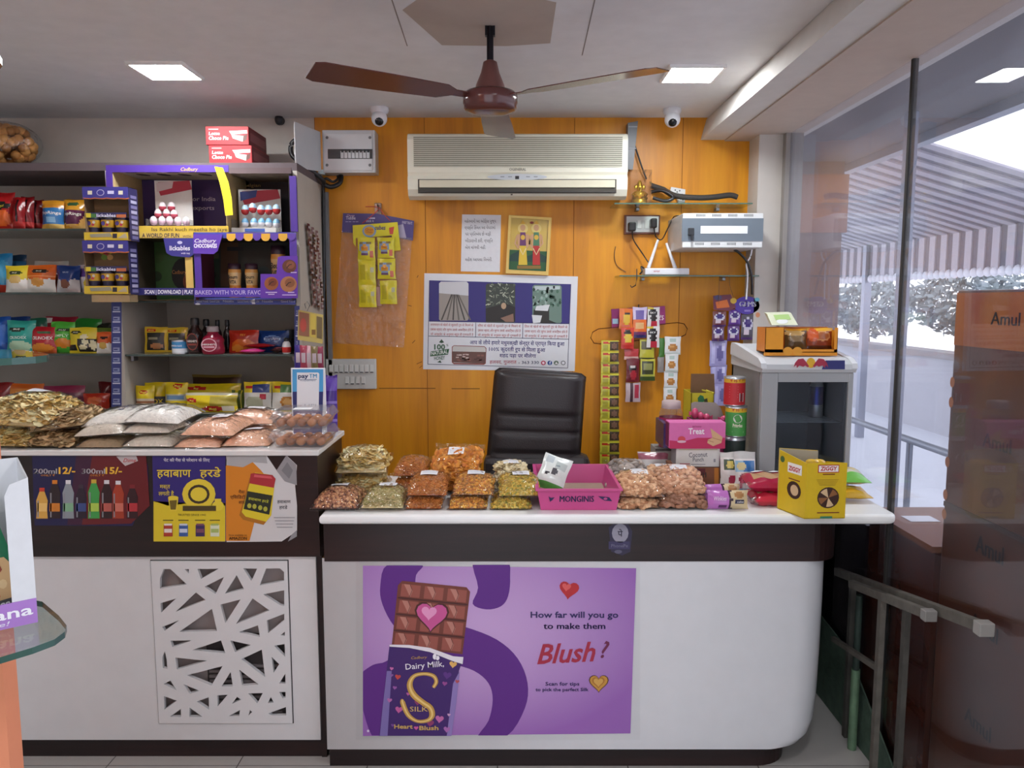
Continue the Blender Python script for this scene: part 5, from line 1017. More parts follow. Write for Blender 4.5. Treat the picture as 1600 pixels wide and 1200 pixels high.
t = thing('conduit', 'grey vertical conduit running down between shelf unit and orange wall', 'conduit', P(499, 560, WY)); b = MB(); wbox(b, 512, 300, 517, 720, 3.765, M('77777a', 'plastic')); b.build('trunking', t)
b = MB(); b.tube([P(505, 290, 3.755), P(506, 380, 3.755), P(506, 470, 3.755), P(507, 600, 3.755)], .008, M('1a1a1c', 'plastic')); b.build('cable', t)
# hanging plastic bag with card of yellow pouches
t = thing('hanging_display_bag', 'clear plastic hanging bag with a purple header card on the orange wall', 'display bag', P(590, 335, WY))
b = MB(); pts = [(536, 333), (590, 334), (647, 345), (645, 376), (590, 366), (534, 363)]; b.extrude([P(u, v, 3.772) for u, v in pts], (0, .002, 0), M('50457c', 'paper')); b.px(3.7715); b.text('Chupa', 548, 338, 3, I('c8a4b8'), 1, w=12); b.text('Tiddle', 548, 343, 5, I('d8d0e0'), 1, w=15); b.text('stick it', 578, 347, 4, I('d0c8dc'), 1, w=12); b.rect(575, 340, 586, 342, I('c8c0d8'), 1); b.text('SWEET TREATS', 636, 350, 4, I('c8c0d8'), 1, w=16, a=-6); b.poly([(622, 352), (630, 350), (635, 372), (624, 372)], I('a8a0b8'), 1)
for x in (540, 545, 551, 556): b.rect(x, 346, x+4, 347, I('a8a0c4'), 1)
b.build('header_card', t)
b = MB(); N_ = 14; vs = []
for j in range(N_+1):
    for i in range(N_+1):
        u, v = i/N_, j/N_; px_ = (534*(1-v)+522*v)*(1-u)+(644*(1-v)+631*v)*u; py_ = (361*(1-v)+536*v)*(1-u)+(372*(1-v)+543*v)*u
        vs.append(P(px_, py_, 3.768-.006*math.sin(3.1*u)+.005*math.sin(13*u+9*v)*math.sin(11*v)))
b.add(vs, [(j*(N_+1)+i, j*(N_+1)+i+1, (j+1)*(N_+1)+i+1, (j+1)*(N_+1)+i) for j in range(N_) for i in range(N_)], film('pouch_film', (.93, .9, .88), 1.6, .9, 40, .14), True); b.build('film', t)
t = thing('wall_hook', 'small grey adhesive hook holding the hanging bag cord', 'hook', P(590, 330, WY)); b = MB(); wbox(b, 585, 317, 596, 336, 3.78, M('7a7068', 'metal'), .002); b.build('plate', t)
b = MB(); b.tube([P(590, 320, 3.78), P(590, 322, 3.762), P(591, 328, 3.758), P(591, 330, 3.768)], .003, M('55504a', 'metal')); b.build('hook_arm', t)
curve('cord', 'red and white cord hung over the grey wall hook', [P(571, 323, 3.775), P(585, 323, 3.77), P(592, 326, 3.757), P(581, 337, 3.764), P(566, 349, 3.768)], .0018, 'b83c34', 'cord', 'matte'); curve('cord', 'pink cord running down the right side of the grey wall hook', [P(592, 324, 3.757), P(600, 335, 3.764), P(610, 345, 3.767)], .0018, 'c05a50', 'cord', 'matte')
def bigpack(b, x0, y0, x1, y1, Y, base, T=.012, ops=(), seed=0):
    p, q = P(x0, y1, Y), P(x1, y0, Y); m = pack_mesh(q.x-p.x, q.z-p.z, T, base, list(ops), 'foil', 10, 10, seed); n = len(b.v); o = Vector(((p.x+q.x)/2, Y, p.z))
    b.v += [v+o for v in m.v]; b.f += [tuple(n+i for i in f) for f in m.f]; b.m += m.m; b.sm += m.sm; return b
yp = 'd8cc28'
t = thing('candy_pouch_card', 'yellow card with two strips of yellow candy pouches hanging on the clear bag', 'hanging card', P(588, 350, 3.755))
b = MB(); pts = [(551, 352), (621, 347), (626, 391), (615, 392), (612, 368), (556, 372), (556, 386), (552, 380)]; b.extrude([P(u, v, 3.755) for u, v in pts], (0, .002, 0), M(yp, 'paper')); b.px(3.7545); b.ell(577, 361, 11, 10, I('8aa0b8'), 1, 12); b.ell(577, 361, 8, 7, I('d8a01e'), 2); b.text('Chupa', 577, 360, 3.5, I('b8382a'), 3, w=12); b.text('Chups', 577, 364, 3.5, I('b8382a'), 3, w=11); b.text('cubes', 594, 359, 7, I('4a3c78'), 2, w=17, shear=.2, bold=.03); b.poly([(608, 356), (616, 354), (614, 366), (609, 366)], I('c84a3a'), 2); b.build('header_card', t)
lg = [('r', .15, .85, .72, .85, '8a7a4a'), ('e', .4, .52, .32, .24, '8aa0b8'), ('e', .4, .52, .22, .17, 'd89a1e'), ('t', 'Chupa', .4, .5, .07, 'b8382a'), ('r', .2, .6, .18, .3, '6a4a6a'), ('e', .8, .25, .1, .12, 'c8603a')]
bk = [('r', .1, .4, .2, .8, 'bdb022'), ('e', .62, .9, .06, .05, '3a3420'), ('r', .7, .88, .55, .75, 'b8b48a'), ('r', .5, .9, .2, .5, 'c8bc2c')]
for i, (x0, y0, x1, y1, o_) in enumerate(((559, 371, 586, 406, lg), (560, 406, 587, 445, bk), (561, 445, 588, 480, bk), (590, 371, 616, 403, lg), (590, 404, 618, 436, lg), (594, 438, 620, 475, bk))):
    bigpack(MB(), x0, y0, x1, y1, 3.748-.002*(i % 2), yp, .014, o_, i).build('pouch', t)
b = MB(); bigpack(b, 587, 448, 596, 478, 3.752, 'b88a7a', .008, (), 9); b.build('small_sachet', t)
# notice, picture, honey poster
def notice(b):
    ink = I('3c3c42')
    for s_, y, x0, w in (('મહેરબાની આ ઓફિસ પૂજ્ય', 348, 726, 49), ('વ્યક્તિ કિંમત આ વેપારમાં', 358, 726, 48), ('પર પ્રતિબંધ છે માફી', 368, 727, 40), ('બીડાણની કરી, વ્યક્તિ', 378.5, 727, 43), ('બેગ માંગવી નહીં.', 389, 727, 32), ('મહેશ આપવા વિનંતી.', 408, 727, 42)): b.text(s_, x0, y, 5, ink, 1, 'l', w=w, bold=0)
poster('notice', 'white paper notice with handwritten lines taped under the air conditioner', 'notice', WY-.001, [(722, 335), (783, 336), (781, 425), (720, 424)], M('dcdce0', 'paper'), notice)
t = thing('framed_picture', 'gold framed picture of two standing deities on the orange wall', 'picture', P(826, 430, WY))
fr_ = [(795, 336), (862, 340), (857, 430), (790, 427)]; fi = [(799, 340), (857.5, 344), (853, 425), (794.5, 422)]
b = MB(); 
for i in range(4):
    j = (i+1) % 4; b.extrude([P(*fr_[i], 3.772), P(*fr_[j], 3.772), P(*fi[j], 3.772), P(*fi[i], 3.772)], (0, .016, 0), M('b89a5a', 'metal'))
b.build('frame', t)
b = MB(); b.extrude([P(*p, 3.78) for p in fi], (0, .006, 0), M('c8a848', 'gloss')); b.px(3.7795); b.poly([(796, 390), (856, 393), (853, 424), (795, 421)], I('2c5a34'), 1); b.poly([(798, 398), (810, 392), (825, 400), (840, 394), (855, 402), (854, 410), (796, 408)], I('1f4038'), 2); b.rect(808, 415, 845, 420, I('8a6a30'), 2); b.ell(831, 348, 3, 2, I('8a3020'), 2)
for x, col, leg, w in ((817, '6a3a6a', 'd8b83a', 9), (838, '4a7a5a', 'b8302c', 8)):
    b.ell(x, 357, 8, 8, I('e0c878'), 2); b.poly([(x-4, 350), (x, 344), (x+4, 350)], I('d8a82c'), 3); b.ell(x, 356, 4.2, 5, I('c89a70'), 4); b.poly([(x-w, 366), (x+w, 366), (x+w-1, 385), (x+w-3, 388), (x-w+3, 388), (x-w+1, 385)], I('c89a70'), 3); b.poly([(x-4, 363), (x+4, 363), (x+5, 384), (x-5, 384)], I(col), 4)
    b.poly([(x-5, 384), (x+5, 384), (x+w-2, 414), (x-w+2, 414)], I(leg), 4); b.band([(x-w, 368), (x-w-3, 380), (x-w+2, 388)], 2.5, I('c89a70'), 5); b.band([(x+w, 368), (x+w+2, 380), (x+w-3, 386)], 2.5, I('c89a70'), 5); b.ell(x, 371, 3.5, 4, I('d8b040'), 5); b.band([(x-5, 388), (x, 398), (x+5, 388)], 1.5, I('e0d0a0'), 5)
b.build('print', t)
def honey(b):
    nv = I('332c74'); b.poly([(671, 438), (892.5, 444), (890, 506), (670.5, 502.5)], nv, 1)
    for k, (x0, x1, y0, y1) in enumerate(((686, 732, 440, 501), (759, 805, 443, 504), (832, 877.5, 445, 505))):
        b.poly([(x0+3, y0), (x1-3, y0), (x1, y0+3), (x1, y1-2), (x1-2, y1), (x0+2, y1), (x0, y1-2), (x0, y0+3)], I(('9a938c', '3c423c', '6c8478')[k]), 2)
    b.poly([(686, 443), (689, 440), (729, 440), (732, 443), (732, 462), (686, 458)], I('c8c8cc'), 3)
    for i in range(6): b.band([(706+i*2, 460), (690+i*9, 500)], 2.2, I(('4a4642', '6a645e')[i % 2]), 3)
    rd = random.Random(2)
    for i in range(60):
        x, y = rd.uniform(760, 803), rd.uniform(444, 476); b.band([(x, y), (x+rd.uniform(-5, 5), y+rd.uniform(-5, 5))], 1.3, I(rd.choice(['b8bca8', '8a9480', '5a6454'])), 3)
    b.poly([(759, 482), (790, 474), (805, 480), (805, 502), (759, 502)], I('2a2624'), 3); b.ell(787, 478, 4, 5, I('b89a7c'), 4); b.poly([(782, 497), (802, 490), (803, 503), (790, 503)], I('8a6a5a'), 4)
    for i in range(40):
        x, y = rd.uniform(833, 876), rd.uniform(450, 480); b.ell(x, y, 2.2, 3, I(rd.choice(['4a6a58', '7a9a8c', '2f4a3c', '9ab0a8'])), 3, 6)
    b.poly([(835, 447), (875, 447), (875, 452), (835, 454)], I('b8c4c4'), 3); b.poly([(834, 484), (858, 480), (858, 500), (870, 505), (832, 505)], I('2a2a26'), 3); b.poly([(838, 478), (859, 476), (856, 486), (836, 485)], I('d8dadc'), 4); b.poly([(831, 492), (847, 493), (844, 504), (833, 505)], I('d8dadc'), 4); b.rect(864, 447, 867, 451, I('1a1a1c'), 4); b.ell(856, 450, 2, 2, I('1a1a1c'), 4)
    for p in ([(671, 502), (890, 506)], [(743.5, 504), (743, 527)], [(817, 505), (816.5, 529)], [(670, 525), (889, 530)], [(671, 438), (668.5, 569)], [(668.5, 569), (887, 575)], [(887, 575), (892, 444)]): b.band(p, .8, I('3a3a5a'), 2)
    rdk = I('b04a4c')
    for x, l3 in ((706, ('अजवाइन के खेतों से कुदरती रूप से मिलने से', 'उसका स्वाद और सुगंध उससे आकर्षित होते है', 'जो आयुर्वेद के अनुसार बहुत ही गुणकारी है')), (780, ('सौंफ के खेतों से कुदरती रूप से मिलने से', 'उसका स्वाद और सुगंध उससे आकर्षित होते है', 'जो आयुर्वेद के अनुसार बहुत ही गुणकारी है')), (853, ('तिल के खेतों से कुदरती रूप से मिलने से', 'उसका स्वाद और सुगंध उससे आकर्षित होते है', 'जो आयुर्वेद के अनुसार बहुत ही गुणकारी है'))):
        for i, s_ in enumerate(l3): b.text(s_, x, 509.5+i*7.4+(x-706)*.02, 3.6, rdk, 2, w=67, bold=0, a=-1)
    b.text('आप के लीये हमारे मधुमक्खी केन्द्र से प्राप्त किया हुआ', 808, 539, 5.8, nv, 2, w=148, bold=.02, a=-1); b.text('100% कुदरती रूप से मिला हुआ', 808, 549, 5.8, nv, 2, w=88, bold=.02, a=-1); b.text('शहद यहा पर मीलेगा', 809, 558.5, 5.6, nv, 2, w=57, bold=.02, a=-1)
    b.text('हलवद, गुजरात', 786, 568, 5, I('a83a4c'), 2, w=42, bold=.01); b.text('- 363 330', 826, 568.5, 4.5, I('3c3a5a'), 2, w=32)
    b.poly([(686, 535), (690, 530), (694, 535), (690, 536)], I('2c4a34'), 2); b.text('100', 687, 546, 8, I('2f5a3a'), 2, w=17, bold=.05); b.text('%', 699, 541, 3.5, I('2f5a3a'), 2); b.poly([(673, 549), (702, 545), (700, 554), (672, 557)], I('2f5a3a'), 2); b.text('NATURAL', 687, 553.5, 5.5, I('e0e4e0'), 3, w=26, bold=.03, a=6); b.text('HONEY', 687, 562, 5.5, I('2f5a3a'), 2, w=17, bold=.03, a=4); b.poly([(683, 566), (688, 563), (690, 567)], I('2c4a34'), 2)
    b.poly([(709, 539.5), (757, 541), (760, 544), (759, 568), (756, 570), (709, 569), (706, 566), (706, 542)], I('8a4038'), 2); b.poly([(709, 540.5), (757, 542), (759, 545), (758, 568), (709, 567), (707, 565), (707, 543)], I('c8c4c0'), 3); b.poly([(707, 549), (759, 550), (758, 568), (707, 566)], I('6a4a42'), 4)
    for i in range(26): b.rect(*(lambda x, y: (x, y, x+4.5, y+2.2))(rd.uniform(709, 752), rd.uniform(552, 563)), I(rd.choice(['d0b8b0', '8a5a50', '5a3a36'])), 5)
    for x, c in ((849, 'b83c5a'), (859, '2c4a8a'), (869, '5a6a5a'), (880, '6a6a6e')): b.ell(x, 567, 3.8, 3.6, I(c), 2, 12)
    b.ell(849, 567, 2, 2, I('e0c8d0'), 3); b.text('f', 859.5, 569.5, 5, I('e8eaf0'), 3, bold=.03); b.poly([(869, 565), (872, 569), (867, 569)], I('d0d0d0'), 3); b.ell(880, 567, 2.4, 2.3, I('d8d8dc'), 3)
poster('honey_poster', 'white and navy honey poster with three photographs behind the black chair', 'poster', WY-.001, [(663, 427), (903, 432), (898, 580), (661, 577)], M('d6d6da', 'gloss'), honey)
# switches and sockets
t = thing('switch_board', 'wide white switch board low on the orange wall beside the shelf unit', 'switch board', P(548, 585, WY)); b = MB(); wbox(b, 507, 561, 588, 608, 3.765, M('c8c8c4', 'plastic'), .004); b.build('face_plate', t)
for i in range(9): b = MB(); x = 514+i*8; wbox(b, x, 570, x+6, 582, 3.76, M('d6d6d2', 'plastic'), .001, 3.765); wbox(b, x+.5, 581, x+5.5, 582.5, 3.758, M('5a5a5c', 'plastic'), 0, 3.76); b.build('switch', t)
for i in range(4): b = MB(); x = 539+i*8.5; wbox(b, x, 589, x+6, 600, 3.76, M('d6d6d2', 'plastic'), .001, 3.765); wbox(b, x+.5, 599, x+5.5, 600.5, 3.758, M('5a5a5c', 'plastic'), 0, 3.76); b.build('switch', t)
t = thing('socket_board', 'brown rimmed white socket board with two black plugs under the upper glass ledge', 'socket board', P(1003, 352, WY)); b = MB(); wbox(b, 976, 336, 1031, 366, 3.77, M('6a3a2c', 'plastic'), .002); b.build('rim', t)
b = MB(); wbox(b, 979, 338, 1029, 363, 3.765, M('c8c8c6', 'plastic'), .002, 3.77); b.build('face_plate', t)
for x in (996, 1008): b = MB(); wbox(b, x, 344, x+6, 357, 3.76, M('dcdcd8', 'plastic'), .001, 3.765); b.build('switch', t)
for x0, y0, x1, y1, lab in ((982, 347, 994, 361, 'squat black plug in the left socket of the socket board'), (1017, 341, 1027, 356, 'tapered black plug in the right socket of the socket board')):
    p, q = P(x0, y1, 3.73), P(x1, y0, 3.73); b = MB(); b.box(p.x, q.x, 3.725, 3.764, p.z, q.z, M('1c1a1c', 'plastic'), .006); tag(b.build('plug', loc=((p.x+q.x)/2, 3.745, p.z)), lab, 'plug', 'black plugs')
# upper glass ledge with idol, power strip and duct
def ledge(lab, x0, y, x1, Y0, thick=.006):
    a, c2 = P(x0, y, Y0), P(x1, y, Y0); t = thing('glass_ledge', lab, 'glass shelf', ((a.x+c2.x)/2, WY, a.z-thick)); b = MB(); b.box(a.x, c2.x, Y0, WY-.001, a.z-thick, a.z, GLASS()); b.build('glass_plate', t)
    for k in (.2, .8): x = a.x+(c2.x-a.x)*k; b = MB(); b.box(x-.008, x+.008, 3.74, WY, a.z-.022, a.z-thick-.0005, M('8a8c90', 'metal'), .002); b.build('bracket', t)
    b = MB(); b.box(a.x, c2.x, Y0-.003, Y0, a.z-thick, a.z, M('4f6a5c', 'gloss')); b.build('polished_edge', t); return a.z
zl1 = ledge('upper glass ledge carrying the golden idol beside the air conditioner', 960, 317, 1176, 3.62); zl2 = ledge('lower glass ledge carrying the white router', 968, 430, 1186, 3.62)
t = thing('idol', 'small golden seated idol inside a clear box on the upper glass ledge', 'idol', (PX(999, 3.69, zl1), 3.69, zl1)); c = t.location; gd = M('c8a23a', 'metal')
b = MB(); b.lathe([(.034, .004), (.036, .02), (.03, .026)], c, gd, 18); b.blob(c+Vector((0, 0, .045)), (.026, .02, .024), gd, 14, 8); b.blob(c+Vector((0, -.004, .078)), (.016, .014, .017), gd, 12, 8); b.lathe([(.014, .09), (.011, .1), (.004, .112)], c, gd, 10)
for s_ in (-1, 1): b.blob(c+Vector((s_*.018, -.004, .08)), (.009, .004, .011), gd, 8, 5); b.tube([c+Vector((s_*.02, 0, .058)), c+Vector((s_*.032, -.01, .045)), c+Vector((s_*.022, -.018, .034))], .006, gd); b.tube([c+Vector((s_*.01, -.01, .03)), c+Vector((s_*.03, -.016, .028)), c+Vector((s_*.008, -.024, .027))], .007, gd)
b.tube([c+Vector((0, -.016, .076)), c+Vector((.002, -.024, .062)), c+Vector((-.006, -.024, .05))], [.006, .005, .003], gd); b.build('figure', t)
b = MB(); b.box(c.x-.05, c.x+.05, 3.645, 3.735, c.z+.0005, c.z+.004, M('8a7440', 'plastic')); b.build('plinth', t); b = MB(); b.box(c.x-.049, c.x+.049, 3.647, 3.733, c.z+.0045, c.z+.155, film('case_film', (.96, .94, .9), 1.0, 0, 8, .03)); b.build('clear_case', t)
t = thing('power_strip', 'white square power strip leaning at the back of the upper glass ledge', 'power strip', (PX(1058, 3.74, zl1), 3.74, zl1)); b = MB(); b.extrude([P(u, v, 3.75) for u, v in ((1049, 292), (1071, 296), (1070, 316.5), (1060, 316.5), (1056, 302), (1046, 302))], (0, .02, 0), M('d2d2d0', 'plastic')); b.px(3.7495)
for u, v in ((1055, 297), (1062, 298), (1066, 304), (1063, 311), (1067, 312), (1058, 300)): b.ell(u, v, 1, 1.3, I('2c2c2e'), 1, 8)
b.build('socket_body', t)
curve('drain_pipe', 'dark flexible air conditioner pipe lying along the upper glass ledge', [Vector((q.x, q.y, max(q.z, zl1+.0145))) for q in [P(1017, 290, 3.75), P(1035, 296, 3.74), P(1056, 306, 3.71), P(1090, 309, 3.70), P(1115, 308, 3.70), P(1140, 305, 3.70), P(1152, 308, 3.70)]], .013, '3a3430', 'pipe', 'matte')
curve('cable', 'black cable looped beside the golden idol on the upper ledge', [P(1017, 300, 3.72), P(1035, 298, 3.7), P(1052, 308, 3.68), P(1040, 314, 3.68), P(1020, 309, 3.68)], .008, '232122')
curve('cable', 'thin yellow and black cable bundle behind the idol case', [P(1016, 284, 3.76), P(1024, 294, 3.75), P(1036, 293, 3.74), P(1046, 300, 3.74)], .005, '7a6a28')
t = thing('pipe_duct', 'grey insulated pipe duct rising beside the air conditioner to the ceiling', 'duct', P(988, 190, 3.76)); b = MB(); b.extrude([P(u, v, 3.72) for u, v in ((981, 192), (997, 189), (989, 265), (981, 265))], (0, .06, 0), M('5a5c60', 'plastic')); b.build('duct_body', t); b = MB(); b.px(3.719); b.rect(982, 231, 994, 233, I('8a8c90'), 1); b.rect(982, 197, 996, 199, I('8a8c90'), 1); b.build('tie', t)
curve('cable', 'thin black cable dropping beside the grey pipe duct', [P(991, 225, 3.76), P(997, 243, 3.76), P(1004, 264, 3.76), P(1010, 280, 3.77)], .004, '1f1d1e')
# inverter on its bracket and the router
t = thing('power_backup_unit', 'white and grey power backup unit with blank label hanging beside the corner frame', 'power unit', (PX(1120, 3.5, 1.95), 3.6, PZ(387, 3.45)))
UY = 3.46; b = MB(); p, q = P(1066, 387, UY), P(1193, 333, UY); xa = P(1043, 360, WY).x; b.box(p.x, q.x, UY, WY-.001, p.z, q.z, M('cfd0d0', 'plastic'), .003); b.build('casing', t)
b = MB(); pbox(b, 1066, 341, 1192, 377, UY-.002, UY, M('66707a', 'plastic')); b.build('front_panel', t); b = MB(); pbox(b, 1095, 353, 1168, 365, UY-.004, UY-.002, M('dadde0', 'plastic')); b.build('blank_label', t)
b = MB(); pbox(b, 1076, 356, 1085, 368, UY-.016, UY-.002, M('2a2c30', 'plastic'), .003); pbox(b, 1080, 366, 1083, 376, UY-.02, UY-.016, M('1f2024', 'plastic')); b.build('key_switch', t)
b = MB(); b.px(UY-.0003)
for x0 in (1088, 1113, 1138, 1163):
    for i in range(7): b.rect(x0+i*2.1, 334.5, x0+i*2.1+1, 338.5, I('3a3c40'), 1); b.rect(x0-2+i*2.1, 379, x0-2+i*2.1+1, 383, I('3a3c40'), 1)
b.build('vent_slots', t)
RY = 3.66; t = thing('router', 'white wireless router with two slanted aerials on the lower glass ledge', 'router', (PX(1042, RY, zl2), RY, zl2)); b = MB(); pbox(b, 1008, 419, 1077, 429.3, RY-.03, RY+.07, M('d6d6da', 'plastic'), .004); b.px(RY-.0305); b.text('airtel', 1026, 425, 3, I('b8484c'), 1, w=9); b.build('body', t)
for (a0, a1) in (((1013, 419), (1028, 375)), ((1055, 419), (1041, 380))): b = MB(); b.tube([P(*a0, RY+.04), P(*a1, RY+.06)], [.009, .006], M('dcdce0', 'plastic')); b.build('aerial', t)
curve('cable', 'black plug cable running from the left plug down to the router', [P(988, 361, 3.735), P(990, 375, 3.75), P(1003, 395, 3.75), P(1013, 410, 3.74)], .003, '1f1d1e'); curve('cable', 'black plug cable running from the right plug to the power unit', [P(1022, 356, 3.735), P(1025, 370, 3.75), P(1034, 374, 3.74), P(1043, 358, 3.72), P(1052, 340, 3.70), P(1060, 337, 3.64)], .003, '1f1d1e')
curve('cable', 'black cable loop on the ledge at the left of the router', [P(1007, 420, 3.68), P(1002, 417, 3.67), P(1003, 424, 3.66), P(1000, 428, 3.65)], .004, '1f1d1e'); curve('cable', 'black cable hanging from the power unit down the corner frame', [P(1147, 390, 3.6), P(1156, 396, 3.6), P(1168, 410, 3.6), P(1174, 430, 3.6), P(1175, 460, 3.62)], .006, '232122'); curve('charging_cable', 'white charging cable hanging in front of the lower glass ledge', [P(1175, 388, 3.6), P(1172, 402, 3.6), P(1166, 412, 3.6), P(1168, 430, 3.59), P(1166, 468, 3.59)], .004, 'd8d8dc')
curve('wire', 'thin brown wire arcing across the orange wall left of the sockets', [P(962, 385, 3.785), P(960, 400, 3.785), P(964, 415, 3.785), P(978, 425, 3.785)], .0018, '6a4a2a')
t = thing('ledge_hook', 'small wire hook under the lower glass ledge', 'hook', P(994, 440, 3.63)); MB().tube([P(995, 420, 3.617), P(995, 435, 3.615), P(993, 446, 3.615), P(987, 449, 3.615), P(985, 446, 3.615)], .0025, M('4a4a4c', 'metal')).build('wire_hook', t)
# ceiling things
def dome(lab, px_, py_, Y):
    p = P(px_, py_, Y); t = thing('security_camera', lab, 'security camera', (p.x, p.y, ZC), 'white dome security cameras'); b = MB(); b.lathe([(.04, ZC), (.043, ZC-.012), (.034, ZC-.03)], (p.x, p.y, 0), M('d8d8dc', 'plastic'), 24); b.build('base', t)
    c = Vector((p.x, p.y-.012, ZC-.05)); b = MB(); b.blob(c, (.036, .036, .036), M('e0e0e4', 'plastic'), 20, 12); b.build('head', t); d = Vector((-p.x*.15, -.75, -.62)).normalized(); b = MB(); b.blob(c+d*.017, (.0235, .0235, .0235), M('0c0c0f', 'gloss'), 16, 10); b.build('lens', t)
dome('white dome security camera above the breaker box', 593, 165, 3.60); dome('white dome security camera beside the ceiling soffit', 1050, 178, 3.62)
t = thing('spot_fixture', 'small black round fixture high on the white wall above the shelf unit', 'fixture', P(436, 187, YB)); c = P(436, 187, 3.77); b = MB(); b.lathe([(.012, 0), (.02, .012), (.02, .02)], c+Vector((0, .008, 0)), M('3a3a3e', 'plastic'), 14, 'y'); b.build('base', t); b = MB(); b.blob(c, (.021, .021, .026), M('232327', 'plastic'), 12, 8); b.build('head', t)
FX, FY = -.07, 2.56; t = thing('ceiling_fan', 'brown three bladed ceiling fan hanging above the billing counter', 'ceiling fan', (FX, FY, ZC)); fm = M('5a3230', 'gloss'); c = Vector((FX, FY, 0))
MB().lathe([(.011, ZC), (.011, 2.3)], c, M('2c2c32', 'metal'), 12).build('rod', t); b = MB()
for s_ in (-1, 1): b.box(FX+s_*.012-.004, FX+s_*.012+.004, FY-.01, FY+.01, ZC-.03, ZC, M('2c2c32', 'metal'))
b.build('ceiling_clamp', t)
MB().lathe([(.012, 2.3650), (.022, 2.3595), (.03, 2.3265), (.046, 2.2880), (.05, 2.2715)], c, M('6a4440', 'plastic'), 28).build('canopy', t); MB().lathe([(.05, 2.2671), (.08, 2.2649), (.088, 2.2561), (.088, 2.2330), (.084, 2.2242), (.085, 2.2165), (.078, 2.2077), (.05, 2.2011), (.001, 2.2000)], c, fm, 36).build('motor', t)
for ang in (88, 211, 328):
    a_ = math.radians(ang); d = Vector((math.cos(a_), math.sin(a_), 0)); n_ = Vector((-d.y, d.x, 0)); b = MB(); vs = []
    for r, w0, w1 in ((.07, -.018, .018), (.13, -.02, .02), (.17, -.05, .045), (.35, -.06, .055), (.56, -.065, .06), (.585, -.05, .05)):
        for w_ in (w0, w1): vs.append(c+d*r+n_*w_+Vector((0, 0, 2.2473+w_*.16)))
    vs += [v+Vector((0, 0, .003)) for v in vs]; n = 12
    b.add(vs, [(2*i, 2*i+1, 2*i+3, 2*i+2) for i in range(5)]+[(n+2*i, n+2*i+2, n+2*i+3, n+2*i+1) for i in range(5)]+[(2*i, 2*i+2, n+2*i+2, n+2*i) for i in range(5)]+[(2*i+1, n+2*i+1, n+2*i+3, 2*i+3) for i in range(5)]+[(10, 11, n+11, n+10), (0, n, n+1, 1)], fm); b.build('blade', t)
# ---------------------------------------------------------------- chair behind the counter
t = thing('office_chair', 'high backed black leather office chair behind the billing counter', 'chair', (.1, 3.3, 0)); lm = M('2a2426', 'leather'); cy = 3.22
def backp(u, v, off):                                  # v from the top down
    tl, tr, bl, br_ = (773, 574), (916, 584), (756, 760), (904, 760); px_ = (tl[0]*(1-v)+bl[0]*v)*(1-u)+(tr[0]*(1-v)+br_[0]*v)*u; py_ = (tl[1]*(1-v)+bl[1]*v)*(1-u)+(tr[1]*(1-v)+br_[1]*v)*u
    e = min(u, 1-u); py_ += 5*max(0, 1-e/.06)**2*(v < .05); p = P(px_, py_, cy+.04*(v-.3)**2); p.y -= off; return p
b = MB(); NU, NV = 20, 48; seams = (.355, .52, .70, .88)
def bulge(u, v):
    k = 1-abs(2*u-1)**6; s = min(abs(v-q) for q in seams); e = min(u, 1-u)
    return (.045*k**.5+.012*(1-math.exp(-(s/.018)**2))*(1-math.exp(-(e/.05)**2))+(.02 if v < .355 else 0)*k)*min(1, v/.04+.25)
vs = [backp(i/NU, j/NV, bulge(i/NU, j/NV)) for j in range(NV+1) for i in range(NU+1)]+[backp(i/NU, j/NV, -.04*min(1, min(i, NU-i)/3)) for j in range(NV+1) for i in range(NU+1)]
o = (NU+1)*(NV+1); W_ = NU+1
b.add(vs, [(j*W_+i, j*W_+i+1, (j+1)*W_+i+1, (j+1)*W_+i) for j in range(NV) for i in range(NU)]+[(o+j*W_+i, o+(j+1)*W_+i, o+(j+1)*W_+i+1, o+j*W_+i+1) for j in range(NV) for i in range(NU)]
      +[(j*W_+c, (j+1)*W_+c, o+(j+1)*W_+c, o+j*W_+c) for j in range(NV) for c in (0, NU)]+[(i, i+1, o+i+1, o+i) for i in range(NU)]+[(NV*W_+i, NV*W_+i+1, o+NV*W_+i+1, o+NV*W_+i) for i in range(NU)], lm, True); b.build('backrest', t)
b = MB(); b.box(-.12, .33, 3.16, 3.5 if 0 else 3.28, .84, .95, lm, .03); b.build('lumbar_pad', t); MB().box(-.14, .35, 3.05, 3.52, .42, .53, lm, .04, 3).build('seat', t); MB().box(.05, .15, 3.27, 3.31, .5, .9, M('1c1c1e', 'plastic'), .01).build('back_bar', t)
for s_ in (-.18, .36): MB().tube([(s_, 3.45, .48), (s_, 3.45, .7), (s_, 3.2, .71), (s_, 3.12, .66)], .018, M('1c1c1e', 'plastic')).build('armrest', t)
MB().lathe([(.03, .08), (.03, .42)], (.1, 3.29, 0), M('232326', 'metal'), 14).build('column', t)
for k in range(5): a_ = k*1.2566+.3; d = Vector((math.cos(a_), math.sin(a_), 0)); g_ = MB().tube([Vector((.1, 3.29, .1)), Vector((.1, 3.29, .075))+d*.24], [.025, .016], M('1c1c1e', 'plastic')).build('leg', t); MB().lathe([(.025, -.012), (.025, .012)], Vector((.1, 3.29, .026))+d*.24, M('161618', 'plastic'), 12, 'x').build('caster', g_)

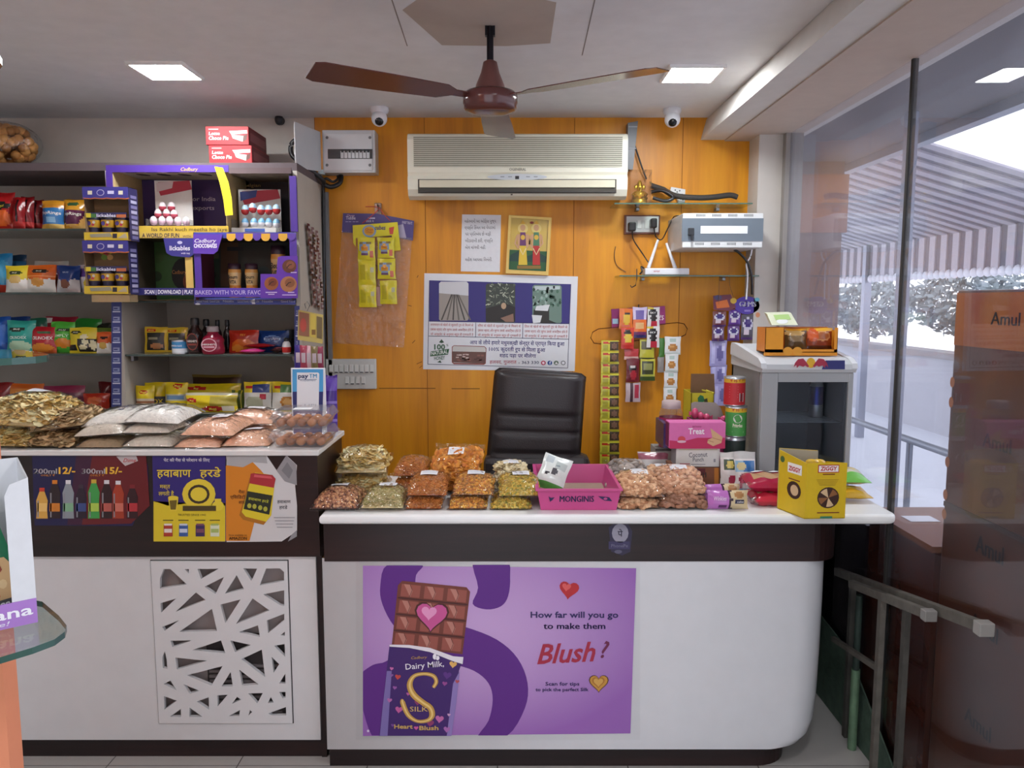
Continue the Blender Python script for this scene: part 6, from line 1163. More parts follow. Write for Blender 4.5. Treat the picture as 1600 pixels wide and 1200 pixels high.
# ---------------------------------------------------------------- billing counter goods
z = CT+.0008
t = thing('cash_tray', 'pink plastic tray with dark lettering in the middle of the billing counter', 'tray', (PX(900, 2.62, z), 2.62, z)); pk = M('c24a86', 'plastic'); x0, x1 = PX(845, 2.5, z), PX(963, 2.5, z); y0, y1 = 2.5, 2.86
b = MB(); q = [(-.0, 0), (.0, .0)]; lo, hi = .0, .075
def rim(e, z_, dz=0): return [(x0-e, y0-e, z+z_), (x1+e, y0-e, z+z_), (x1+e, y1+e, z+z_), (x0-e, y1+e, z+z_)]
rows = rim(0, 0)+rim(.012, hi-.006)+rim(.018, hi-.006)+rim(.018, hi)+rim(.007, hi)+rim(-.006, .006)
b.add(rows, [(r*4+i, r*4+(i+1) % 4, r*4+4+(i+1) % 4, r*4+4+i) for r in range(5) for i in range(4)]+[(0, 3, 2, 1), (20, 21, 22, 23)], pk); b.face((x0, y0-.0015, z), (1, 0, 0), (0, -.16, 1)); w = x1-x0
nv = I('2a2050'); b.text('MONGINIS', w*.47, .03, .021, nv, 2, w=w*.45, up=1, bold=.03); b.poly([(w*.12, .03), (w*.15, .036), (w*.18, .046), (w*.13, .044), (w*.1, .05)], nv, 2); b.poly([(w*.75, .05), (w*.9, .046), (w*.94, .032), (w*.84, .034), (w*.8, .04)], nv, 2); b.ell(w*.85, .041, w*.025, .004, pk, 3); b.build('tray_body', t)
b = MB(); b.box(x0+.008, x1-.008, y0+.008, y1-.01, z+.0062, z+.008, M('9a8474', 'matte')); b.build('cardboard_liner', t)
o = pack_mesh(.105, .13, .045, 'd8dcd8', [('b', 0, .2, '4a8f3c'), ('r', .1, .4, .72, .95, 'b8c0c4'), ('e', .55, .5, .12, .09, '4a4a50'), ('e', .3, .42, .07, .05, '3a3a40'), ('r', .5, .9, .6, .8, 'b4bcb8'), ('t', 'salt', .6, .66, .06, '3a4a60')], seed=60).build('snack_packet'); o.location = (PX(856, 2.62, 1.0), 2.66, z+.03); o.rotation_euler = (math.radians(-34), math.radians(16), math.radians(-14)); tag(o, 'white and green packet leaning inside the pink tray', 'packet')
# cartons
def carton(name, lab, p0, top, p1, bot, Y, D, base, draw=None, cat='box', z0=None, yaw=0, side=None):
    """closed box whose front fills the photo rectangle"""
    a, c2 = P(p0, top, Y), P(p1, bot, Y); zz = c2.z if z0 is None else z0; t = thing(name, lab, cat, ((a.x+c2.x)/2, Y+D/2, zz)); b = MB(); b.box(a.x, c2.x, Y, Y+D, zz+.0005, a.z, M(base, 'paper'), .0012, 1)
    if draw: b.px(Y-.0003); draw(b)
    b.build('carton', t)
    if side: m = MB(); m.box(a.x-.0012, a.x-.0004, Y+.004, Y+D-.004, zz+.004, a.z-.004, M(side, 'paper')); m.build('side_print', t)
    return t, a.z
t, zk = carton('carton', 'brown cardboard carton under the white coconut biscuit box', 1052, 731, 1124, 800, 2.80, .14, '7a4a30', lambda b: (b.rect(1056, 731, 1076, 736, I('d0c8bc'), 1), b.rect(1080, 732, 1102, 742, I('5a1c22'), 1), [b.rect(x, 738, x+1.5, 746, I('2a2420'), 2) for x in range(1078, 1106, 4)], b.rect(1116, 731, 1123, 760, I('b8742c'), 1)), z0=z)
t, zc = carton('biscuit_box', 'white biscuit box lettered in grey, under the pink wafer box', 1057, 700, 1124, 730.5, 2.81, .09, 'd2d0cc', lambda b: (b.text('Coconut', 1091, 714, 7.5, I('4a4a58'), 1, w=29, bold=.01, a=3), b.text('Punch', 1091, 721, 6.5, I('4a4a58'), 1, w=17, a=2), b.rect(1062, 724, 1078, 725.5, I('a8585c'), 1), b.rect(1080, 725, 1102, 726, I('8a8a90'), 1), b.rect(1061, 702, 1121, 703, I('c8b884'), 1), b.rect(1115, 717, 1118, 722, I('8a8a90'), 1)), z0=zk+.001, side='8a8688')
def treat(b):
    b.poly([(1046, 688), (1066, 690), (1090, 684), (1133, 684), (1133, 701), (1046, 701)], I('b82456'), 1); b.text('Treat', 1088, 678, 9, I('ece4ea'), 3, w=25, bold=.04); b.text('BRITANNIA', 1089, 668, 2.6, I('8a2050'), 2, w=14); b.ell(1065, 686, 6, 4.5, I('c8404c'), 2); b.ell(1065, 690, 7, 2, I('d8b0c0'), 3)
    b.poly([(1110, 669), (1129, 683), (1127, 692), (1114, 697), (1105, 692), (1106, 687), (1113, 684)], I('d0a880'), 2); b.band([(1113, 684), (1127, 688)], 1, I('a87a58'), 3); b.band([(1106, 688), (1115, 691)], 1, I('a87a58'), 3)
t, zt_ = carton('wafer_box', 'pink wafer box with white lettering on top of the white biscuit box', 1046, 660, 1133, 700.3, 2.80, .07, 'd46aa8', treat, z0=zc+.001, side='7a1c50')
b = MB(); pbox(b, 1042, 662, 1048, 700, 2.86, 3.02, M('3a2258', 'foil')); t2 = b.build('wafer_packet', loc=P(1045, 700, 2.94)); t2.location.x -= .012; tag(t2, 'purple wrapped packet standing against the left side of the pink wafer box', 'packet')
t = thing('open_carton', 'tall open carton with bare brown flap and yellow front behind the pink wafer box', 'box', P(1098, 660, 3.10)); b = MB(); p, q = P(1079, 655, 3.1), P(1116, 614, 3.1)
for a_ in ((p.x, q.x, 3.1, 3.103), (p.x, q.x, 3.237, 3.24), (p.x, p.x+.003, 3.1, 3.24), (q.x-.003, q.x, 3.1, 3.24)): b.box(*a_, CT+.001, q.z, M('d0c02a', 'paper'))
b.px(3.0995); b.poly([(1090, 622), (1094, 617), (1099, 619), (1101, 626), (1096, 631), (1091, 629)], I('2f7a4a'), 1); b.poly([(1100, 624), (1105, 622), (1106, 630), (1100, 630)], I('4a4a2c'), 1); b.build('carton', t)
b = MB(); b.extrude([P(u, v, 3.22) for u, v in ((1080, 584), (1116, 584), (1117, 616), (1079, 616))], (0, .003, 0), M('7a5a40', 'matte')); b.build('lid_flap', t); b = MB(); b.extrude([P(1098, 609, 3.15), P(1116, 613, 3.12), P(1116, 615, 3.12), P(1098, 611, 3.15)], (0, .02, 0), M('c8b83c', 'paper')); b.build('side_flap', t)
t = thing('open_carton', 'open carton with raised grey flap holding pink sweets behind the pink wafer box', 'box', P(1105, 660, 2.98)); b = MB(); p, q = P(1080, 700, 2.96), P(1133, 655, 2.96)
for a_ in ((p.x, q.x, 2.96, 2.963), (p.x, q.x, 3.047, 3.05), (p.x, p.x+.003, 2.96, 3.05), (q.x-.003, q.x, 2.96, 3.05)): b.box(*a_, CT+.0715, q.z-.004, M('c04a84', 'paper'))
b.box(p.x, q.x, 2.96, 3.05, CT+.0705, CT+.075, M('c04a84', 'paper')); b.build('carton', t); b = MB(); b.extrude([P(u, v, 3.04) for u, v in ((1080, 630), (1085, 628), (1118, 629), (1126, 637), (1134, 660), (1080, 660))], (0, .003, 0), M('a8a29c', 'paper')); b.build('lid_flap', t)
b = MB(); p_ = P(1105, 700, 3.0); b.box(p.x, q.x, 2.96, 3.05, CT+.001, CT+.0695, M('8a6a50', 'matte')); tag(b.build('carton', loc=(p_.x, 3.0, CT+.001)), 'plain carton under the open carton of pink sweets', 'box')
for k, (u, v, lab) in enumerate(((1086, 646, 'pink wrapped sweet piled highest in the grey flapped carton'), (1095, 650, 'pink wrapped sweet in the middle of the grey flapped carton'), (1104, 652, 'pink wrapped sweet lying beside the two others in the grey flapped carton'), (1131, 655, 'pink wrapped sweet at the right corner of the grey flapped carton'))):
    c = P(u, v, 3.01); b = MB(); b.blob(c, (.014, .012, .015 if k else .022), M('d0507a', 'foil'), 10, 7); b.add([c+Vector((s_*.012, 0, 0))+Vector((s_*dx, 0, dz)) for s_ in (-1, 1) for dx, dz in ((0, .003), (.012, .01), (.012, -.01), (0, -.003))], [(0, 1, 2, 3), (4, 5, 6, 7)], M('d0507a', 'foil')); tag(b.build('wrapped_sweet', loc=c), lab, 'sweet', 'pink wrapped sweets')
t = thing('candy_jar', 'clear plastic jar with pink label and pale cap behind the pink wafer box', 'jar', (PX(1048, 3.0, 1.1), 3.0, CT+.122)); c = t.location; r = .046
b = MB(); p = PZ(651, 3.0)-c.z; b.lathe([(r, 0), (r*1.02, .02), (r*1.02, p), (r*.98, p+.015), (r*.85, p+.035)], c, [M('8f1f44', 'paper'), M('a82450', 'paper'), CRISP(), CRISP()], 24); b.build('jar_body', t); MB().lathe([(r*.8, p+.035), (r*.82, p+.038), (r*.8, p+.062), (r*.72, p+.064)], c, M('b8a4a4', 'plastic'), 24).build('cap', t); b = MB(); b.face(c+Vector((0, -r*1.035, 0)), (1, 0, 0), (0, 0, 1)); b.ell(-.025, p*.55, .012, .02, I('2c5a6a'), 1); b.rect(-.02, p*.8, -.012, p*.9, I('e0d8dc'), 1); b.build('label', t)
b = MB(); p, q = P(1022, 712, 2.98), P(1046, 682, 2.98); b.box(p.x, q.x+.05, 2.95, 3.06, CT+.001, CT+.12, M('8f8c88', 'paper')); b.box(p.x-.001, q.x+.05, 2.949, 2.951, CT+.112, CT+.12, M('3a3432', 'paper')); tag(b.build('carton', loc=(p.x, 3.0, CT+.001)), 'grey carton with dark upper rim under the clear pink labelled jar', 'box')
# stacked crisps tubes
def can(lab, px_, ptop, pbot, body, top, Y=3.0, z0=None):
    r = .0395; zb_ = PZ(pbot, Y) if z0 is None else z0; zt = PZ(ptop, Y); t = thing('crisps_tube', lab, 'tube', (PX(px_, Y, zb_), Y, zb_), 'stacked crisps tubes'); c = t.location; h = zt-zb_
    b = MB(); b.lathe([(r, .001), (r, .004), (r, h*.8), (r, h*.93)], c, [M('c8c8cc', 'metal'), M(body, 'paper'), M(top, 'paper')], 28); b.build('tube_body', t); MB().lathe([(r*1.03, h*.93), (r*1.03, h*.985), (r*.9, h)], c, M('c0c4c8', 'metal'), 28).build('rim', t)
    b = MB(); b.g = lambda u, v, l: c+Vector((math.sin(u/r)*(r+.0004*l), -math.cos(u/r)*(r+.0004*l), v)); return t, b, h, zt
zk2 = .0
t, b, h, z_ = can('dark green crisps tube lowest in the stack beside the small fridge', 1146, 681, 730, '23302c', '23302c', z0=zk+.0 if 0 else CT+.002+.0*1, Y=2.9); b.ell(-.012, h*.55, .02, .022, I('d8d8d4'), 1); b.build('label_print', t)
t, b, h, z2 = can('green crisps tube with yellow band, middle of the stack by the fridge', 1149, 633, 681, '4a9a4a', 'd8b42a', z0=z_+.001, Y=2.9); b.text('₹ 35', -.012, h*.84, .01, I('b83a2a'), 2, up=1, bold=.04); b.text('₹ 99', .022, h*.84, .01, I('b83a2a'), 2, up=1); b.ell(-.004, h*.6, .017, .016, I('d8d8d0'), 1); b.text('Pringles', -.004, h*.33, .013, I('e0dcc8'), 2, w=.036, up=1, bold=.05); b.rect(-.024, h*.14, .02, h*.2, I('a8d0a0'), 1); b.build('label_print', t)
t, b, h, z3 = can('red crisps tube with yellow band topping the stack by the fridge', 1147, 588, 633, 'b8242c', 'd8a82a', z0=z2+.001, Y=2.9); b.text('₹ 35', -.014, h*.84, .01, I('a82a1c'), 2, up=1, bold=.04); b.text('₹ 99', .016, h*.84, .01, I('a82a1c'), 2, up=1); b.rect(.008, h*.15, .026, h*.45, I('e0dcd8'), 1); [b.rect(.01+i*.0022, h*.17, .011+i*.0022, h*.43, I('3a3438'), 2) for i in range(7)]; [b.rect(-.03, h*(.3+.09*i), .002, h*(.32+.09*i), I('d88a8c'), 1) for i in range(5)]; b.build('label_print', t)
# pouches and biscuits at the right
def cpack(name, lab, p0, p1, ptop, z0, Y, T, base, ops, lean=-12, yaw=0, seed=0, cat='packet', grp=None): return stand(name, lab, cat, grp, p0, p1, ptop, z0, Y, T, base, ops, lean, yaw, seed)
cpack('wafer_pouch', 'clear topped pouch with dark green panel beside the white biscuit box', 1126, 1155, 708, z, 2.745, .035, 'cfc8c4', [('r', .15, .85, .55, .82, '3a4a34'), ('e', .5, .68, .2, .1, 'c8b45c'), ('e', .6, .3, .22, .13, '9a2c44'), ('b', .86, 1, 'bdb8b4'), ('r', .4, .7, .05, .2, 'c87a8a')], seed=61)
cpack('wafer_pouch', 'clear topped pouch with blue panel in front of the small fridge', 1147, 1182, 707, z, 2.735, .04, 'd4d0cc', [('r', .08, .92, .5, .76, '2f6aa8'), ('r', .08, .4, .5, .76, '8ab0c8'), ('e', .3, .63, .2, .1, 'd0c088'), ('e', .35, .32, .18, .12, '9a2c44'), ('b', .84, 1, 'b4b2b0'), ('p', [(.3, .3), (.42, .28), (.3, .1), (.2, .12)], 'c85a70'), ('b', .03, .1, '7aa0b8')], seed=62)
lying('biscuit_packet', 'red and orange biscuit packet lying before the brown carton, the rear one', 1072, 1112, 2.70, z, .07, .03, 'b83028', [('r', .5, 1, .1, .8, 'd0a460'), ('b', .8, 1, 'd8c8c0')], 8); lying('biscuit_packet', 'red and orange biscuit packet lying behind the purple cakes', 1082, 1140, 2.63, z, .07, .032, 'c03a30', [('e', .6, .5, .25, .4, 'd8a860'), ('r', .75, 1, 0, 1, 'c8642c'), ('r', 0, .4, .6, .75, 'e0c0b8')], -6)
for p0, p1, Y, zz, yw, lab in ((1096, 1158, 2.60, z, 4, 'purple and cream cake packet lying behind another purple cake packet'), (1105, 1169, 2.51, z, -2, 'purple and cream cake packet at the front edge of the worktop')):
    xa, xb = PX(p0, Y, zz), PX(p1, Y, zz); o = pack_mesh(xb-xa, .062, .05, 'b068b0', [('r', .55, 1, 0, 1, 'c8b490'), ('p', [(.5, 1), (.6, 1), (.54, .75), (.6, .5), (.54, .25), (.6, 0), (.5, 0)], '3a2434'), ('e', .78, .75, .14, .18, 'a87a50'), ('r', .66, .92, .3, .5, '3c3c54'), ('t', 'Winkies', .28, .45, .22, 'e0c0dc', .3), ('r', .25, .45, .1, .2, '5a2c60'), ('t', 'cake', .79, .34, .1, 'd0d0d8', .18)], 'foil', 20, 14, seed=70+int(p0)).build('cake_packet'); o.location = ((xa+xb)/2, Y, zz+.001); o.rotation_euler = (math.radians(-14), 0, math.radians(yw)); tag(o, lab, 'packet', 'purple cake packets')
for k, (p0, p1, Y, zz, lab) in enumerate(((1178, 1236, 2.55, z, 'dark red biscuit packet with white strip, lower of the pair by the yellow carton'), (1170, 1246, 2.57, z+.048, 'dark red biscuit packet with white strip, upper of the pair by the yellow carton'))):
    xa, xb = PX(p0, Y, zz), PX(p1, Y, zz); t = thing('biscuit_tray_packet', lab, 'packet', ((xa+xb)/2, Y+.05, zz), 'red biscuit packets', (math.radians(5*k), 0, math.radians(-3 if k else 2))); w = xb-xa; T_ = .046; b = MB(); N_ = 14
    def sf(u, v, s_): e = max(0, (1-abs(2*u-1)**4)*(1-abs(2*v-1)**4))**.5; return Vector(((u-.5)*w, (v-.5)*.14, T_*(.45+s_*.5*e)+.003*math.sin(17*u+9*v)*e))
    for s_ in (1, -1):
        b.add([sf(i/N_, j/N_, s_) for j in range(N_+1) for i in range(N_+1)], [tuple([j*(N_+1)+i, j*(N_+1)+i+1, (j+1)*(N_+1)+i+1, (j+1)*(N_+1)+i][::s_]) for j in range(N_) for i in range(N_)], [M(('a01c3c', 'b8283c')[1-k] if not (s_ > 0 and 4 <= j < 10 and 2 <= i < 12) else 'b8906a', 'foil') for j in range(N_) for i in range(N_)], True)
    b.build('wrapper', t); s = MB(); s.add([sf(u, v, sg_)+Vector((0, -.001, .0016*sg_)) for u in (.6, .7) for v, sg_ in ((.12, 1), (.06, 1), (.02, 1), (.012, -1), (.07, -1))], [(i, i+1, 6+i, 5+i) for i in range(4)], M('e6e2e2', 'paper'), True); s.build('white_strip', t)
    if k: s = MB(); s.add([sf(.2+.6*i/5, .75+.2*j/3, 1)+Vector((0, 0, .003)) for j in range(4) for i in range(6)], [(j*6+i, j*6+i+1, j*6+i+7, j*6+i+6) for j in range(3) for i in range(5)], M('dcd8dc', 'paper'), True); s.build('label', t)
    s = MB(); s.tube([(-w*.48, -.05, .02), (-w*.6, -.06, .022), (-w*.66, -.03, .02)], [.016, .012, .002], CLEAR()); s.build('clear_end', t)
# open yellow carton
t = thing('chocolate_carton', 'open bright yellow carton with red logo at the right front of the billing counter', 'box', (PX(1270, 2.56, z), 2.58, z)); yc = M('d2b018', 'paper')
F = [(1255, 723), (1322, 726), (1320, 811), (1258, 812)]; fl, fr2, br2, bl2 = G_ = [None]*4
def gz(px_, py_, zz):                                   # point at height zz seen at (px, py)
    u = (px_-800)/FPX; v = (600-py_)/FPX; dz = -math.sin(PITCH)+v*math.cos(PITCH); s = (zz-CAMH)/dz; return Vector((u*s, (math.cos(PITCH)+v*math.sin(PITCH))*s, zz))
A, B = gz(1257, 811, z), gz(1320, 810, z); ex = (B-A).normalized(); wy = (B-A).length; ey = Vector((-ex.y, ex.x, 0)); Cn = A+(Vector((P(1214, 790, A.y+.13).x, A.y+.13, z))-A); el = (Cn-A); H1 = PZ(724, A.y)-z
tp_ = Vector((0, 0, H1)); th_ = .0018
b = MB()
def wall_(p, q, h0, h1, mat): n_ = (q-p).cross(Vector((0, 0, 1))).normalized()*th_; b.extrude([p, q, q+Vector((0, 0, h1)), p+Vector((0, 0, h0))], -n_, mat)
D_ = B+el
wall_(A, B, H1, H1, yc); wall_(Cn, A, H1+.02, H1, yc); wall_(B, D_, H1, H1-.02, yc); wall_(D_, Cn, H1+.015, H1+.025, yc); b.extrude([A, B, D_, Cn], (0, 0, .003), yc)
ins = M('a8a090', 'paper'); n_ = ey*.0022
def inner_(p, q, h0, h1, d): b.extrude([p+d, q+d, q+d+Vector((0, 0, h1)), p+d+Vector((0, 0, h0))], d*.1, ins)
inner_(D_, Cn, H1+.014, H1+.024, -ey*.003); inner_(Cn, A, H1+.019, H1-.001, ex*.004)
def front(b, w, fs=1.0):
    b.rect(w*.28, H1*.83, w*.8, H1*.97, I('b8282c'), 2); b.rect(w*.3, H1*.845, w*.78, H1*.955, I('ece8e4'), 3); b.text('ZIGGY', w*.54, H1*.87, H1*.07, I('b8282c'), 4, w=w*.42, up=1, bold=.06, shear=.1); b.rect(w*.4, H1*.79, w*.7, H1*.81, I('7a3a20'), 2)
    for i in range(5): b.rect(w*(.25+.02*i), H1*(.7-.025*i), w*(.8-.02*i), H1*(.706-.025*i), I('8a6a1c'), 2)
    b.ell(w*.56, H1*.38, w*.27, H1*.19, I('3a2018'), 2, 20); 
    for i in range(4): a0 = 20+i*80; b.ell(w*.56, H1*.38, w*.24, H1*.165, I('d0b088' if i % 2 else '8a5a34'), 3, 8, 0, a0, a0+45)
    b.rect(w*.3, H1*.1, w*.85, H1*.12, I('7a3a20'), 2); b.rect(w*.38, H1*.005, w*.68, H1*.045, I('3a7a5a'), 2)
b.face(A, ex, (0, 0, 1)); front(b, wy); le = (A-Cn).length; b.face(Cn, (A-Cn).normalized(), (0, 0, 1))
b.rect(le*.35, H1*.75, le*.85, H1*.93, I('ece8e4'), 2); b.text('ZIGGY', le*.6, H1*.79, H1*.08, I('b8282c'), 3, w=le*.42, up=1, bold=.06); b.ell(le*.15, H1*.95, le*.08, H1*.06, I('4a6a3c'), 2); b.ell(le*.6, H1*.45, le*.25, H1*.16, I('3a2018'), 2); b.ell(le*.62, H1*.45, le*.14, H1*.1, I('d0b088'), 3); b.rect(le*.4, H1*.63, le*.8, H1*.65, I('7a3a20'), 2); b.build('carton', t)
b = MB(); c = (A+B)/2+el*.5+Vector((0, 0, H1-.04)); rd = random.Random(4)
for i in range(9): q = c+ex*rd.uniform(-.05, .05)+el*rd.uniform(-.3, .3)+Vector((0, 0, rd.uniform(-.01, .03))); b.blob(q, (.022, .02, .012), M('d0a830', 'foil'), 8, 5)
b.build('sweet_pieces', t)
lying('snack_packet', 'flat yellow and orange packet lying lowest at the right end of the worktop', 1316, 1364, 2.58, z, .12, .035, 'd0a01c', [('b', 0, .25, 'b8901c'), ('r', .2, .6, .4, .7, 'd8c858')], -4)
lying('snack_packet', 'green and clear packet lying on the flat yellow packet at the right end', 1316, 1361, 2.62, z+.037, .15, .05, 'c8c4a8', [('b', 0, .32, '6ab04a'), ('e', .5, .7, .3, .2, 'd8c07c'), ('e', .2, .6, .15, .2, 'd8d8d0')], -6)
cpack('snack_packet', 'silver packet with pink header standing behind the biscuit bags', 997, 1045, 707, z, 2.93, .05, 'b8b2b0', [('b', .74, .94, '9a5a6a'), ('b', .94, 1, 'c0b0b0'), ('e', .5, .4, .3, .2, 'd0ccca')], seed=63)

# ---------------------------------------------------------------- small fridge
t = thing('mini_fridge', 'small grey glass door drinks fridge at the right end of the billing counter', 'fridge', (1.05, 3.0, CT)); gy = M('9b9da0', 'plastic'); gd = M('77797c', 'plastic'); gl_ = M('b8babd', 'plastic')
FYF = 2.80; x0 = P(1187, 700, FYF).x; x1 = P(1329, 700, FYF).x; zt = PZ(582, FYF); zb_ = CT+.001; yb2 = 3.19
b = MB(); d_ = .02
for a_ in ((x0, x0+d_, FYF+.03, yb2), (x1-d_, x1, FYF+.03, yb2)): b.box(*a_, zb_, zt, gd)
b.box(x0, x1, yb2-.02, yb2, zb_, zt, gd); b.box(x0, x1, FYF+.03, yb2, zb_, zb_+.03, gd); b.build('cabinet', t)
b = MB(); pr = [(FYF-.004, zt), (FYF-.012, zt+.012), (FYF-.006, zt+.03), (FYF+.03, zt+.047), (yb2-.06, zt+.085), (yb2-.01, zt+.085), (yb2, zt+.07), (yb2, zt)]
b.extrude([(x0-.004, y, zz) for y, zz in pr], (x1-x0+.008, 0, 0), gl_); b.build('hood', t)
for xx in (x0-.008, x1-.012): m = MB(); m.extrude([(xx, y, zz+.004) for y, zz in pr[1:7]]+[(xx, yb2, zt+.04), (xx, FYF+.03, zt+.02)], (.02, 0, 0), M('c9cbce', 'plastic')); m.build('hood_rail', t)
b = MB().px(FYF-.0125)
b.g = lambda u, v, l: P(u, v, FYF-.0135, .0004*l)
b.poly([(1290, 563), (1320, 563), (1320, 577), (1284, 577)], I('2c2f6c'), 1); b.ell(1267, 567, 7, 8, I('d8a82c'), 1)
for s_ in (-1, 1): b.poly([(1267+s_*dx, dy) for dx, dy in ((3, 572), (7, 566), (12, 560), (20, 561), (25, 567), (27, 574), (23, 570), (22, 575), (18, 571), (12, 573), (9, 571), (5, 574))], I('a02c44'), 2)
b.build('logo_print', t)
gx0, gx1, gz0, gz1 = P(1212, 700, FYF).x, P(1321, 700, FYF).x, zb_+.03, PZ(597, FYF)
b = MB(); b.box(x0, gx0, FYF, FYF+.028, zb_, zt-.001, gy, .003); b.box(gx1, x1, FYF, FYF+.028, zb_, zt-.001, gy, .003); b.box(gx0, gx1, FYF, FYF+.028, gz1, zt-.001, gy); b.box(gx0, gx1, FYF, FYF+.028, zb_, gz0, gy); b.build('door_frame', t)
b = MB(); b.box(gx0, gx1, FYF+.01, FYF+.014, gz0, gz1, film('fridge_glass', (.72, .76, .8), 1.0, 0, 5)); b.build('door_glass', t)
b = MB(); zs = PZ(659, FYF+.05); [b.tube([(x0+.022, FYF+.04+i*.03, zs), (x1-.022, FYF+.04+i*.03, zs)], .002, M('c4c8cc', 'metal'), 6) for i in range(10)]; b.build('wire_shelf', t)
b = MB(); b.box(x0+.021, x1-.021, yb2-.024, yb2-.021, zb_+.03, zt, M('5a5e62', 'plastic')); b.build('inner_liner', t)
for k, (px_, lab) in enumerate(((1274, 'slim blue and silver drink can standing on the wire shelf inside the small fridge'),)):
    c = Vector((PX(px_, 2.95, zs), 2.95, zs+.003)); tt = thing('drink_can', lab, 'can', c); MB().lathe([(.022, 0), (.026, .006), (.026, .05), (.026, .12), (.021, .132)], c, [M('b8bcc4', 'metal'), M('b8bcc4', 'metal'), M('2a3a8a', 'metal'), M('b8bcc4', 'metal')], 18).build('can_body', tt); MB().lathe([(.0215, .132), (.0215, .135), (.019, .134)], c, M('c8c8cc', 'metal'), 18).build('lid', tt)
# boxes on the fridge
t = thing('display_box', 'open orange display box of brown snack packets standing on the small fridge', 'box', P(1253, 553, 2.83)); zf = zt+.052; oy = FYF+.075; p, q = P(1195, 553, oy), P(1310, 512, oy); om = M('d88a1e', 'paper'); zf = zt+.068
b = MB(); b.box(p.x, q.x, oy, oy+.1, zf, zf+.003, om); b.box(p.x, P(1224, 530, oy).x, oy-.0, oy+.002, zf, q.z, M('dc921c', 'paper')); b.box(P(1304, 530, oy).x, q.x, oy, oy+.002, zf, q.z, om); b.box(p.x, p.x+.002, oy, oy+.1, zf, q.z, M('d07c2c', 'paper')); b.box(q.x-.002, q.x, oy, oy+.1, zf, q.z-.01, om); b.box(p.x, q.x, oy+.098, oy+.1, zf, q.z, M('c06a1a', 'paper')); b.box(p.x, q.x, oy, oy+.002, zf, zf+.012, om)
b.px(oy-.0003)
for u in (1231, 1246): b.ell(u, 549, 7.5, 7, I('d8942c'), 2)
b.box(p.x, q.x, oy, oy+.012, zf-.012, zf, om); b.build('display_carton', t)
for k, (p0, p1, top, col, ops, lab) in enumerate(((1225, 1260, 514, '5a4428', [('e', .4, .8, .5, .12, 'c8a060'), ('e', .5, .55, .4, .15, '8a7250'), ('b', .9, 1, 'c88a1c')], 'brown snack packet with gold top in the left half of the orange display box'), (1260, 1300, 513, '8a3a1c', [('e', .55, .65, .35, .22, 'c8905c'), ('e', .55, .65, .28, .16, 'a8623c'), ('b', 0, .25, '4a2418'), ('b', .88, 1, 'd8a02c'), ('e', .2, .7, .2, .3, 'c8582a')], 'reddish snack packet with pale oval in the right half of the orange display box'))): stand('snack_packet', lab, 'packet', 'packets in the orange display box', p0, p1, top, zf+.0035, oy+.035, .04, col, ops, -4, 0, 80+k)
t = thing('soap_packet', 'pale green and white packet lying tilted on top of the orange display box', 'packet', P(1220, 508, oy+.05)); b = MB(); fr3 = [(1198, 490), (1236, 489), (1247, 508), (1206, 508)]; b.extrude([P(u, v, oy+.02+(508-v)*.002) for u, v in fr3], (0, .03, .004), M('d8dcc0', 'foil')); b.px(oy+.018); b.g = lambda u, v, l: P(u, v, oy+.02+(508-v)*.002, .0006*l+.001); b.poly([(1208, 492), (1232, 491), (1236, 499), (1212, 500)], I('a8c87c'), 1); b.ell(1222, 502, 9, 4, I('e4e6e4'), 1); b.build('packet_body', t)
# ---------------------------------------------------------------- payment stand and packets beside it
z = LT+.0008; SYP = 2.82
t = thing('payment_stand', 'blue and white upright payment stand with blank centre behind the biscuit trays', 'stand', (PX(481, SYP, 1.2), SYP, z))
a, c2 = P(454, 575, SYP), P(508, 575, SYP); b = MB(); b.box(a.x, c2.x, SYP, SYP+.006, z, a.z, M('e0e4ea', 'gloss'), .002); b.px(SYP-.0003)
b.poly([(457, 577), (505, 577), (505, 612), (457, 612)], I('4aa0d8'), 1); b.poly([(457, 612), (505, 612), (503, 680), (459, 680)], I('27306e'), 1); b.poly([(464, 582), (497, 582), (499, 584), (498, 638), (496, 640), (466, 640), (464, 638)], I('e4e8ee'), 2)
b.text('pay', 474, 590.5, 6.5, I('22305e'), 3, w=16, bold=.05); b.text('TM', 489, 590.5, 6.5, I('5ab0e0'), 3, w=12, bold=.05); b.rect(467, 592.5, 495, 593.5, I('7a8aa8'), 3); b.text('Accepted Here', 481, 595.5, 2.2, I('5a6a88'), 3, w=24, bold=0); b.text('pay', 469, 635, 3.5, I('22305e'), 3, w=7); b.text('UPI', 485, 635, 3.5, I('5a6a88'), 3, w=18, bold=0)
for x, w in ((464, 4), (472, 5), (481, 3), (487, 7)): b.rect(x, 645.5, x+w, 649, I('c8d0e4'), 3)
b.build('display_plate', t); MB().box(a.x+.01, c2.x-.01, SYP-.02, SYP+.04, z, z+.006, M('d8dce4', 'plastic'), .001).build('foot', t)
stand('snack_packet', 'purple packet standing behind the payment stand at the end of the taller counter', 'packet', None, 505, 528, 587, z, 2.88, .03, '4a2a8a', [('b', .5, .55, '8a70c0'), ('b', .2, .25, '8a70c0'), ('r', .3, .5, .3, .45, '9a84cc'), ('b', .75, .95, '6a4ab0')], -3, 0, 90)
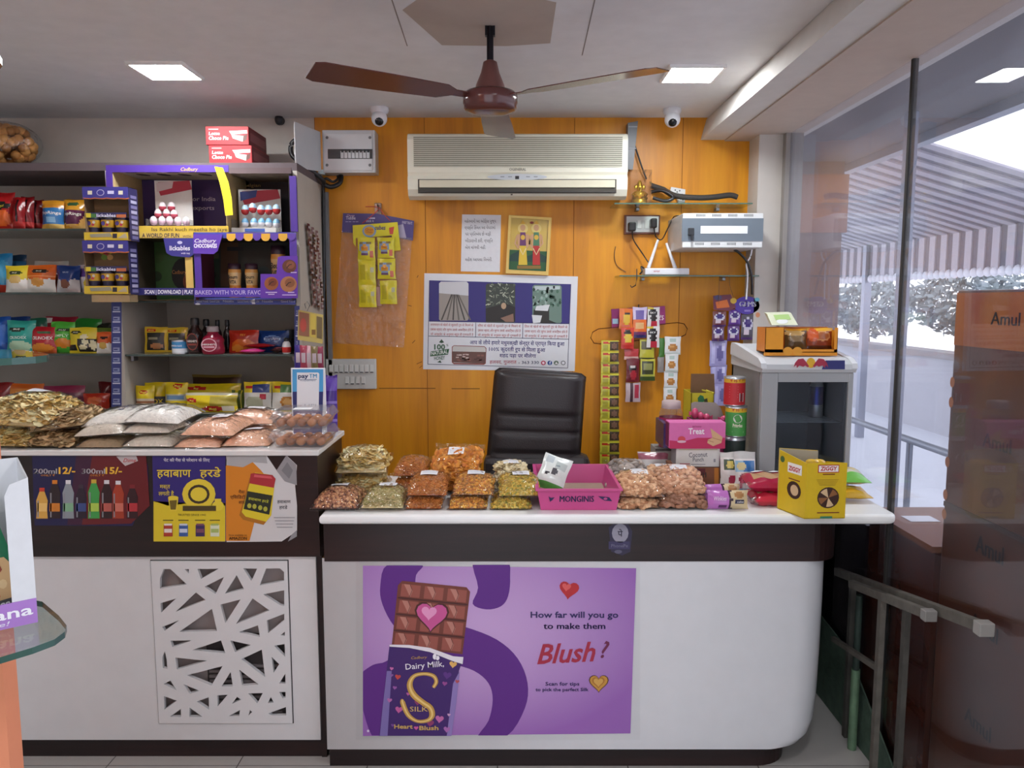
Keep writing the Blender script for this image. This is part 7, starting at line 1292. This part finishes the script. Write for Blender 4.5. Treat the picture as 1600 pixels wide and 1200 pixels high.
# strips hung at the unit's right flank
t = thing('sachet_strip', 'tiny dark red and white sachets hanging in strips on the shelf unit flank', 'sachet strip', (xs1+.012, 3.55, PZ(480, 3.5))); rd = random.Random(11)
for s_ in range(3):
    for i in range(11):
        zz = PZ(348, 3.45)-.033*(i+1)-.01*s_; b = MB(); y0 = 3.44+s_*.06+i*.006; x = xs1+.012+.004*(i % 2)+.003*s_; b.add([(x, y0, zz), (x+.004, y0+.025, zz), (x, y0+.05, zz), (x, y0, zz+.03), (x+.004, y0+.025, zz+.03), (x, y0+.05, zz+.03), (x-.004, y0+.025, zz+.015)], [(0, 1, 4, 3), (1, 2, 5, 4)], M(rd.choice(['3a1c22', '5a2830', '8a6a6c']), 'foil'), True)
        b.add([(x+.0042, y0+.006, zz+.009), (x+.0052, y0+.025, zz+.009), (x+.0042, y0+.044, zz+.009), (x+.0042, y0+.006, zz+.019), (x+.0052, y0+.025, zz+.019), (x+.0042, y0+.044, zz+.019)], [(0, 1, 4, 3), (1, 2, 5, 4)], M('b0a0a0', 'paper'), True); b.build('sachet', t)
HYF = 3.325; t = thing('hanging_card', 'yellow edged card of food pictures hanging at the right corner of the shelf unit', 'hanging card', P(486, 540, HYF)); b = MB(); b.extrude([P(u, v, HYF) for u, v in ((466, 484), (505, 492), (504, 537), (465, 531))], (0, .002, 0), M('b8a45c', 'paper')); b.px(HYF-.0003)
b.poly([(467.5, 487), (483, 490), (483, 526), (467, 524)], I('8a5a44'), 1); b.ell(474, 508, 5, 11, I('b0483c'), 2); b.poly([(485, 490), (494, 492), (493, 528), (485, 526)], I('c8b04c'), 2); b.poly([(495, 494), (503.5, 496), (503, 530), (495, 528)], I('6a5a3c'), 1); b.rect(487, 515, 493, 523, I('7a5a2c'), 3); b.build('card', t)
for i, c in enumerate(('3a2a7a', 'a03a50', 'c8a0a8', '7a6a44', '8a2c48')): bigpack(MB(), 461+i*8.5, 539+i*.6, 471+i*8.5, 578, HYF-.003*(i % 2)+.002, c, .014, [('r', .2, .8, .3, .7, 'b8a8b0')], i).build('sachet', t)
MB().tube([P(478, 482, HYF-.004), P(476, 475, HYF), P(480, 471, HYF+.004), P(484, 477, HYF+.006), P(480, 486, HYF-.004)], .0015, M('7a7a7c', 'metal'), 6).build('hook', t)

# ---------------------------------------------------------------- sachets hanging on the orange wall
HY = 3.74
t = thing('wire_hanger', 'long dark wire hanger with pink header card on the orange wall right of the chair', 'hanger', P(1000, 500, HY)); b = MB()
b.tube([P(u, v, HY) for u, v in ((1000, 509), (965, 511), (935, 514), (926, 519), (923, 528), (928, 536), (940, 537.5), (975, 534), (1020, 530), (1060, 528), (1071, 523), (1074, 514), (1069, 506), (1058, 504), (1030, 507), (1000, 509))], .0022, M('5a2c1c', 'metal'), 6); b.build('wire', t)
b = MB(); b.extrude([P(u, v, HY+.012) for u, v in ((955, 483), (1039, 478), (1040, 507), (956, 513))], (0, .003, 0), M('8f2a68', 'paper')); b.px(HY+.0117); b.text('₹5', 1033, 500, 7, I('e0c8d4'), 1, w=9, bold=.04); b.rect(957, 498, 966, 506, I('9ab8c8'), 1); b.build('header_card', t)
b = MB(); b.tube([P(998, 482, HY+.014), P(998, 478, HY+.02), P(998, 476, WY)], .003, M('5a5a5c', 'metal'), 6); b.build('wall_peg', t)
def strip(lab, spots, base, ops, Y=HY-.012, T=.012, seed=0, grp='sachet strips on the wire hanger', sag=0):
    x0, y0, x1, y1 = spots[0]; t = thing('sachet_strip', lab, 'sachet strip', P((x0+x1)/2, spots[-1][3], Y), grp)
    for i, s_ in enumerate(spots): bigpack(MB(), *s_, Y-.004*(i % 2), base if isinstance(base, str) else base[i], T, ops if not (ops and isinstance(ops[0], list)) else ops[i], seed+i).build('sachet', t)
    return t
mgo = [('r', .04, .5, .04, .96, 'c8c03c'), ('r', .52, .98, .1, .92, '4a3a2c'), ('e', .75, .5, .17, .3, '7a5a48'), ('e', .28, .78, .2, .13, 'b8301e'), ('r', .15, .4, .15, .6, 'a8a034'), ('b', 0, .06, 'b8b038')]
strip('long strip of yellow seasoning sachets hanging at the left end of the wire hanger', [(939-.25*i, 532+i*17.6, 967+.1*i, 549.4+i*17.6) for i in range(11)], 'cfc83a', mgo, seed=1, T=.006)
strip('pair of orange and red drink sachets under the left of the pink header', [(967, 482, 989, 514), (970, 512, 991, 545)], ['d8702c', 'c8402c'], [[('e', .55, .5, .3, .3, 'd8b03c'), ('e', .6, .75, .25, .1, '3a2c24'), ('e', .5, .15, .3, .1, 'd86a5a')], [('e', .55, .55, .32, .28, 'd8b83c'), ('e', .5, .78, .3, .1, '2c2420'), ('b', 0, .2, 'b8302c')]], seed=2)
strip('purple, white and orange sachet under the middle of the pink header', [(988, 480, 1011, 528)], 'd86a2c', [('b', .6, 1, 'c8b8d4'), ('r', .2, .8, .65, .9, '6a5a9a'), ('b', 0, .12, '2c2458'), ('b', .12, .25, '6a2c58'), ('e', .5, .4, .35, .15, 'd8a870')], seed=3)
strip('pair of white and black coffee sachets under the right of the pink header', [(1011, 480, 1031, 511), (1010, 510, 1031, 543)], 'd0ccca', [('e', .45, .72, .35, .17, '1f1a1c'), ('e', .5, .45, .3, .16, '241c1c'), ('r', .3, .85, .05, .35, 'b02c3c'), ('r', 0, .5, .88, 1, 'c8b03c'), ('t', 'SKY', .45, .68, .08, 'e0dcd8', .5)], seed=4)
strip('strip of dark red sachets hanging below the orange and red drink sachets', [(975, 545, 998, 562), (978, 560, 999, 597), (977, 598, 1001, 628)], ['b03a3c', '6a2028', 'b8a0a4'], [[('b', 0, .3, 'd0a8a0')], [('e', .55, .3, .3, .2, 'a82c38'), ('e', .5, .6, .3, .12, '2c2224'), ('e', .5, .62, .2, .05, 'c8c0bc')], [('r', .3, .5, 0, 1, '4a3038'), ('r', .65, .95, .2, .9, 'a8384c')]], Y=HY-.004, seed=5)
strip('pair of olive yellow sachets with dark windows in the middle of the hanger', [(999, 530, 1023, 562), (1000, 561, 1024, 595)], 'b8b03c', [[('r', .15, .85, .5, .9, '5a5438'), ('b', 0, .15, '4a4a2c')], [('r', .12, .88, .35, .9, '3a3c24'), ('e', .5, .65, .3, .2, '8a8a54'), ('b', .04, .16, '3a4a24'), ('b', .2, .32, 'a8a848')]], Y=HY-.004, seed=6)
strip('narrow green and grey strip tucked behind the biscuit sachets', [(1029, 528, 1039, 560), (1027, 558, 1038, 582)], ['4a7a3c', '8a8480'], [], Y=HY-.002, seed=7)
strip('strip of white sachets printed with round biscuits above the clear jar', [(1038, 526, 1064, 554), (1039, 553, 1060, 581), (1037, 580, 1059, 607), (1036, 606, 1057, 632)], 'd4d4d2', [('e', .5, .4, .34, .22, 'b07a44'), ('r', .3, .7, .72, .88, 'a8b8b0'), ('e', .45, .45, .2, .1, 'c89458'), ('b', 0, .1, 'b8c0b8')], seed=8)
t = thing('hanging_card', 'purple oval header card with hanging candy sachets beside the corner frame', 'hanging card', P(1150, 530, 3.68)); GYF = 3.64
b = MB(); b.extrude([P(1167+20*math.cos(k*.3142), 477+14*math.sin(k*.3142), GYF) for k in range(20)], (0, .002, 0), M('4a3494', 'paper')); b.px(GYF-.0003); b.text('GEMS', 1168, 479, 8, I('e4e0ec'), 1, w=26, bold=.05); b.rect(1163, 484, 1173, 487, I('8a78c0'), 1); b.poly([(1114, 462), (1142, 460), (1150, 480), (1140, 486), (1115, 484)], I('6a3040'), 0); b.ell(1122, 465, 6, 4, I('4a4468'), 1); b.poly([(1118, 472), (1136, 468), (1140, 480), (1120, 482)], I('c8682c'), 1); b.ell(1146, 470, 5, 4.5, I('c8a43c'), 1); b.ell(1184, 492, 3.5, 4, I('c8845c'), 1); b.ell(1183, 468, 4, 3, I('6ab0c0'), 1); b.build('header_card', t)
go = [('b', 0, .1, '4a3060'), ('e', .5, .62, .4, .24, 'b8b4c4'), ('e', .5, .66, .3, .14, '3a2a6a'), ('r', .2, .6, .2, .4, 'c8b8c4')]
for i, (x0, y0, x1, y1, c) in enumerate(((1113, 486, 1135, 510, '6a3a3c'), (1112, 509, 1132, 533, '5a3454'), (1138, 484, 1158, 509, '5a3484'), (1136, 508, 1156, 533, '5a3474'), (1157, 491, 1179, 531, '4a4450'))): bigpack(MB(), x0, y0, x1, y1, GYF+.004+.004*(i % 2), c, .014, go, 20+i).build('sachet', t)
b = MB(); b.tube([P(1140, 431, 3.63), P(1140, 445, GYF), P(1148, 470, GYF+.003)], .0012, M('7a5a3a', 'matte'), 6); b.build('hanging_thread', t)
t = thing('sachet_strip', 'long crinkled lavender sachet strip hanging below the candy card behind the fridge', 'sachet strip', P(1120, 632, 3.62)); 
for i, (x0, y0, x1, y1) in enumerate(((1108, 532, 1136, 572), (1109, 570, 1136, 602), (1114, 600, 1138, 634))): bigpack(MB(), x0, y0, x1, y1, 3.665+.004*(i % 2), '9a94c0', .014, [('r', .1, .35, .1, .9, 'b0acd4'), ('e', .6, .5, .2, .35, '6a6494'), ('r', .7, .9, .6, .95, 'c4c0dc')], 30+i).build('sachet', t)
MB().tube([P(1122, 534, 3.632), P(1122, 520, 3.65), P(1124, 430, 3.63)], .0012, M('7a5a3a', 'matte'), 6).build('hanging_thread', t)

# ---------------------------------------------------------------- glass corner shelves on the salmon pillar
OUT = [G_ for G_ in [gz(0, 1027, 1.19), gz(50, 1012, 1.19), gz(85, 999, 1.19), gz(101, 987, 1.19), gz(104, 977, 1.19), gz(92, 962, 1.19), gz(66, 940, 1.19)]]
for zz, cut, lab in ((1.19, 0, 'rounded glass corner shelf on the salmon pillar carrying the white display box'), (1.535, .0, 'rounded glass corner shelf on the salmon pillar at eye height'), (1.885, .04, 'rounded glass corner shelf on the salmon pillar near the ceiling')):
    pts = [Vector((-1.3, OUT[0].y+.0, zz))]+[Vector((p.x-cut, p.y+.3*cut, zz)) for p in OUT]+[Vector((-.735, 1.048, zz)), Vector((-1.3, 1.048, zz))]
    t = thing('corner_shelf', lab, 'glass shelf', (-.9, 1.04, zz-.008), 'glass corner shelves'); n = len(pts); lo = [p-Vector((0, 0, .008)) for p in pts]
    b = MB(); b.add(pts+lo, [tuple(range(n))[::-1], tuple(range(n, 2*n))], GLASS()); b.build('glass_plate', t)
    b = MB(); b.add(pts[:-1]+lo[:-1], [(i, i+1, n-1+i+1, n-1+i) for i in range(n-2)], M('35564e', 'gloss')); b.build('polished_edge', t)
    MB().box(-.95, -.9, 1.0, 1.05, zz-.02, zz-.0085, M('8a8c90', 'metal'), .002).build('bracket', t)
aa = math.radians(38); d = Vector((math.cos(aa), math.sin(aa), 0)); bk_ = Vector((-d.y, d.x, 0)); zz = 1.1908; Cc = gz(59, 971, zz); up = Vector((0, 0, 1))
t = thing('display_box', 'white open display box with purple lettered lip on the lowest glass corner shelf', 'box', Cc-d*.1); wh = M('d8d8dc', 'paper'); lip = M('a878c4', 'paper')
HB = P(48, 746, Cc.y).z-zz; b = MB(); wb, db = .26, .11
b.extrude([Cc, Cc+bk_*db, Cc+bk_*db+up*(HB+.008), Cc+up*HB], -d*.0015, wh); b.extrude([Cc-d*wb, Cc-d*wb+bk_*db, Cc-d*wb+bk_*db+up*HB, Cc-d*wb+up*HB], d*.0015, wh)
b.extrude([Cc+bk_*db, Cc-d*wb+bk_*db, Cc-d*wb+bk_*db+up*(HB+.008), Cc+bk_*db+up*(HB+.008)], -bk_*.0015, wh); b.extrude([Cc, Cc-d*wb, Cc-d*wb+bk_*db, Cc+bk_*db], up*.0015, wh); b.extrude([Cc, Cc+up*HB, Cc+up*(HB-.006)-d*.02, Cc+up*(HB-.02)-d*.026, Cc-d*.026], -bk_*.0012, wh); b.build('box_shell', t)
b = MB(); b.extrude([Cc-bk_*.0015, Cc-d*wb-bk_*.0015, Cc-d*wb-bk_*.0015+up*.032, Cc-bk_*.0015+up*.032], -bk_*.001, lip); b.face(Cc-bk_*.0026-d*wb, d, up, -bk_); b.text('banana', wb-.047, .0125, .0135, I('f0ecf4'), 1, w=.085, up=1, bold=.03); b.text('or more!', wb-.06, .004, .0055, I('e4dcec'), 1, w=.06, up=1, shear=.2); b.build('front_lip', t)
t = thing('pizza_packet', 'green pizza snack packet with rounded corner inside the white display box', 'packet', Cc-d*.1+bk_*.05+up*.002); o = Cc-d*.008+bk_*.03+up*.0025; lean = (bk_*.25+up).normalized(); b = MB()
pts = [o-d*.2, o-d*.012, o-d*.002+lean*.01, o-d*.006+lean*.06, o-d*.03+lean*.15, o-d*.2+lean*.15]; b.extrude(pts, bk_*.02, M('1f6a48', 'gloss')); b.face(o-d*.2-bk_*.0006, d, lean, -bk_); b.poly([(0, .008), (.188, .006), (.196, .02), (.193, .06), (.18, .078), (0, .078)], I('c8a070'), 1)
rd = random.Random(6)
for i in range(26): b.ell(rd.uniform(.09, .185), rd.uniform(.014, .07), rd.uniform(.004, .011), rd.uniform(.004, .008), I(rd.choice(['a83a1c', '8a2c18', 'd8b888', 'c05a2a', 'e0c898'])), 2+i*.05, 8)
b.poly([(.14, .008), (.19, .012), (.188, .026), (.138, .02)], I('3a3c40'), 4); b.text('XPRESS', .163, .012, .008, I('d8d8dc'), 5, w=.04, up=1, bold=.05, a=4); b.build('packet_body', t)

# ---------------------------------------------------------------- worn steel frame and pipe against the glass
t = thing('folding_frame', 'worn grey steel folding frame leaning against the glass wall beside the billing counter', 'folding frame', (1.22, 2.3, 0)); st = M('5f5a53', 'rust'); st2 = M('4b4843', 'rust')
def bar(p, q, w, mat, nm):
    p, q = Vector(p), Vector(q); d_ = (q-p).normalized(); s_ = d_.cross(Vector((1, 0, 0))).normalized()*w; n_ = Vector((w*.8, 0, 0)); b = MB()
    b.add([p-s_-n_, p+s_-n_, p+s_+n_, p-s_+n_, q-s_-n_, q+s_-n_, q+s_+n_, q-s_+n_], [(0, 1, 2, 3), (4, 7, 6, 5), (0, 4, 5, 1), (1, 5, 6, 2), (2, 6, 7, 3), (3, 7, 4, 0)], mat); b.build(nm, t)
def on(px_, py_, x):                                    # point of the upright plane at x that shows at (px, py)
    u = (px_-800)/FPX; v = (600-py_)/FPX; s_ = x/u; return Vector((x, (math.cos(PITCH)+v*math.sin(PITCH))*s_, CAMH+(-math.sin(PITCH)+v*math.cos(PITCH))*s_))
XA, XB = 1.23, 1.192
bar(on(1308, 893, XA), on(1532, 978, XA), .014, st, 'top_rail'); e_ = on(1535, 980, XA); MB().box(e_.x-.02, e_.x+.02, e_.y-.022, e_.y+.01, e_.z-.018, e_.z+.018, M('8a8682', 'plastic'), .003).build('end_cap', t)
bar(on(1330, 912, XB), on(1446, 958, XB), .013, st, 'inner_rail'); e_ = on(1450, 960, XB); MB().box(e_.x-.018, e_.x+.018, e_.y-.018, e_.y+.01, e_.z-.016, e_.z+.016, M('7a7672', 'plastic'), .003).build('end_cap', t)
for px_, top, bot, xx, m_ in ((1379, 930, 1158, XB, st), (1417, 952, 1175, XA, st2), (1333, 905, 1100, XA, st2)):
    p, q = on(px_, top, xx), on(px_-2, bot, xx); q.z = .001; q.y = p.y; bar(p, q, .011, m_, 'leg')
bar(on(1302, 998, XB), on(1374, 1046, XB), .009, st, 'cross_brace')
t = thing('pipe', 'upright pale green pipe with flaking paint standing behind the steel frame', 'pipe', (1.22, 2.7, 0)); p = on(1343, 930, 1.22); MB().tube([(1.22, p.y, p.z), (1.22, p.y, .3)], .012, M('2c3a34', 'rust')).build('upper_tube', t); MB().tube([(1.22, p.y, .3), (1.22, p.y, .001)], .016, M('5f7a60', 'rust')).build('sleeve', t)
t = thing('green_panel', 'faded green sheet propped along the foot of the glass wall', 'panel', (1.24, 2.6, .001)); q = [(1.252, 3.3, .002), (1.252, 2.34, .002), (1.256, 2.34, .05), (1.258, 2.42, .1), (1.26, 2.75, .3), (1.26, 3.3, .36)]; MB().extrude(q, (-.006, 0, 0), M('46584c', 'rust')).build('sheet', t)
